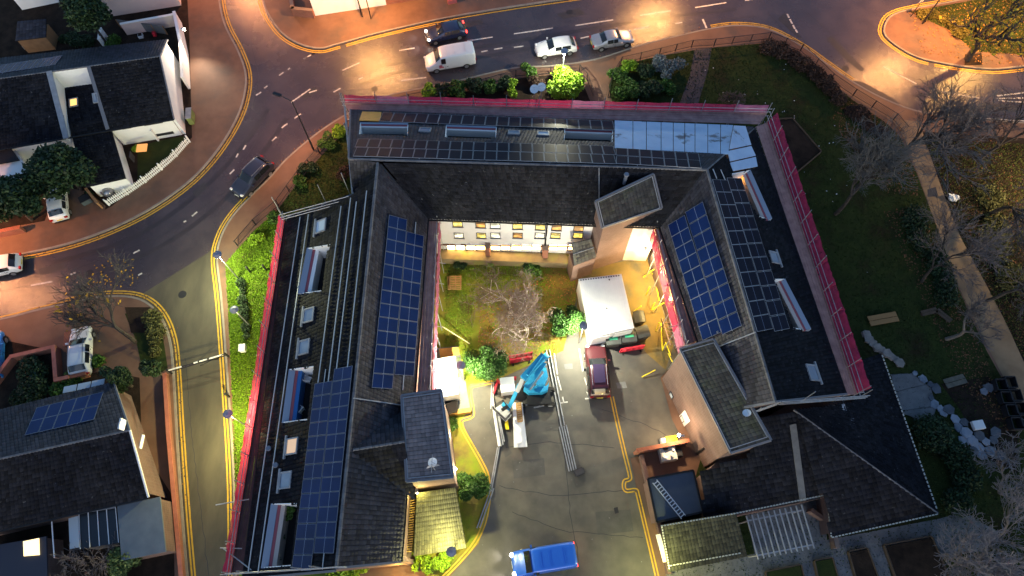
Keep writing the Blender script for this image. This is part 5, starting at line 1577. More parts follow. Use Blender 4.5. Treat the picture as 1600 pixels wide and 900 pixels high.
# stations along x (rear -> front), unit length: (x, belt z, roof z, belt half width, roof half width, lower half width)
SHAPES = {
 'hatch': dict(st=[(-.50, .62, .64, .78, .72, .80), (-.47, .90, .94, .90, .80, .93), (-.44, .96, 1.04, .95, .80, .98), (-.33, .97, 1.40, .98, .74, 1.0), (-.10, .96, 1.46, 1.0, .76, 1.0), (.06, .95, 1.42, 1.0, .74, 1.0), (.24, .91, .97, .97, .83, 1.0), (.36, .86, .90, .93, .78, .97), (.46, .72, .76, .84, .66, .90), (.50, .55, .57, .70, .55, .76)], cabin=(2, 6)),
 'sedan': dict(st=[(-.50, .66, .68, .76, .68, .80), (-.47, .88, .92, .88, .76, .92), (-.40, .93, .98, .93, .80, .97), (-.31, .94, 1.00, .96, .80, .99), (-.17, .94, 1.38, .98, .72, 1.0), (-.02, .94, 1.43, 1.0, .74, 1.0), (.09, .93, 1.39, 1.0, .73, 1.0), (.22, .90, .97, .98, .82, 1.0), (.38, .83, .87, .92, .76, .96), (.47, .70, .73, .82, .62, .88), (.50, .55, .57, .68, .5, .74)], cabin=(3, 7)),
 'suv': dict(st=[(-.50, .75, .78, .86, .80, .86), (-.48, 1.02, 1.06, .94, .84, .95), (-.46, 1.06, 1.12, .97, .84, .98), (-.38, 1.06, 1.60, .99, .80, 1.0), (-.10, 1.05, 1.68, 1.0, .80, 1.0), (.05, 1.04, 1.62, 1.0, .77, 1.0), (.25, 1.0, 1.06, .98, .84, 1.0), (.38, .97, 1.01, .96, .82, .98), (.47, .84, .87, .90, .72, .93), (.50, .62, .64, .80, .62, .84)], cabin=(2, 6)),
 'van': dict(st=[(-.50, 1.2, 1.95, .97, .86, .97), (-.49, 1.2, 2.02, 1.0, .88, 1.0), (-.2, 1.2, 2.06, 1.0, .89, 1.0), (.10, 1.2, 2.05, 1.0, .88, 1.0), (.20, 1.18, 1.98, 1.0, .85, 1.0), (.335, 1.12, 1.2, .98, .84, 1.0), (.44, 1.0, 1.05, .92, .74, .96), (.49, .82, .86, .82, .62, .9), (.50, .62, .64, .72, .55, .8)], cabin=(3, 5)),
}
def car(kind, label, px, heading, L, Wd, pm, lights=False, group=None, name='parked_car', zs=1.0, cat='car', roofm=None, roofbars=False, sunroof=False):
    """px: photo point of the middle of the car on the ground; heading: photo point its nose points at"""
    c = W(*px, .0); d = W(*heading, .0) - c
    t = thing(name, label, cat, c, atan2(d.y, d.x), group)
    S = SHAPES[kind]; st = S['st']; c0, c1 = S['cabin']
    hw = Wd / 2
    g = MB(); rings = []
    for x, zb, zr2, wb, wr, wl in st:
        zb *= zs; zr2 *= zs
        pts = [(wl * .90, .24), (wl * .99, .42), (wl, .62 * zb + .1), (wb, zb), (wr + (wb - wr) * .12, zb + (zr2 - zb) * .88), (wr * .93, zr2), (wr * .5, zr2 + .025), (0, zr2 + .035)]
        ring = [Vector((x * L, y * hw, z)) for y, z in pts] + [Vector((x * L, -y * hw, z)) for y, z in pts[-2::-1]]
        rings.append(ring)
    n = len(rings[0])
    vs = [p for r in rings for p in r]; fs = []; mi = []
    for i in range(len(rings) - 1):
        for j in range(n - 1):
            fs.append((i * n + j, (i + 1) * n + j, (i + 1) * n + j + 1, i * n + j + 1)); 
    for i in range(len(rings) - 1): fs.append((i * n, i * n + n - 1, (i + 1) * n + n - 1, (i + 1) * n))
    fs.append(tuple(range(n))); k = (len(rings) - 1) * n; fs.append(tuple(range(k + n - 1, k - 1, -1)))
    g.add(vs, fs)
    me = bpy.data.meshes.new('body'); me.from_pydata([tuple(p) for p in g.v], [], g.f)
    me.materials.append(pm); me.polygons.foreach_set('use_smooth', [True] * len(g.f)); me.update()
    body = link('body', me, t)
    md = body.modifiers.new('soft', 'SUBSURF'); md.levels = 1; md.render_levels = 1
    # glass: insets of the loft faces, lifted off the body
    def inset(i, j0, j1, a=.06, b=.1, lift=.014, i2=None):
        r0, r1 = rings[i], rings[(i + 1) if i2 is None else i2]
        q = [r0[j0], r1[j0], r1[j1], r0[j1]]
        cen = sum(q, Vector()) / 4
        nm = (q[1] - q[0]).cross(q[3] - q[0]).normalized()
        if nm.dot(cen - Vector((cen.x, 0, .7))) < 0: nm = -nm
        def bl(u, v): return q[0].lerp(q[1], u).lerp(q[3].lerp(q[2], u), v) + nm * lift
        nu = 4
        vs_ = [bl(a + (1 - 2 * a) * k_ / nu, v) for v in (b, 1 - b) for k_ in range(nu + 1)]
        return vs_, [(k_, k_ + 1, k_ + 2 + nu, k_ + 1 + nu) for k_ in range(nu)]
    for s in (0, 1):
        for i in range(c0 + (1 if kind != 'van' else 0), c1 - 1 + (1 if kind == 'van' else 0) - (1 if kind == 'van' else 0)):
            ja, jb = (3, 4) if s == 0 else (n - 4, n - 5)
            vv, ff = inset(i, ja, jb, .05, .08); MB().add(vv, ff).build('side_window', AUTOGL, t, local=True)
    if kind == 'van':
        for s in (0, 1):
            ja, jb = (3, 4) if s == 0 else (n - 4, n - 5)
            vv, ff = inset(3, ja, jb, .04, .06); MB().add(vv, ff).build('side_window', AUTOGL, t, local=True)
    def screen(i, nm, rear=False):
        g = MB(); r0, r1 = rings[i], rings[i + 1]
        ys = list(range(4, n - 4))
        k_ = []
        for r, f in ((r0, .07), (r1, .07)):
            o = r1 if r is r0 else r0
            row = [r[j].lerp(o[j], f) for j in ys]
            row[0] = row[0] * .96 + row[-1] * .04; row[-1] = row[-1] * .96 + row[0] * .04
            k_.append(row)
        nv = (k_[1][2] - k_[0][2]).cross(k_[0][-1] - k_[0][0]).normalized()
        if nv.z < 0: nv = -nv
        m = len(ys); mid = [(k_[0][q] + k_[1][q]) / 2 + nv * .015 for q in range(m)]
        vs_ = [p + nv * .02 for p in k_[0]] + [p + nv * .012 for p in mid] + [p + nv * .02 for p in k_[1]]
        fs_ = [(a * m + q, a * m + q + 1, (a + 1) * m + q + 1, (a + 1) * m + q) for a in (0, 1) for q in range(m - 1)]
        g.add(vs_, fs_).build(nm, AUTOGL, t, local=True, smooth=True)
    screen(c1 - 1 if kind != 'van' else 4, 'windscreen')
    if kind != 'van': screen(c0, 'rear_window')
    for sx in (-.30, .31):
        for sy in (-1, 1):
            wx, wy, wr_ = sx * L, sy * (hw - .09), .33 * (1.05 if kind in ('van', 'suv') else 1)
            w_ = MB().tube((wx, wy - .1, wr_), (wx, wy + .1, wr_), wr_, 18).build('wheel', RUBBER, t, local=True)
            MB().tube((wx, wy + sy * .095, wr_), (wx, wy + sy * .112, wr_), wr_ * .64, 14).build('rim', RIM, w_, local=True)
            MB().tube((wx, wy - .08, wr_ + .02), (wx, wy + sy * .02 + .0, wr_ + .02), wr_ * 1.14, 18).build('wheel_arch', BLACKP, t, local=True)
    zf = st[-3][1] * zs * .86; zrr = st[1][1] * zs * .88
    for sy in (-1, 1):
        xf = st[-2][0] * L
        MB().sphere((xf - .02, sy * hw * .70, zf), .2, 10, 6, sz=(.75, .9, .42)).build('headlight', HEADON if lights else HEADOFF, t, local=True, smooth=True)
        xr = st[0][0] * L
        MB().box((xr + .03, sy * hw * .76, zrr), (.12, hw * .3, .18 if kind != 'van' else .4)).build('tail_light', TAILON if lights else TAILOFF, t, local=True)
        MB().box((.17 * L, sy * (hw + .10), st[c1][1] * zs + .06), (.14, .2, .13)).build('mirror', pm, t, local=True)
        if roofbars: MB().beam((-.33 * L, sy * hw * .66, st[c0 + 2][2] * zs + .06), (.06 * L, sy * hw * .66, st[c0 + 2][2] * zs + .06), .04, .04).build('roof_bar', ALU, t, local=True)
    MB().box((st[-1][0] * L + .012, 0, .45), (.03, .52, .11)).build('number_plate', PLATEW, t, local=True)
    MB().box((st[0][0] * L - .012, 0, .62 if kind != 'van' else .5), (.03, .52, .11)).build('number_plate', PLATEY, t, local=True)
    MB().box((st[-1][0] * L - .05, 0, .34), (.12, hw * 1.35, .16)).build('bumper', BLACKP, t, local=True)
    MB().box((st[0][0] * L + .05, 0, .36), (.12, hw * 1.45, .16)).build('bumper', BLACKP, t, local=True)
    if sunroof:
        zt = st[c0 + 2][2] * zs + .05
        MB().slab([(-.28 * L, -hw * .5, zt - .03), (.06 * L, -hw * .52, zt), (.06 * L, hw * .52, zt), (-.28 * L, hw * .5, zt - .03)], .02).build('glass_roof', SUNROOF, t, local=True)
    for sx in (.02, -.2) if kind != 'van' else (.12,):      # shut lines of the doors, handles and wipers
        for sy in (-1, 1):
            MB().beam((sx * L, sy * (hw + .004), .34), (sx * L, sy * (hw * .985 + .012), .9 * zs), .018, .02, up=(0, 1, 0)).build('door_seam', BLACKP, t, local=True)
            MB().box((sx * L - .22, sy * (hw + .008), .84 * zs), (.17, .03, .035)).build('door_handle', BLACKP, t, local=True)
    xw, zw = st[c1][0] * L - .02, st[c1][2] * zs + .06
    for sy in (-.45, .25):
        MB().beam((xw, sy * hw, zw), (xw - .3, (sy + .4) * hw, zw + .2), .02, .02).build('wiper', BLACKP, t, local=True)
    if kind != 'van':
        for sy in (-1, 1):
            MB().beam((xw + .1, sy * hw * .72, zw - .03), (st[-3][0] * L, sy * hw * .60, st[-3][2] * zs + .012), .015, .012).build('bonnet_seam', BLACKP, t, local=True)
    if kind == 'van':
        zt = 2.06 * zs + .03
        for f in (-.32, -.1, .05): MB().box((f * L, 0, zt), (.05, hw * 1.2, .03)).build('roof_rib', pm, t, local=True)
        MB().box((-.36 * L, -hw - .01, 1.0 * zs), (.3 * L, .02, .06)).build('side_rail', BLACKP, t, local=True)
    if lights:
        for sy in (-1, 1):
            l = light('headlamp_beam', MW[t] @ Vector((.53 * L, sy * hw * .7, .65)), 'SPOT', 90, (1, .95, .85), .06, 70, .7, t)
            v = (MW[t] @ Vector((6, sy * 1.0, 0))) - (MW[t] @ Vector((.53 * L, sy * hw * .7, .65)))
            l.rotation_euler = (MW[t].to_3x3().inverted() @ v).to_track_quat('-Z', 'Y').to_euler()
    return t
PW = paint('white_car_paint', (.72, .72, .72)); PS = paint('silver_car_paint', (.33, .34, .38), .5, .35)
PDK = paint('dark_blue_car_paint', (.03, .035, .06), .3); PB = paint('blue_van_paint', (.02, .12, .62), .1)
PR = paint('dark_red_car_paint', (.05, .009, .014), .1); PBL = paint('bright_blue_car_paint', (.05, .3, .7), .2); PNV = paint('navy_car_paint', (.02, .03, .08), .3)
g_ = 'vehicles on the main road'
v = car('van', 'white panel van on the main road, nose to the left', (704, 100), (640, 111), 5.3, 2.0, PW, group=g_, name='van', cat='van')
SIGN = mat('cab_poster', (.5, .12, .16), .6)
MB().box((.20 * 5.3, 1.02, .95), (.5, .02, .42)).build('door_poster', SIGN, v, local=True)
for k in range(4): MB().box((-2.655, -.7 + .42 * k, 1.85), (.03, .12, .06)).build('rear_mark', BLACKP, v, local=True)
car('hatch', 'white car parked on the main road beside the white lamp', (868, 80), (800, 90), 4.5, 1.85, PW, group=g_)
car('sedan', 'silver saloon parked on the main road ahead of the gate path', (955, 68), (1020, 57), 4.6, 1.85, PS, group=g_)
car('suv', 'dark SUV parked at the curb on the curved road west of the block', (398, 283), (352, 330), 4.6, 1.9, PDK, group=g_, roofbars=True, lights=False)
car('hatch', 'white hatchback cut by the left edge of the picture', (2, 422), (-80, 440), 4.4, 1.85, PW, group=g_)
car('hatch', 'navy car driving on the main road with its lamps on', (697, 57), (600, 79), 4.4, 1.85, PNV, lights=True, group=g_)
car('hatch', 'white car with black glass parked on the driveway under the round tree', (97, 322), (92, 270), 4.0, 1.75, PW, group='cars at the houses')
car('hatch', 'pale hatchback parked beside the red garden wall', (133, 552), (134, 500), 4.6, 1.85, PW, group='cars at the houses', roofbars=True)
car('suv', 'blue car cut by the left edge beside the terracotta wall', (-4, 560), (-2, 500), 4.4, 1.85, PBL, group='cars at the houses', zs=.95)
car('suv', 'dark red car with purple glass roof parked in the yard', (932, 583), (924, 500), 4.7, 1.9, PR, group='vehicles in the yard', zs=.96, roofbars=True, sunroof=True)
v = car('van', 'bright blue van leaving the yard with headlights lit', (849, 875), (740, 893), 4.9, 1.95, PB, lights=True, group='vehicles in the yard', name='van', cat='van', zs=.93)
# ================================================================ THINGS IN THE YARD
BLUEM = mat('lift_blue', (.03, .3, .55), .4, (.025, .24, .46), 1.5)
GREYM = mat('machine_grey', (.35, .36, .38), .5)
lf = thing('boom_lift', 'blue articulated boom lift with its basket lowered over the trailer', 'boom lift', W(838, 612, .14))
def P(x, y, z): return W(x, y, z)
MB().prism([tuple(P(x, y, .5)[:2]) for x, y in ((822, 604), (858, 606), (862, 632), (824, 634))], .42, .85).build('chassis', BLACKP, lf)
for x, y in ((824, 606), (859, 609), (824, 630), (860, 632)):
    p = P(x, y, .42); w_ = MB().tube(p + Vector((0, -.14, 0)), p + Vector((0, .14, 0)), .42, 16).build('wheel', RUBBER, lf)
    MB().tube(p + Vector((0, -.15, 0)), p + Vector((0, .15, 0)), .2, 10).build('hub', GREYM, w_)
MB().prism([tuple(P(x, y, 1.4)[:2]) for x, y in ((820, 600), (826, 604), (854, 604), (858, 598), (856, 610), (848, 614), (826, 615), (818, 609))], .9, 1.6).build('turntable', BLUEM, lf)
MB().prism([tuple(P(x, y, 1.8)[:2]) for x, y in ((846, 575), (853, 577), (856, 590), (850, 603), (838, 604), (838, 590))], 1.0, 2.2).build('engine_cover', BLUEM, lf)
MB().beam(P(822, 606, 2.3), P(850, 566, 3.0), .5, .5).build('lower_boom', BLUEM, lf)
MB().beam(P(827, 608, 1.9), P(848, 580, 2.4), .28, .3).build('lift_ram', GREYM, lf)
MB().beam(P(850, 556, 3.5), P(817, 592, 3.3), .55, .55).build('upper_boom', BLUEM, lf)
MB().beam(P(846, 556, 4.0), P(824, 586, 3.9), .2, .25).build('cover_plate', BLUEM, lf)
MB().beam(P(817, 592, 3.2), P(808, 612, 2.6), .32, .32).build('telescope', GREYM, lf)
MB().beam(P(812, 600, 2.85), P(797, 634, 1.6), .3, .3).build('fly_boom', BLUEM, lf)
MB().tube(P(848, 556, 3.3), P(853, 562, 3.3), .4, 12).build('knuckle', BLUEM, lf)
MB().beam(P(785, 631, 1.5), P(797, 639, 1.5), .35, .3).build('jib_head', BLUEM, lf)
bk = [P(770, 640, .9), P(786, 630, .9), P(800, 648, .9), P(790, 659, .9)]
cen = sum(bk, Vector()) / 4
bs = MB().slab([p + Vector((0, 0, 0)) for p in bk], .05).build('basket_floor', GREYM, lf)
g = MB()
for i in range(4):
    a, b = bk[i], bk[(i + 1) % 4]
    for h in (.4, .75, 1.1): g.tube(a + Vector((0, 0, h)), b + Vector((0, 0, h)), .025, 6)
    g.tube(a, a + Vector((0, 0, 1.1)), .025, 6)
g.build('basket_rail', DARKST, lf)
MB().box(tuple(cen + Vector((.1, .1, .9))), (.5, .25, .3), .6).build('control_box', BLACKP, lf)
# flatbed trailer with crates of panels, white box
tr = thing('trailer', 'white flatbed trailer loaded with pale boards beside the boom lift', 'trailer', W(800, 665, .14))
MB().slab([P(801, 630, .75), P(816, 629, .75), P(824, 698, .75), P(803, 699, .75)], .1).build('bed', WPVC, tr)
MB().slab([P(803, 629, .95), P(812, 629, .95), P(816, 690, .95), P(806, 694, .95)], .12).build('side_board', WPVC, tr)
for x, y in ((804, 640), (819, 640), (807, 690), (822, 688)):
    p = P(x, y, .35); MB().tube(p + Vector((-.1, 0, 0)), p + Vector((.1, 0, 0)), .33, 14).build('wheel', RUBBER, tr)
pa = thing('pallet', 'yellow slatted pallet lying on the trailer deck', 'pallet', P(813, 645, .88))
for i in range(9):
    f = i / 8; MB().beam(P(806 + 2.5 * f, 631 + 28 * f, 1.0), P(814 + 2.5 * f, 629.5 + 28 * f, 1.0), .16, .04).build('slat', PALET, pa)
for a, b in (((806.5, 631), (809, 659)), ((814, 629.5), (816.5, 658))): MB().beam(P(*a, .93), P(*b, .93), .08, .09).build('runner', PALET, pa)
rl = thing('steel_bundle', 'bundle of long pale steel sections on the ground left of the boom lift', 'steel sections', P(776, 665, .15))
for k, (a, b) in enumerate((((769, 622), (780, 697)), ((773, 640), (783, 697)), ((777, 642), (786, 695)), ((780, 650), (788, 690)))):
    MB().beam(P(*a, .3 + .05 * k), P(*b, .3 + .05 * k), .2 if k == 0 else .1, .16).build('section', WPVC if k == 0 else STEEL, rl)
props(MB().beam(P(791, 657, .25), P(793, 671, .25), .3, .14).build('wheel_chock', mat('bright_yellow', (.7, .55, .02), .5)), 'bright yellow wedge on the ground below the lift basket', 'wheel chock')
clutter('site_box', 'white site storage box beside the red barrier ends and the boom', 'box', 793, 607, .14, (1.15, 1.2, 1.2), WPVC, .1, parts=(('lid', (0, 0, 1.24), (1.2, 1.25, .07), WPVC),))
REDP = mat('barrier_red', (.62, .035, .06), .5, (.5, .03, .05), 1.5)
def barrier(label, a, b, h=1.0, z=.14, panels=1):
    A_, B_ = W(*a, z), W(*b, z)
    t = thing('plastic_barrier', label, 'barrier', A_.lerp(B_, .5), 0, 'red plastic barriers')
    d = (B_ - A_); u = d.normalized(); nrm = Vector((-u.y, u.x, 0))
    for h0, w in ((.18, .1), (.55, .08), (.92, .1)):
        MB().beam(A_ + Vector((0, 0, h0 * h)), B_ + Vector((0, 0, h0 * h)), w, .16).build('rail', REDP, t)
    for i in range(5):
        p = A_.lerp(B_, i / 4); MB().box((p.x, p.y, z + h * .55), (.08, .07, h * .9), atan2(u.y, u.x)).build('upright', REDP, t)
    for f in (.12, .88):
        p = A_.lerp(B_, f); MB().beam(p - nrm * .3 + Vector((0, 0, .05)), p + nrm * .3 + Vector((0, 0, .05)), .14, .08).build('foot', BLACKP, t)
    return t
barrier('red plastic barrier standing between the bare shrub and the boom lift', (796, 562), (831, 556))
barrier('second red plastic barrier just below the one by the bare shrub', (797, 568), (831, 562))
barrier('red plastic barrier in front of the green-lidded bins', (968, 551), (1004, 545))
barrier('short red plastic barrier left of the white site box', (772, 617), (778, 597))
barrier('red plastic barrier end showing behind the white site box', (780, 600), (806, 594))
# white container cabin
ct = thing('container', 'white corrugated site container in the courtyard', 'container', W(955, 505, .14))
cq = [W(904, 436, 2.7), W(971, 428, 2.7), W(991, 512, 2.7), W(923, 527, 2.7)]
cw = [Vector((p.x, p.y, 0)) for p in cq]; cc = sum(cq, Vector()) / 4
CONT = mat('container_white', (.72, .73, .74), .5, (.64, .65, .67), .8)
prism_walls(ct, [p + (Vector((cc.x, cc.y, 0)) - p) * .01 for p in cw], 2.6, CONT, 'wall', .14)
MB().slab(cq, .1).build('roof', CONT, ct)
for i in range(20):
    f = (i + .5) / 20
    MB().beam(cq[0].lerp(cq[1], f) + Vector((0, 0, .02)) + (cq[3] - cq[0]) * .04, cq[3].lerp(cq[2], f) + Vector((0, 0, .02)) - (cq[3] - cq[0]) * .02, .09, .05).build('roof_rib', CONT, ct)
for i in range(16):
    p = cq[0].lerp(cq[1], (i + .8) / 17) + (cq[3] - cq[0]) * .025 + Vector((0, 0, .02)); MB().box(tuple(p), (.1, .1, .05)).build('vent_slot', DARKST, ct)
for x, y in ((948, 482), (952, 437)): MB().box(tuple(W(x, y, 2.73)), (.12, .12, .06)).build('roof_bolt', DARKST, ct)
for i in range(2):
    a, b = (cq[3], cq[2]); p = a.lerp(b, .25 + .5 * i); MB().box((p.x, p.y - .05, 1.35), (1.6, .06, 2.2), atan2((b - a).y, (b - a).x)).build('door', CONT, ct)
# bins
def bin_(label, px, rz, top, z=.14, w=1.25, dpt=1.0, h=1.25, body=None):
    c = W(*px, z); t = thing('wheelie_bin', label, 'bin', c, rz, 'large wheeled bins by the container')
    b = .82
    g = MB(); g.add([(-w / 2 * b, -dpt / 2 * b, .2), (w / 2 * b, -dpt / 2 * b, .2), (w / 2 * b, dpt / 2 * b, .2), (-w / 2 * b, dpt / 2 * b, .2), (-w / 2, -dpt / 2, h), (w / 2, -dpt / 2, h), (w / 2, dpt / 2, h), (-w / 2, dpt / 2, h)], BOXF)
    g.build('body', body or mat('bin_grey', (.06, .065, .065), .5, (.045, .05, .05), 2), t, local=True)
    g = MB(); n = 6; vs = []
    for k in range(n + 1):
        a = k / n; vs += [(-w / 2 - .03, -dpt / 2 - .03 + (dpt + .06) * a, h + .02 + .16 * sin(pi * a)), (w / 2 + .03, -dpt / 2 - .03 + (dpt + .06) * a, h + .02 + .16 * sin(pi * a))]
    g.add(vs, [(2 * k, 2 * k + 1, 2 * k + 3, 2 * k + 2) for k in range(n)] + [tuple(range(0, 2 * n + 2, 2)), tuple(range(2 * n + 1, 0, -2))]).build('lid', body or bpy.data.materials['bin_grey'], t, local=True, smooth=False)
    if top: MB().box((0, -.05, h + .19), (w * .6, .22, .05)).build('lid_label', top, t, local=True)
    for x in (-1, 1):
        for y in (-1, 1): MB().tube((x * w * .33 - .03, y * dpt * .33, .12), (x * w * .33 + .03, y * dpt * .33, .12), .11, 10).build('wheel', RUBBER, t, local=True)
    MB().tube((-w / 2, -dpt / 2 - .06, h - .05), (w / 2, -dpt / 2 - .06, h - .05), .025, 6).build('handle', BLACKP, t, local=True)
    return t
GRN = mat('green_lid', (.04, .34, .2), .5)
bin_('grey bin with a green lid label, at the left of the bin row', (955, 537), .1, GRN)
bin_('grey bin with a green lid label, middle of the bin row', (979, 533), .1, GRN)
bin_('plain dark bin at the right end of the bin row', (1000, 526), .25, None, w=1.1)
bin_('dark bin tucked beside the container corner', (995, 503), 1.7, None, w=1.0, dpt=.9)
# white shed under the lamp
sh = thing('garden_shed', 'white flat-roofed shed glowing under the courtyard lamp', 'shed', W(705, 615, .14))
sq = [W(676, 562, 2.6), W(711, 556, 2.6), W(717, 615, 2.6), W(684, 622, 2.6)]
prism_walls(sh, [p + (sum(sq, Vector()) / 4 - p) * .05 for p in sq], 2.5, mat('grey_wall', (.5, .48, .44), .8))
MB().slab(sq, .1).build('roof', CONT, sh)
MB().slab([W(686, 545, 1.6), W(716, 542, 1.6), W(718, 554, 1.6), W(688, 558, 1.6)], .08).build('side_deck', WOODY, sh)
o = MB().prism([tuple(W(x, y, 1.2)[:2]) for x, y in ((688, 633), (714, 625), (714, 640), (692, 648))], .14, 1.1).build('crate_stack', mat('dark_crate', (.06, .055, .05), .7)); props(o, 'dark crate on the ground below the white shed', 'crate')
tw = thing('timber_stack', 'orange timber beams lying by the yellow line corner below the shed', 'timber', W(715, 646, .15))
for k in range(4):
    MB().beam(W(697, 648.5 - k * 1.5, .3 + .1 * (k % 2)), W(736, 643.5 - k * 1.7, .3 + .1 * (k % 2)), .2, .16).build('beam', WOODY, tw)
pl = thing('pallet', 'orange pallets stacked on the courtyard grass by the west scaffold', 'pallet', W(711, 442, .14))
for k in range(8):
    f = k / 7
    MB().beam(W(702, 432 + 19 * f, .5), W(721, 432 + 20 * f, .5), .1, .05).build('slat', PALET, pl)
for x in (703, 712, 720): MB().beam(W(x, 431, .42), W(x - .5, 452, .42), .1, .1).build('runner', PALET, pl)
for k in range(3): MB().beam(W(700 + k, 433, .25), W(701 + k, 452, .25), .12, .3).build('block', PALET, pl)
# steel sections on yard floor
def section(label, a, b, n, sp, z=.16):
    t = thing('steel_bundle', label, 'steel sections', W(*a, z))
    A_, B_ = W(*a, z + .08), W(*b, z + .08); nrm = (B_ - A_).normalized().cross(Vector((0, 0, 1)))
    for k in range(n):
        o = nrm * sp * (k - (n - 1) / 2)
        MB().beam(A_ + o + (B_ - A_) * R.uniform(0, .03), B_ + o - (B_ - A_) * R.uniform(0, .04), .09, .09).build('section', STEEL, t)
    return t
section('pair of long pale tubes lying from the parking bays towards the yard centre', (856, 546), (880, 668), 2, .28)
section('bundle of pale tubes ending in the yard centre', (879, 664), (895, 736), 4, .2)
section('two crossing thin tubes beside the west yellow lines, upper pair', (779, 698), (766, 770), 2, .14)
section('two crossing thin tubes beside the west yellow lines, lower pair', (770, 762), (747, 826), 2, .2)
section('thin tube frame left of the boom lift', (770, 597), (768, 640), 2, .15)
clutter('rubble_bag', 'dark heap of rubble at the end of the tube bundle', 'rubble', 905, 738, .14, (.9, .6, .3), PATCH, .4, .1)
YT = mat('yellow_plastic', (.75, .62, .03), .4)
ys = thing('yellow_footings', 'bright yellow protective sleeves on poles east of the container', 'pole sleeves', W(1020, 440, .14))
for a, b, za, zb in (((1005, 433), (1023, 420), .3, 1.2), ((1019, 428), (1024, 424), .3, .8), ((1010, 460), (1015, 448), .2, 1.5), ((1026, 448), (1030, 470), .2, .3), ((1017, 484), (1023, 473), .2, 1.2), ((1019, 484), (1038, 473), .3, 1.0), ((1025, 517), (1030, 504), .2, .9), ((1033, 505), (1035, 547), .2, .25), ((1035, 548), (1039, 538), .2, 1.0), ((990, 487), (1002, 478), .3, 1.0), ((1003, 589), (1024, 578), .25, .5), ((1044, 552), (1051, 566), .3, .5), ((1040, 535), (1048, 556), .2, .8)):
    MB().tube(W(*a, za), W(*b, zb), .045, 8).build('sleeve', YT, ys)
ld = thing('ladder', 'aluminium ladder leaning on the east courtyard scaffold', 'ladder', W(1048, 520, .14))
la, lb = W(1026, 505, .2), W(1058, 520, 4.5)
for k in (0, 1): MB().beam(W(1034 + 14 * k, 497, .2), W(1048 + 12 * k, 540, 3.5), .08, .08).build('rail', mat('brown_steel', (.2, .12, .1), .6), ld)
for k in range(9): 
    f = (k + .5) / 9; MB().beam(W(1034, 497, .2).lerp(W(1048, 540, 3.5), f), W(1048, 497, .2).lerp(W(1060, 540, 3.5), f), .06, .06).build('rung', bpy.data.materials['brown_steel'], ld)
for i in range(4):
    t = thing('crate', ['yellow crate by the lamplit door', 'small white tub on the brick bin-store wall', 'white machine standing inside the bin store', 'dark drum beside the white machine in the bin store'][i], ['crate', 'tub', 'machine', 'drum'][i], W(*[(1047, 688), (1035, 690), (1041, 712), (1057, 710)][i], .14))
    dd_ = [(.95, .5, .6), (.4, .4, .5), (1.25, 1.1, 1.0), (.6, .6, .8)][i]
    m_ = [YT, WPVC, mat('white_machine', (.5, .48, .46), .5), DARKST][i]
    MB().box((0, 0, dd_[2] / 2), dd_, .15).build('body', m_, t, local=True)
    MB().box((0, 0, dd_[2] + .03), (dd_[0] * .9, dd_[1] * .9, .05), .15).build('lid', m_, t, local=True)
    if i == 2:
        for k in range(5): MB().box((R.uniform(-.4, .4), R.uniform(-.35, .35), 1.12), (R.uniform(.15, .4), R.uniform(.1, .3), .2), R.uniform(0, 3)).build('loose_part', [DARKST, WPVC, GREYM][k % 3], t, local=True)
# terrace furniture
def chair(label, loc, rz):
    t = thing('garden_chair', label, 'chair', loc, rz, 'white garden chairs on the roof terraces')
    MB().box((0, 0, .42), (.5, .5, .05)).build('seat', WPVC, t, local=True)
    MB().box((-.25, 0, .68), (.05, .5, .5)).build('backrest', WPVC, t, local=True)
    for x in (-.2, .2):
        for y in (-.2, .2): MB().box((x, y, .2), (.05, .05, .4)).build('leg', WPVC, t, local=True)
    for y in (-.26, .26): MB().box((0, y, .62), (.45, .05, .04)).build('armrest', WPVC, t, local=True)
    return t
def terr_z(fc, q, depth): return min(fc.at(*q[0]).z, fc.at(*(q[3] if fc is WF else q[1])).z) - depth
for k, (x, y, n) in enumerate(((478, 585, 'white chair at the north end of the cluttered west terrace'), (482, 594, 'second white chair beside the one at the north end of the west terrace'), (470, 641, 'white chair at the south end of the cluttered west terrace'))):
    zf = terr_z(WF, W_terr[1], 1.15); p = W(x, y, zf + .2); p.z = zf; chair(n, p, k * 1.3)
def pot(label, loc, r, leafm, h=.5):
    t = thing('potted_plant', label, 'potted plant', loc)
    MB().tube((0, 0, 0), (0, 0, .35), r * .5, 10, r * .65).build('pot', mat('clay_pot', (.3, .12, .07), .8) if 'clay_pot' not in bpy.data.materials else bpy.data.materials['clay_pot'], t, local=True)
    n = 120; V = []; 
    for _ in range(n):
        a, b, rr = R.uniform(0, 2 * pi), R.uniform(0, 1), r * R.uniform(.3, 1)
        c = Vector((cos(a) * rr * sin(b * 2.4), sin(a) * rr * sin(b * 2.4), .4 + h * b)); 
        u = Vector((R.uniform(-1, 1), R.uniform(-1, 1), R.uniform(-.4, .4))).normalized() * .09; w = u.cross(Vector((R.uniform(-1, 1), R.uniform(-1, 1), 1))).normalized() * .06
        V += [c - u - w, c + u - w, c + u + w, c - u + w]
    g = MB(); g.add(V, [(4 * i, 4 * i + 1, 4 * i + 2, 4 * i + 3) for i in range(n)]).build('foliage', leafm, t, local=True)
    return t
zf = terr_z(WF, W_terr[2], 1.15)
for k, (x, y, lm, n) in enumerate(((456, 797, LEAFG, 'green potted plant at the north end of the southern west terrace'), (453, 806, LEAFG, 'second green potted plant on the southern west terrace'), (434, 872, LEAFD, 'dark potted plant at the south end of the southern west terrace'), (440, 840, LEAFD, 'dark potted plant midway along the southern west terrace'))):
    p = W(x, y, zf + .2); p.z = zf; pot(n, p, .4, lm)
zf = terr_z(EF, E_terr[0], 1.2)
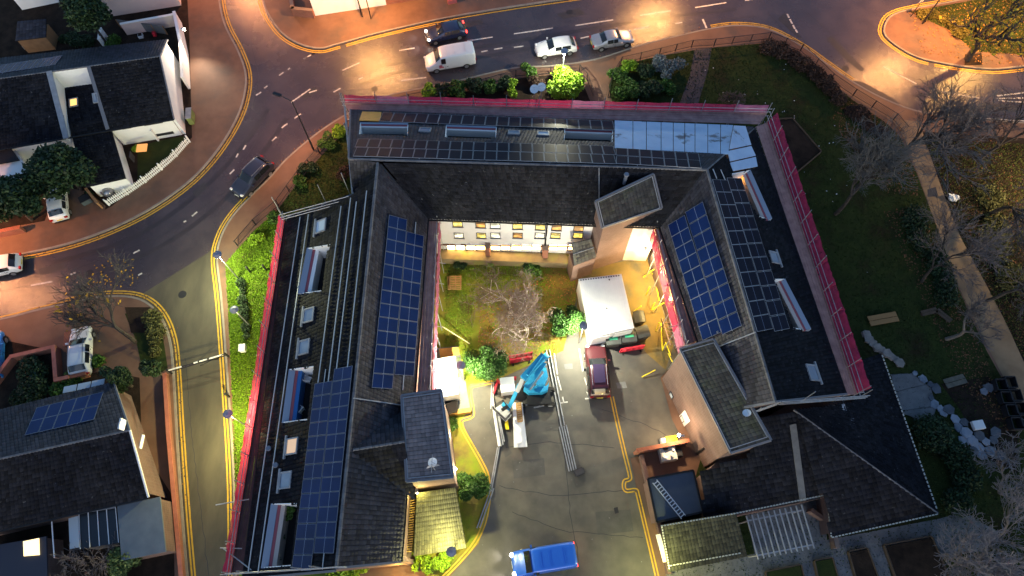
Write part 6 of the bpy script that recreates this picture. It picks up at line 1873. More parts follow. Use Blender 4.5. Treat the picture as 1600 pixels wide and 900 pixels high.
for k, (x, y, n) in enumerate(((1158, 276, 'small dark pot at the lit end of the east terrace'), (1167, 286, 'middle dark pot on the lit east terrace'), (1171, 298, 'third dark pot along the lit east terrace'))):
    p = W(x, y, zf + .3); p.z = zf; pot(n, p, .22, LEAFD, .3)
def satellite_pair(label, px, z):
    p = W(*px, z); t = thing('roof_dish', label, 'satellite dish', p)
    dish(p + Vector((0, 0, .5)), (-.2, -.4, .8), .42, t)
    MB().tube(p - Vector((0, 0, 1.5)), p + Vector((0, 0, .5)), .04, 6).build('pole', STEEL, t)
satellite_pair('left one of two white dishes above the red netting by the lime bush', (835, 145), 5.6)
satellite_pair('right one of two white dishes above the red netting by the lime bush', (846, 142), 5.6)
# ================================================================ PLANTS
def leaf_cloud(name, parent, clumps, n, size, m, kind=None, flat=.6, shell=.5):
    """many small leaf faces spread through a set of uneven clumps: (centre, radii)"""
    C = np.array([tuple(c) for c, r in clumps]); Rr = np.array([tuple(r) for c, r in clumps])
    w = Rr.prod(1) ** .66; w /= w.sum()
    k = NR.choice(len(C), n, p=w)
    d = NR.normal(size=(n, 3)); d /= np.linalg.norm(d, axis=1)[:, None]
    rad = shell + (1 - shell) * NR.random(n) ** .6
    rad *= 1 + NR.normal(0, .08, n)
    P0 = C[k] + d * rad[:, None] * Rr[k]
    a = NR.normal(size=(n, 3)); a[:, 2] *= flat; a /= np.linalg.norm(a, axis=1)[:, None]
    b = np.cross(a, NR.normal(size=(n, 3))); b /= np.linalg.norm(b, axis=1)[:, None]
    s = size * NR.uniform(.55, 1.3, n)[:, None]
    a, b = a * s, b * s * .6
    V = np.stack([P0 - a, P0 - b * .9, P0 + a, P0 + b * .9], 1).reshape(-1, 3)
    V[:, 2] = np.maximum(V[:, 2], .12)
    return build_np(name, V, np.arange(n * 4).reshape(-1, 4), m, parent, kind)
def clumps_in(c, r, n, cs=.42, low=0.15):
    out = []
    for _ in range(n):
        d = Vector((R.gauss(0, 1), R.gauss(0, 1), R.gauss(0, 1))).normalized()
        if d.z < -low: d.z *= -.5
        q = Vector((d.x * r[0], d.y * r[1], d.z * r[2])) * R.uniform(.45, .8)
        s = cs * R.uniform(.7, 1.25)
        out.append((Vector(c) + q, (r[0] * s, r[1] * s, r[2] * s)))
    return out
def leafy_tree(label, px, zc, r, n, m, size=.22, hz=1.0, group=None, trunk=True, nc=14, cat='tree', name='tree'):
    """px: photo point of the crown's middle at height zc; r crown radius in metres"""
    c = W(*px, zc)
    t = thing(name, label, cat, (c.x, c.y, .12), 0, group)
    if trunk:
        g = MB(); g.tube((c.x, c.y, .1), (c.x + .1, c.y, zc * .7), .16, 8, .11)
        for k in range(5):
            a = k * 1.3; g.tube((c.x + .1, c.y, zc * .5), (c.x + cos(a) * r * .6, c.y + sin(a) * r * .6, zc + r * .1), .07, 5, .03)
        g.build('trunk', BARK, t)
    rr = (r, r, r * hz)
    leaf_cloud('crown', t, clumps_in(c, rr, nc), n, size, m)
    return t
def bush(label, px, r, n, m, size=.13, hz=.8, group='garden bushes', cat='bush', zc=None, nc=8):
    return leafy_tree(label, px, zc or r * hz * .75 + .1, r, n, m, size, hz, group, False, nc, cat, 'bush')
def bare_tree(label, px, h, lean=(0, 0), levels=5, spread=.6, r0=.2, twig=TWIG, bark=BARK, seed=1, stems=1, kids=(3, 4), first=.28, decay=.78, group=None, cat='tree', leaves=None, name='bare_tree', tw=.02):
    rnd = random.Random(seed)
    b = W(*px, .1)
    t = thing(name, label, cat, b, 0, group)
    gt, gw = MB(), MB(); gl = gt
    tips = []
    def grow(p, d, ln, r, lv):
        segs = 3 if lv < 2 else 2
        for i in range(segs):
            d2 = (d + Vector((rnd.gauss(0, .16), rnd.gauss(0, .16), rnd.gauss(0, .1) + .03))).normalized()
            q = p + d2 * (ln / segs)
            ra, rb = r * (1 - .28 * i / segs), r * (1 - .28 * (i + 1) / segs)
            (gt if lv == 0 else gl if lv <= 2 else gw).tube(p, q, max(ra, tw), 7 if lv == 0 else 5 if lv <= 2 else 3, max(rb, tw * .8), caps=False)
            p, d = q, d2
            if lv >= 1 and i < segs - 1 and lv < levels:
                side(p, d, ln * .6, r * .5, lv + 1)
        if lv < levels:
            for k in range(rnd.randint(*kids)):
                side(p, d, ln * decay * rnd.uniform(.75, 1.15), r * .6, lv + 1)
        else:
            tips.append(p)
    def side(p, d, ln, r, lv):
        v = Vector((rnd.gauss(0, 1), rnd.gauss(0, 1), rnd.gauss(0, .7)))
        v = (v - d * v.dot(d)).normalized()
        grow(p, (d + v * spread * rnd.uniform(.7, 1.5) + Vector((0, 0, .12))).normalized(), ln, r, lv)
    for s in range(stems):
        a = 2 * pi * s / max(stems, 1) + rnd.random()
        d = Vector((lean[0] + (cos(a) * .5 if stems > 1 else 0), lean[1] + (sin(a) * .5 if stems > 1 else 0), 1)).normalized()
        grow(b.copy(), d, h * first, r0, 0)
    gt.build('trunk', bark, t)
    o = gw.build('twigs', twig, t); o['kind'] = 'stuff'
    if leaves:
        m, n, size = leaves
        P0 = np.array([tuple(rnd.choice(tips) + Vector((rnd.gauss(0, .25), rnd.gauss(0, .25), rnd.gauss(0, .25)))) for _ in range(n)])
        a = NR.normal(size=(n, 3)) * size; c = NR.normal(size=(n, 3)) * size * .7
        V = np.stack([P0 - a, P0 - c, P0 + a, P0 + c], 1).reshape(-1, 3)
        build_np('leaves', V, np.arange(n * 4).reshape(-1, 4), m, t)
    return t
HAZE = mat('brown_haze_twig', (.2, .145, .125), .95)
PALEB = mat('white_bark', (.55, .48, .43), .9)
bare_tree('large bare tree at the top of the tan footpath beside the junction', (1402, 256), 12, (.1, .06), 5, .62, .24, TWIG, BARK, 3, kids=(4, 4), tw=.015)
bare_tree('bare tree with a dense grey haze of twigs over the dim lawn', (1305, 335), 11, (0, 0), 5, .75, .2, mat('grey_twig', (.11, .105, .1), .95), BARK, 8, kids=(4, 4), tw=.015)
bare_tree('bare tree with pale forked trunk leaning over the footpath', (1478, 530), 7.5, (.5, .25), 5, .6, .17, TWIG, BARKL, 5, kids=(2, 4))
bare_tree('bare tree rising from the woodland at the right edge', (1545, 335), 11, (.1, 0), 5, .65, .2, TWIG, BARK, 12, kids=(3, 4), tw=.017)
bare_tree('thin bare tree at the upper right edge beside the road', (1528, 250), 11, (.15, .1), 5, .65, .18, TWIGR, BARK, 14, kids=(3, 4), tw=.017)
bare_tree('bare tree low on the right edge above the compost frames', (1540, 470), 9.5, (.2, -.1), 5, .7, .17, TWIG, BARK, 15, kids=(3, 4), tw=.017)
bare_tree('bare tree standing on the lawn side of the footpath', (1440, 440), 9, (0, .1), 5, .75, .15, TWIG, BARK, 16, kids=(3, 4), tw=.017)
bare_tree('large pale bare bush tree in the lower right corner', (1470, 868), 8.0, (.05, -.05), 5, .65, .11, mat('pale_twig', (.24, .2, .2), .95), BARKL, 21, stems=4, kids=(2, 3), first=.32)
bare_tree('second pale bare bush cut by the lower right edge', (1545, 850), 8.0, (.05, .1), 5, .65, .11, bpy.data.materials['pale_twig'], BARKL, 22, stems=4, kids=(2, 3), first=.32)
bare_tree('pale bare bush tree reaching over the rockery at the right edge', (1560, 770), 6.5, (.05, .1), 5, .7, .09, bpy.data.materials['pale_twig'], BARKL, 23, stems=3, kids=(2, 3), first=.32)
bare_tree('upper pale-stemmed bare tree in the middle of the courtyard', (803, 492), 5.6, (0, .05), 5, 1.0, .085, HAZE, PALEB, 31, stems=5, kids=(2, 3), first=.33, tw=.011)
bare_tree('lower pale-stemmed bare tree in the courtyard by the red barriers', (815, 528), 5.0, (0, -.05), 5, 1.0, .085, HAZE, PALEB, 32, stems=4, kids=(2, 3), first=.33, tw=.011)
bare_tree('dark leaning bare tree reaching over the pavement at the left', (212, 535), 8.5, (-.25, .2), 5, .62, .2, TWIGD, BARK, 41, kids=(3, 4), leaves=(LEAFY, 45, .12))
bare_tree('bare dark shrub in front of the grey flat roof at the bottom left', (160, 900), 3.5, (-.1, .3), 4, .8, .06, TWIG, BARK, 43, stems=4, kids=(2, 3), first=.4)
bare_tree('tree with yellow leaves and thick dark limbs on the corner island', (1511, 93), 11, (.05, .12), 5, .7, .36, TWIGD, BARK, 51, kids=(2, 3), leaves=(mat('bright_yellow_leaf', (.75, .45, .03), .6, island=.4), 420, .11))
bare_tree('bare tree at the right edge of the road below the island', (1620, 240), 10, (0, .1), 5, .6, .15, TWIGD, BARK, 52, kids=(3, 3))
bare_tree('brown twiggy shrub on the edge of the dim lawn by the north railing', (1140, 165), 1.8, (0, 0), 4, .9, .03, TWIGR, BARK, 53, stems=5, kids=(2, 3), first=.4, cat='shrub', name='bare_shrub')
# leafy trees
LEAFM = mat('mid_green_leaf', (.03, .085, .012), .6, island=.6)
leafy_tree('round dark evergreen tree over the driveway of the white house', (95, 266), 3.4, 2.75, 9000, LEAFD, .2, .85)
leafy_tree('dark evergreen tree at the left edge above the pavement', (14, 316), 3.4, 3.1, 9000, LEAFD, .2, .85)
leafy_tree('tall dark evergreen between the pink and blue-white houses', (132, 22), 4.5, 2.6, 8000, LEAFD, .2, 1.1)
leafy_tree('left of two drooping conifers beside the solar house', (184, 592), 2.4, 1.2, 6000, LEAFD, .11, 1.5, 'conifer pair')
leafy_tree('right of two drooping conifers beside the lane edging', (236, 576), 2.4, .85, 4500, LEAFD, .11, 1.7, 'conifer pair')
leafy_tree('rounded evergreen half lit by the lamp at the container', (884, 504), 1.7, 1.65, 14000, LEAFM, .075, 1.0, None, True, 12)
leafy_tree('rounded evergreen half lit by the lamp at the white shed', (756, 566), 1.7, 1.75, 15000, LEAFM, .075, .95, None, True, 14)
bush('dark bush beside the left stair tower under the wall lamps', (737, 762), 1.45, 8000, LEAFM, .08)
bush('left lime shrub in front of the ribbed lean-to', (659, 880), .8, 1600, LEAFB, .1)
bush('right lime shrub in front of the ribbed lean-to under the disc lamp', (686, 876), .95, 1900, LEAFB, .1)
bush('small round shrub below the lamp on the left stair tower', (707, 664), .65, 1200, LEAFG, .1)
bush('clipped round shrub by the west end of the lit windows', (718, 411), .6, 1200, LEAFD, .09)
bush('dark shrub under the middle of the lit courtyard windows', (823, 411), .6, 1000, LEAFD, .09)
bush('spreading green shrub below the middle lit windows', (833, 420), .9, 1500, LEAFG, .11, .5)
bush('yellow-green shrub by the brick pier of the lit wall', (766, 407), .6, 700, LEAFB, .09, .6)
bush('glowing lime bush by the white lamp and the parked white car', (884, 133), 2.1, 6000, LEAFB, .16, .75, nc=14)
for k, (x, y, r, m, n) in enumerate(((672, 143, .9, LEAFB, 'yellowish shrub at the west end of the north hedge row'), (693, 142, 1.0, LEAFD, 'dark shrub second along the north hedge row'), (717, 139, 1.1, LEAFG, 'green shrub third along the north hedge row'), (742, 137, 1.1, LEAFD, 'dark shrub in the middle of the north hedge row'), (766, 137, 1.0, LEAFG, 'green shrub fifth along the north hedge row'), (789, 132, 1.0, LEAFD, 'dark shrub before the lime shrubs of the north hedge row'), (803, 138, 1.0, LEAFB, 'lime shrub left of the two white dishes'), (825, 112, 1.1, LEAFG, 'tall green shrub by the railing left of the white lamp'), (838, 126, 1.0, LEAFR, 'brown-leaved shrub left of the glowing lime bush'))):
    bush(n, (x, y), r, 1500, m, .14, .8, 'shrubs along the north railing')
for k, (x, y, r, m, n) in enumerate(((965, 118, 1.1, LEAFG, 'green shrub at the corner of the gate path railing'), (985, 108, 1.1, LEAFB, 'yellow-green shrub behind the railing right of the gate path'), (1010, 112, 1.2, LEAFD, 'dark green shrub in the bed right of the gate path'), (978, 140, 1.4, LEAFG, 'low green shrub in the bed near the red netting'), (1015, 140, 1.4, LEAFD, 'dark low shrub in the bed beside the narrow path'), (1045, 105, 1.7, LEAFS, 'silver-leaved shrub beside the narrow garden path'), (1040, 135, 1.1, LEAFG, 'small green shrub below the silver-leaved one'))):
    bush(n, (x, y), r, 2400, m, .12, .65, 'shrubs right of the gate path')
for k, (x, y, r, m, n) in enumerate(((481, 262, .95, LEAFD, 'dark round shrub on the lawn west of the north wing'), (470, 285, .8, LEAFG, 'low green shrub beside the dark round one'), (512, 222, 1.1, LEAFG, 'green shrub by the railing near the tall street lamp'), (530, 205, 1.0, LEAFB, 'yellow-green shrub at the netting corner'), (540, 270, .9, LEAFR, 'brownish shrub against the north wing verge'), (430, 340, .8, LEAFG, 'small shrub at the scaffold corner by the railing'), (400, 372, .8, LEAFB, 'bright low shrub on the lit verge'))):
    bush(n, (x, y), r, 1400, m, .12, .7, 'shrubs on the west lawn')
def hedge(name, label, pts, w, h, n, m, size=.13, cat='hedge', z=.1):
    P_ = [W(x, y, z) for x, y in pts]
    t = thing(name, label, cat, P_[0])
    cl = []
    for a, b in zip(P_[:-1], P_[1:]):
        k = max(1, int((b - a).length / (w * .55)))
        for i in range(k):
            p = a.lerp(b, (i + .5) / k); s = R.uniform(.7, 1.25)
            cl.append((p + Vector((R.gauss(0, w * .15), R.gauss(0, w * .15), h * .45 * s)), (w * .55 * s, w * .55 * s, h * .5 * s)))
    leaf_cloud('foliage', t, cl, n, size, m)
    return t
hedge('hedge', 'reddish brown hedge curving along the railing round the dim lawn', [(1188, 82), (1225, 88), (1262, 108), (1290, 138), (1312, 165)], 1.6, 1.2, 7000, LEAFR)
hedge('hedge', 'thin ragged brown undergrowth between railing and footpath', [(1318, 168), (1350, 190), (1385, 215)], 1.8, .5, 3000, LEAFR)
hedge('hedge', 'narrow dark hedge on the lit verge west of the scaffold', [(378, 438), (383, 470), (386, 510), (385, 530)], .65, .9, 2600, LEAFD, .1)
hedge('hedge', 'rough yellow-green planting along the south end of the west wing', [(515, 893), (545, 886), (590, 882)], 1.1, .8, 2600, LEAFB)
hedge('hedge', 'dark evergreen hedge along the east side of the low building', [(1435, 660), (1470, 690), (1500, 730), (1505, 770), (1480, 800)], 2.4, 1.7, 9000, LEAFD)
hedge('hedge', 'overgrown dark bushes in the walled front garden at the left', [(40, 565), (70, 590), (60, 615), (25, 625)], 1.8, 1.1, 5000, LEAFD)
hedge('hedge', 'brown-green shrubs between front garden and glazed porch', [(85, 610), (110, 598), (150, 570), (165, 560)], 1.1, .8, 2600, LEAFG)
hedge('hedge', 'ragged bushes on the grass corner of the lane', [(222, 500), (240, 505), (245, 530), (240, 555)], 1.3, .8, 2600, mat('olive_leaf', (.09, .09, .03), .8, island=.5))
hedge('hedge', 'yellow-green planting on the corner island', [(1432, 22), (1465, 28), (1495, 45), (1500, 62)], 1.5, .6, 3200, mat('gold_leaf', (.13, .115, .025), .8, island=.5))
hedge('hedge', 'dark shrubs along the back lawn of the white house', [(178, 60), (182, 72), (175, 84)], 1.2, .9, 1600, LEAFG)
hedge('hedge', 'sparse dark garden bushes above the left solar array', [(95, 60), (130, 66), (150, 72)], 1.5, .9, 2600, LEAFD)
hedge('hedge', 'scrubby olive undergrowth beyond the tan footpath', [(1530, 300), (1555, 350), (1560, 400), (1580, 450)], 2.4, .8, 4000, bpy.data.materials['olive_leaf'])
hedge('hedge', 'dark bushes between the lawn and the footpath', [(1430, 330), (1440, 380), (1465, 430), (1490, 480)], 2.0, .9, 5000, LEAFD)
bush('pale green bush at the bottom left corner of the gardens', (195, 888), 2.0, 6000, mat('pale_green_leaf', (.13, .17, .05), .7, island=.5), .15)
bush('small yellow-green bush by the white porch', (212, 232), .45, 500, LEAFB, .08)
bush('dark bush by the driveway bins', (138, 305), .6, 700, LEAFD, .1)
# ---- loose leaves, grass
def scatter(name, px, n, size, m, z, flat=True, label=None, tall=0.0):
    P_ = poly(px, z); xs = [p[0] for p in P_]; ys = [p[1] for p in P_]
    out = np.zeros((0, 2))
    while len(out) < n:
        q = np.column_stack([NR.uniform(min(xs), max(xs), n * 2), NR.uniform(min(ys), max(ys), n * 2)])
        out = np.concatenate([out, q[inpoly_np(q[:, 0], q[:, 1], P_)]])
    q = out[:n]
    a = NR.uniform(0, 2 * pi, n); s = size * NR.uniform(.5, 1.5, n)
    if tall:
        h = tall * NR.uniform(.4, 1.3, n); lx, ly = NR.normal(0, .5, n) * h, NR.normal(0, .5, n) * h
        V = np.stack([np.column_stack([q[:, 0] - cos_(a) * s, q[:, 1] - sin_(a) * s, np.full(n, z)]), np.column_stack([q[:, 0] + cos_(a) * s, q[:, 1] + sin_(a) * s, np.full(n, z)]), np.column_stack([q[:, 0] + lx, q[:, 1] + ly, z + h])], 1).reshape(-1, 3)
        o = build_np(name, V, np.arange(n * 3).reshape(-1, 3), m)
    else:
        cx, sx = cos_(a) * s, sin_(a) * s; zz = z + NR.uniform(.01, .05, n); t = NR.uniform(-.04, .04, (n, 4))
        V = np.stack([np.column_stack([q[:, 0] - cx, q[:, 1] - sx, zz + t[:, 0]]), np.column_stack([q[:, 0] + sx * .6, q[:, 1] - cx * .6, zz + t[:, 1]]), np.column_stack([q[:, 0] + cx, q[:, 1] + sx, zz + t[:, 2]]), np.column_stack([q[:, 0] - sx * .6, q[:, 1] + cx * .6, zz + t[:, 3]])], 1).reshape(-1, 3)
        V[:, 2] = np.maximum(V[:, 2], z + .006)
        o = build_np(name, V, np.arange(n * 4).reshape(-1, 4), m)
    o['kind'] = 'stuff'
    if label: o['label'] = label
    return o
cos_, sin_ = np.cos, np.sin
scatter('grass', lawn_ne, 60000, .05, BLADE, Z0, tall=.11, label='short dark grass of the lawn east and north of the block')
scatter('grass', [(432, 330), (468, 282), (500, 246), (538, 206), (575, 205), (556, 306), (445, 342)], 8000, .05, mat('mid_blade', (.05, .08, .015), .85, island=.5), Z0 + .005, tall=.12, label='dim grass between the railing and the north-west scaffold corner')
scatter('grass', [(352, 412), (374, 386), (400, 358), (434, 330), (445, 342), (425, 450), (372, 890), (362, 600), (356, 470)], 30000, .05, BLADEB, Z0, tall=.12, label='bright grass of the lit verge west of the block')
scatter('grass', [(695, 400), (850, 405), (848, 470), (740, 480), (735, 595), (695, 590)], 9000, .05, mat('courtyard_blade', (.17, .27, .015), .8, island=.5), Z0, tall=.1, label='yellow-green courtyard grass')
scatter('grass', [(1420, 18), (1500, 4), (1700, -30), (1700, 80), (1600, 85), (1520, 80), (1490, 50)], 7000, .05, bpy.data.materials['gold_leaf'], Z0, tall=.12, label='grass under the tree on the corner island')
scatter('ground_cover', [(1440, 215), (1600, 225), (1700, 300), (1700, 800), (1640, 640), (1572, 505), (1500, 368), (1462, 262)], 26000, .06, mat('wood_blade', (.075, .085, .02), .8, island=.6), Z0 + .003, tall=.14, label='rough growth on the woodland floor')
scatter('fallen_leaves', [(846, 398), (905, 400), (900, 470), (870, 560), (745, 570), (752, 470), (830, 440)], 2600, .07, LITTER, Z0 + .006, label='orange fallen leaves in the courtyard')
scatter('fallen_leaves', [(1470, 215), (1620, 225), (1660, 420), (1600, 560), (1520, 400), (1465, 262)], 1800, .07, LITTERD, Z0 + .01, label='brown fallen leaves beyond the footpath')
scatter('fallen_leaves', [(1420, 20), (1500, 8), (1640, -20), (1640, 96), (1540, 102), (1440, 82)], 900, .08, LITTER, Z0 + .01, label='yellow fallen leaves on the corner island')
scatter('fallen_leaves', [(1310, 150), (1410, 200), (1440, 310), (1380, 300), (1300, 190)], 1500, .07, LITTERD, Z0 + .01, label='old leaves under the bare trees by the railing')
scatter('fallen_leaves', [(1380, 330), (1440, 320), (1540, 560), (1600, 700), (1500, 600)], 1500, .07, LITTERD, Z0 + .018, label='old leaves along the footpath')
scatter('litter_specks', [(1100, 110), (1200, 80), (1300, 150), (1330, 330), (1380, 470), (1250, 300)], 45, .07, WPVC, Z0 + .02, label='pale specks lying on the dim lawn')
scatter('litter_specks', [(700, 620), (1000, 600), (1020, 880), (720, 880)], 60, .05, PAVEG, Z0 + .02, label='pale specks on the yard')
scatter('roadside_leaves', [(150, 400), (215, 405), (215, 445), (120, 460)], 60, .1, LEAFY, .01, label='yellow leaves on the wet road under the leaning tree')
# ---- rocks, pond stones, garden odds
STONE = mat('pale_stone', (.3, .265, .24), .85, (.2, .175, .16), 2.0, 8, .4, 8)
BSTONE = mat('blue_grey_slab', (.24, .27, .32), .6, (.1, .12, .16), 1.2, 8, .3, 8)
BSTONE2 = mat('dark_slab', (.1, .115, .14), .7, (.06, .07, .09), 1.2, 8, .3, 8)
BSTONE3 = mat('pale_blue_slab', (.3, .33, .4), .7, (.2, .23, .28), 1.2, 8, .3, 8)
def rock(g, p, r, rz=None, flat=.5, rnd=R):
    n = 6; vs = []; k = rnd.uniform(0, 6)
    for z, f in ((0, 1), (r * flat * .85, .96), (r * flat, .84)):
        for i in range(n):
            a = k + 2 * pi * i / n; q = r * f * rnd.uniform(.75, 1.15); vs.append((p[0] + q * cos(a), p[1] + q * sin(a), p[2] + z * rnd.uniform(.85, 1.1)))
    fs = [(i, (i + 1) % n, (i + 1) % n + n, i + n) for i in range(n)] + [(n + i, n + (i + 1) % n, 2 * n + (i + 1) % n, 2 * n + i) for i in range(n)] + [tuple(range(2 * n, 3 * n))]
    return g.add(vs, fs)
def rockery(label, pts, m, r=(.3, .6), flat=.4, name='rockery'):
    t = thing(name, label, 'rocks', W(*pts[0], .15))
    for x, y in pts: rock(MB(), W(x, y, .14 + R.uniform(0, .1)), R.uniform(*r), flat=flat).build('stone', R.choice(m) if isinstance(m, list) else m, t)
    return t
rockery('row of pale stones edging the grass beside the red netting', [(1353, 522), (1357, 531), (1363, 537), (1370, 543), (1378, 547), (1385, 553), (1393, 558), (1400, 563), (1405, 567)], STONE, (.3, .48))
rockery('grey-blue flat stones running down beside the terrace slabs', [(1430, 583), (1442, 592), (1453, 600), (1462, 607), (1455, 622), (1460, 632), (1468, 638), (1474, 643), (1482, 640), (1538, 612), (1545, 606)], [BSTONE, BSTONE2], (.25, .5), .25)
rockery('pale blue slabs heaped round the dry pond at the right', [(1492, 655), (1497, 668), (1506, 660), (1510, 676), (1518, 688), (1528, 700), (1540, 690), (1552, 688), (1530, 680), (1548, 705), (1535, 712), (1520, 705), (1505, 690), (1562, 712), (1555, 676)], [BSTONE, BSTONE2, BSTONE3], (.35, .62), .22)
for k, (a, b) in enumerate((((1391, 585), (1425, 583)), ((1391, 605), (1446, 600)), ((1398, 640), (1462, 632)))):
    pass
sl_ = [[(1393, 586), (1424, 584), (1446, 600), (1398, 612)], [(1399, 613), (1447, 601), (1460, 634), (1404, 642)], [(1405, 644), (1461, 636), (1455, 668), (1428, 652)]]
pv = thing('paving_slabs', 'three large grey terrace slabs east of the low building', 'paving', W(1425, 620, .15))
for q in sl_: MB().prism([tuple(W(x, y, .2)[:2]) for x, y in q], .14, .2).build('slab', PAVEG, pv)
clutter('white_box', 'white plastic box lying by the dry pond', 'box', 1526, 665, .3, (.95, .75, .35), WPVC, .15)
cf = thing('compost_frames', 'dark timber compost frames in two rows beside the footpath', 'compost frames', W(1570, 625, .15))
for k in range(4):
    for s in range(2):
        c = W(1558 + 8 * k + 14 * s, 604 + 20 * k - 4 * s, .15)
        for dx, dy, sx, sy in ((0, -.5, 1, .06), (0, .5, 1, .06), (-.47, 0, .06, .94), (.47, 0, .06, .94)):
            MB().box((c.x + dx * .95, c.y + dy * .95, .5), (sx * .9, sy, .7)).build('side_board', DARKST, cf)
bag = thing('white_sack', 'crumpled white sack beside the tan footpath', 'sack', W(1487, 312, .15))
bm = bmesh.new(); bmesh.ops.create_icosphere(bm, subdivisions=3, radius=.45)
for v in bm.verts: v.co = Vector((v.co.x * 1.1, v.co.y * .8, v.co.z * .7 + .3)) * (1 + .14 * sin(v.co.x * 17 + v.co.z * 11) + .08 * sin(v.co.y * 23))
me = bpy.data.meshes.new('sack'); bm.to_mesh(me); bm.free(); me.materials.append(WPVC); link('sack', me, bag)
MB().tube((-.25, .1, .5), (-.62, .25, .72), .13, 8, .05).build('tied_end', WPVC, bag, local=True)
clutter('garden_bin', 'green and cream bins against the white gable', 'bin', 301, 187, .14, (.5, 1.3, 1.0), mat('olive_bin', (.16, .2, .07), .6), .15, parts=(('lid', (0, 0, 1.04), (.55, 1.35, .08), LEAD),))
clutter('garden_bin', 'small dark bin on the driveway by the picket fence', 'bin', 137, 315, .14, (.9, .7, .6), mat('slate_bin', (.07, .09, .1), .6), .6, parts=(('lid', (0, 0, .64), (.95, .75, .06), DARKST),))
motor = thing('garden_dome', 'shiny grey dome by the end of the picket fence', 'garden ornament', W(174, 305, .15))
MB().sphere((0, 0, .55), .55, 14, 8).build('dome', mat('shiny_grey', (.25, .25, .27), .15, metal=.6), motor, local=True, smooth=True)
MB().tube((0, 0, 0), (0, 0, .4), .45, 12).build('base', DARKST, motor, local=True)
clutter('brick_planter', 'brown brick planter by the wing of the white house', 'planter', 163, 298, .14, (.9, 1.2, .7), BRICKR, .2, parts=(('soil', (0, 0, .71), (.7, 1.0, .03), SOIL),))
clutter('garden_toy', 'red garden toy on the back lawn of the white house', 'toy', 243, 56, .14, (.35, .35, .5), REDP, .1, parts=(('handle', (0, 0, .6), (.2, .05, .2), REDP),))
clutter('garden_pot', 'pale garden tub on the back lawn of the white house', 'tub', 221, 58, .14, (.5, .5, .35), WPVC, .3, parts=(('soil', (0, 0, .36), (.38, .38, .03), SOIL),))
clutter('bird_bath', 'pale blue-green stone in the dark walled front garden', 'garden ornament', 57, 585, .14, (.55, .5, .5), mat('aqua_stone', (.2, .36, .36), .6), .4, parts=(('bowl', (0, 0, .52), (.6, .55, .06), bpy.data.materials['aqua_stone']),))
clutter('garden_bags', 'pale sacks beside the grey garden shed', 'sacks', 47, 72, .14, (1.2, .7, .5), STONE, .4, parts=(('sack', (.8, .3, .3), (.7, .5, .4), STONE), ('sack', (1.6, .6, .35), (.6, .5, .5), WPVC)))
clutter('white_letterbox', 'white box on the verge by the lane barrier', 'box', 381, 546, .14, (.5, .6, .5), WPVC, .1, parts=(('lid', (0, 0, .53), (.55, .65, .05), WPVC),))
def bollard(label, px):
    p = W(*px, .13); t = thing('bollard', label, 'bollard', p, 0, 'dark posts on the bright verge')
    MB().tube((0, 0, 0), (0, 0, .95), .1, 10).build('post', DARKST, t, local=True)
    MB().sphere((0, 0, .98), .12, 10, 6).build('cap', DARKST, t, local=True, smooth=True)
bollard('dark post on the bright verge, nearer the lane', (391, 425)); bollard('dark post on the bright verge, nearer the red netting', (416, 422))
bollard('dark post at the kerb by the lane barrier', (358, 620))
sg = thing('sign_post', 'slim sign post near the point of the corner island', 'sign', W(1423, 26, .12))
MB().tube((0, 0, 0), (0, 0, 2.6), .04, 8).build('post', DARKST, sg, local=True)
MB().box((0, 0, 2.3), (.5, .04, .6), .4).build('plate', GREYM, sg, local=True)

# ---- mended joints, tar lines and kerbside leaves on the tarmac
def tar_line(pts, z=.0045, w=.05):
    P_ = [Vector((*tuple(W(x, y, z)[:2]),)) for x, y in pts]; out = []
    for a, b in zip(P_[:-1], P_[1:]):
        n = max(2, int((b - a).length / .5)); d = (b - a).normalized(); nn = Vector((-d.y, d.x))
        for i in range(n): out.append(a.lerp(b, i / n) + nn * R.gauss(0, .035))
    out.append(P_[-1])
    g = MB(); g.strip([(p.x, p.y) for p in out], w, z); o = structure('tar_joint', g, PATCH)
for pts in ([(1200, 20), (1262, 90), (1310, 150)], [(1262, 20), (1320, 70), (1372, 110)], [(960, 62), (1080, 38), (1180, 25)], [(600, 105), (720, 78), (830, 60)], [(400, 140), (330, 250), (230, 345)], [(420, 190), (350, 300), (250, 370), (120, 420)], [(390, 60), (405, 120), (395, 170)], [(0, 455), (120, 432), (230, 400)], [(1400, 115), (1500, 140), (1600, 150)], [(290, 560), (300, 690), (318, 830), (326, 900)], [(480, 120), (560, 85), (640, 62)]):
    tar_line(pts)
for pts in ([(790, 700), (850, 690), (960, 700)], [(780, 760), (870, 775), (990, 765)], [(880, 690), (890, 790), (905, 890)], [(940, 640), (1000, 660), (1040, 680)], [(800, 800), (880, 830), (1005, 840)]):
    tar_line(pts, Z0 + .014, .05)
TYRE = mat('worn_wheel_path', (.03, .024, .027), .35, (.045, .034, .037), .8, 7, .3, 24, .55)
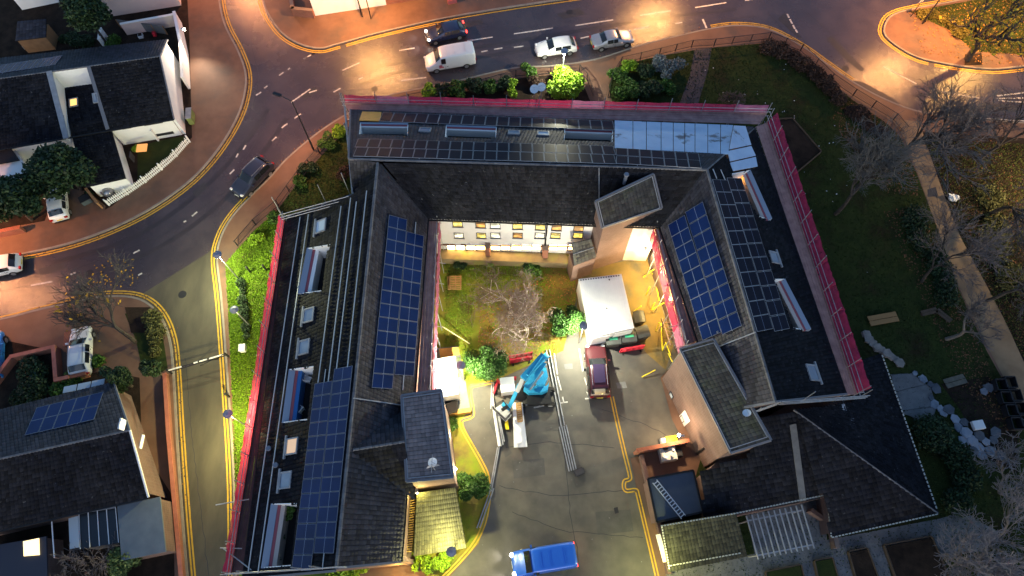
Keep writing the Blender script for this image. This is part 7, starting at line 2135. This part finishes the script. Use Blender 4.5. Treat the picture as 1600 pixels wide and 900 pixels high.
for pts, w in (([(540, 120), (640, 92), (760, 72), (880, 52), (1000, 33), (1150, 14)], .5), ([(556, 134), (650, 106), (770, 86), (890, 66), (930, 60)], .5), ([(420, 170), (370, 240), (300, 310), (200, 375), (80, 412)], .5), ([(448, 185), (396, 258), (330, 330), (226, 398), (90, 440)], .5)):
    g = MB(); g.strip(smooth_line(poly(pts)), w, .0035); structure('wheel_path', g, TYRE)
for pp in ([(700, 40), (752, 30), (756, 37), (704, 48)], [(470, 150), (492, 136), (497, 142), (476, 156)], [(300, 300), (318, 284), (326, 291), (308, 309)], [(1530, 160), (1590, 165), (1590, 176), (1528, 171)], [(60, 420), (100, 410), (104, 420), (63, 431)]):
    g = MB(); g.sheet(poly(pp), .0042); structure('road_patch', g, PATCH)
for pp in ([(800, 720), (850, 716), (852, 742), (803, 748)], [(930, 800), (985, 796), (990, 830), (934, 836)], [(770, 650), (800, 708), (790, 715), (764, 660)]):
    area('yard_patch', pp, mat('yard_patch_asphalt', (.06, .058, .056), .55, (.085, .082, .078), .9, 7, .3, 24) if 'yard_patch_asphalt' not in bpy.data.materials else bpy.data.materials['yard_patch_asphalt'], Z0 + .013)
def kerb_leaves(ln, side, n, m, label):
    n_ = len(ln); V = []
    for _ in range(n):
        i = R.randrange(n_ - 1); f = R.random(); a, b = Vector(ln[i]), Vector(ln[i + 1]); d = (b - a).normalized()
        p = a.lerp(b, f) + Vector((-d.y, d.x)) * side * abs(R.gauss(.15, .22)); s = R.uniform(.03, .08); t = R.uniform(0, 6.3)
        c_, s_ = cos(t) * s, sin(t) * s
        V += [(p.x - c_, p.y - s_, .012), (p.x + s_, p.y - c_, .02), (p.x + c_, p.y + s_, .012), (p.x - s_, p.y + c_, .03)]
    o = build_np('kerb_leaves', np.array(V), np.arange(n * 4).reshape(-1, 4), m); o['kind'] = 'stuff'; o['label'] = label
kerb_leaves(near_cut(kC, (420, 280), (1330, 128)), 1, 700, LITTERD, 'old leaves along the kerb of the main road')
kerb_leaves(near_cut(kA, (343, 0), (0, 404)), 1, 400, LITTERD, 'old leaves along the kerb by the white house')
kerb_leaves(near_cut(kE, (60, 485), (285, 800)), 1, 350, LITTERD, 'old leaves along the lane kerb')
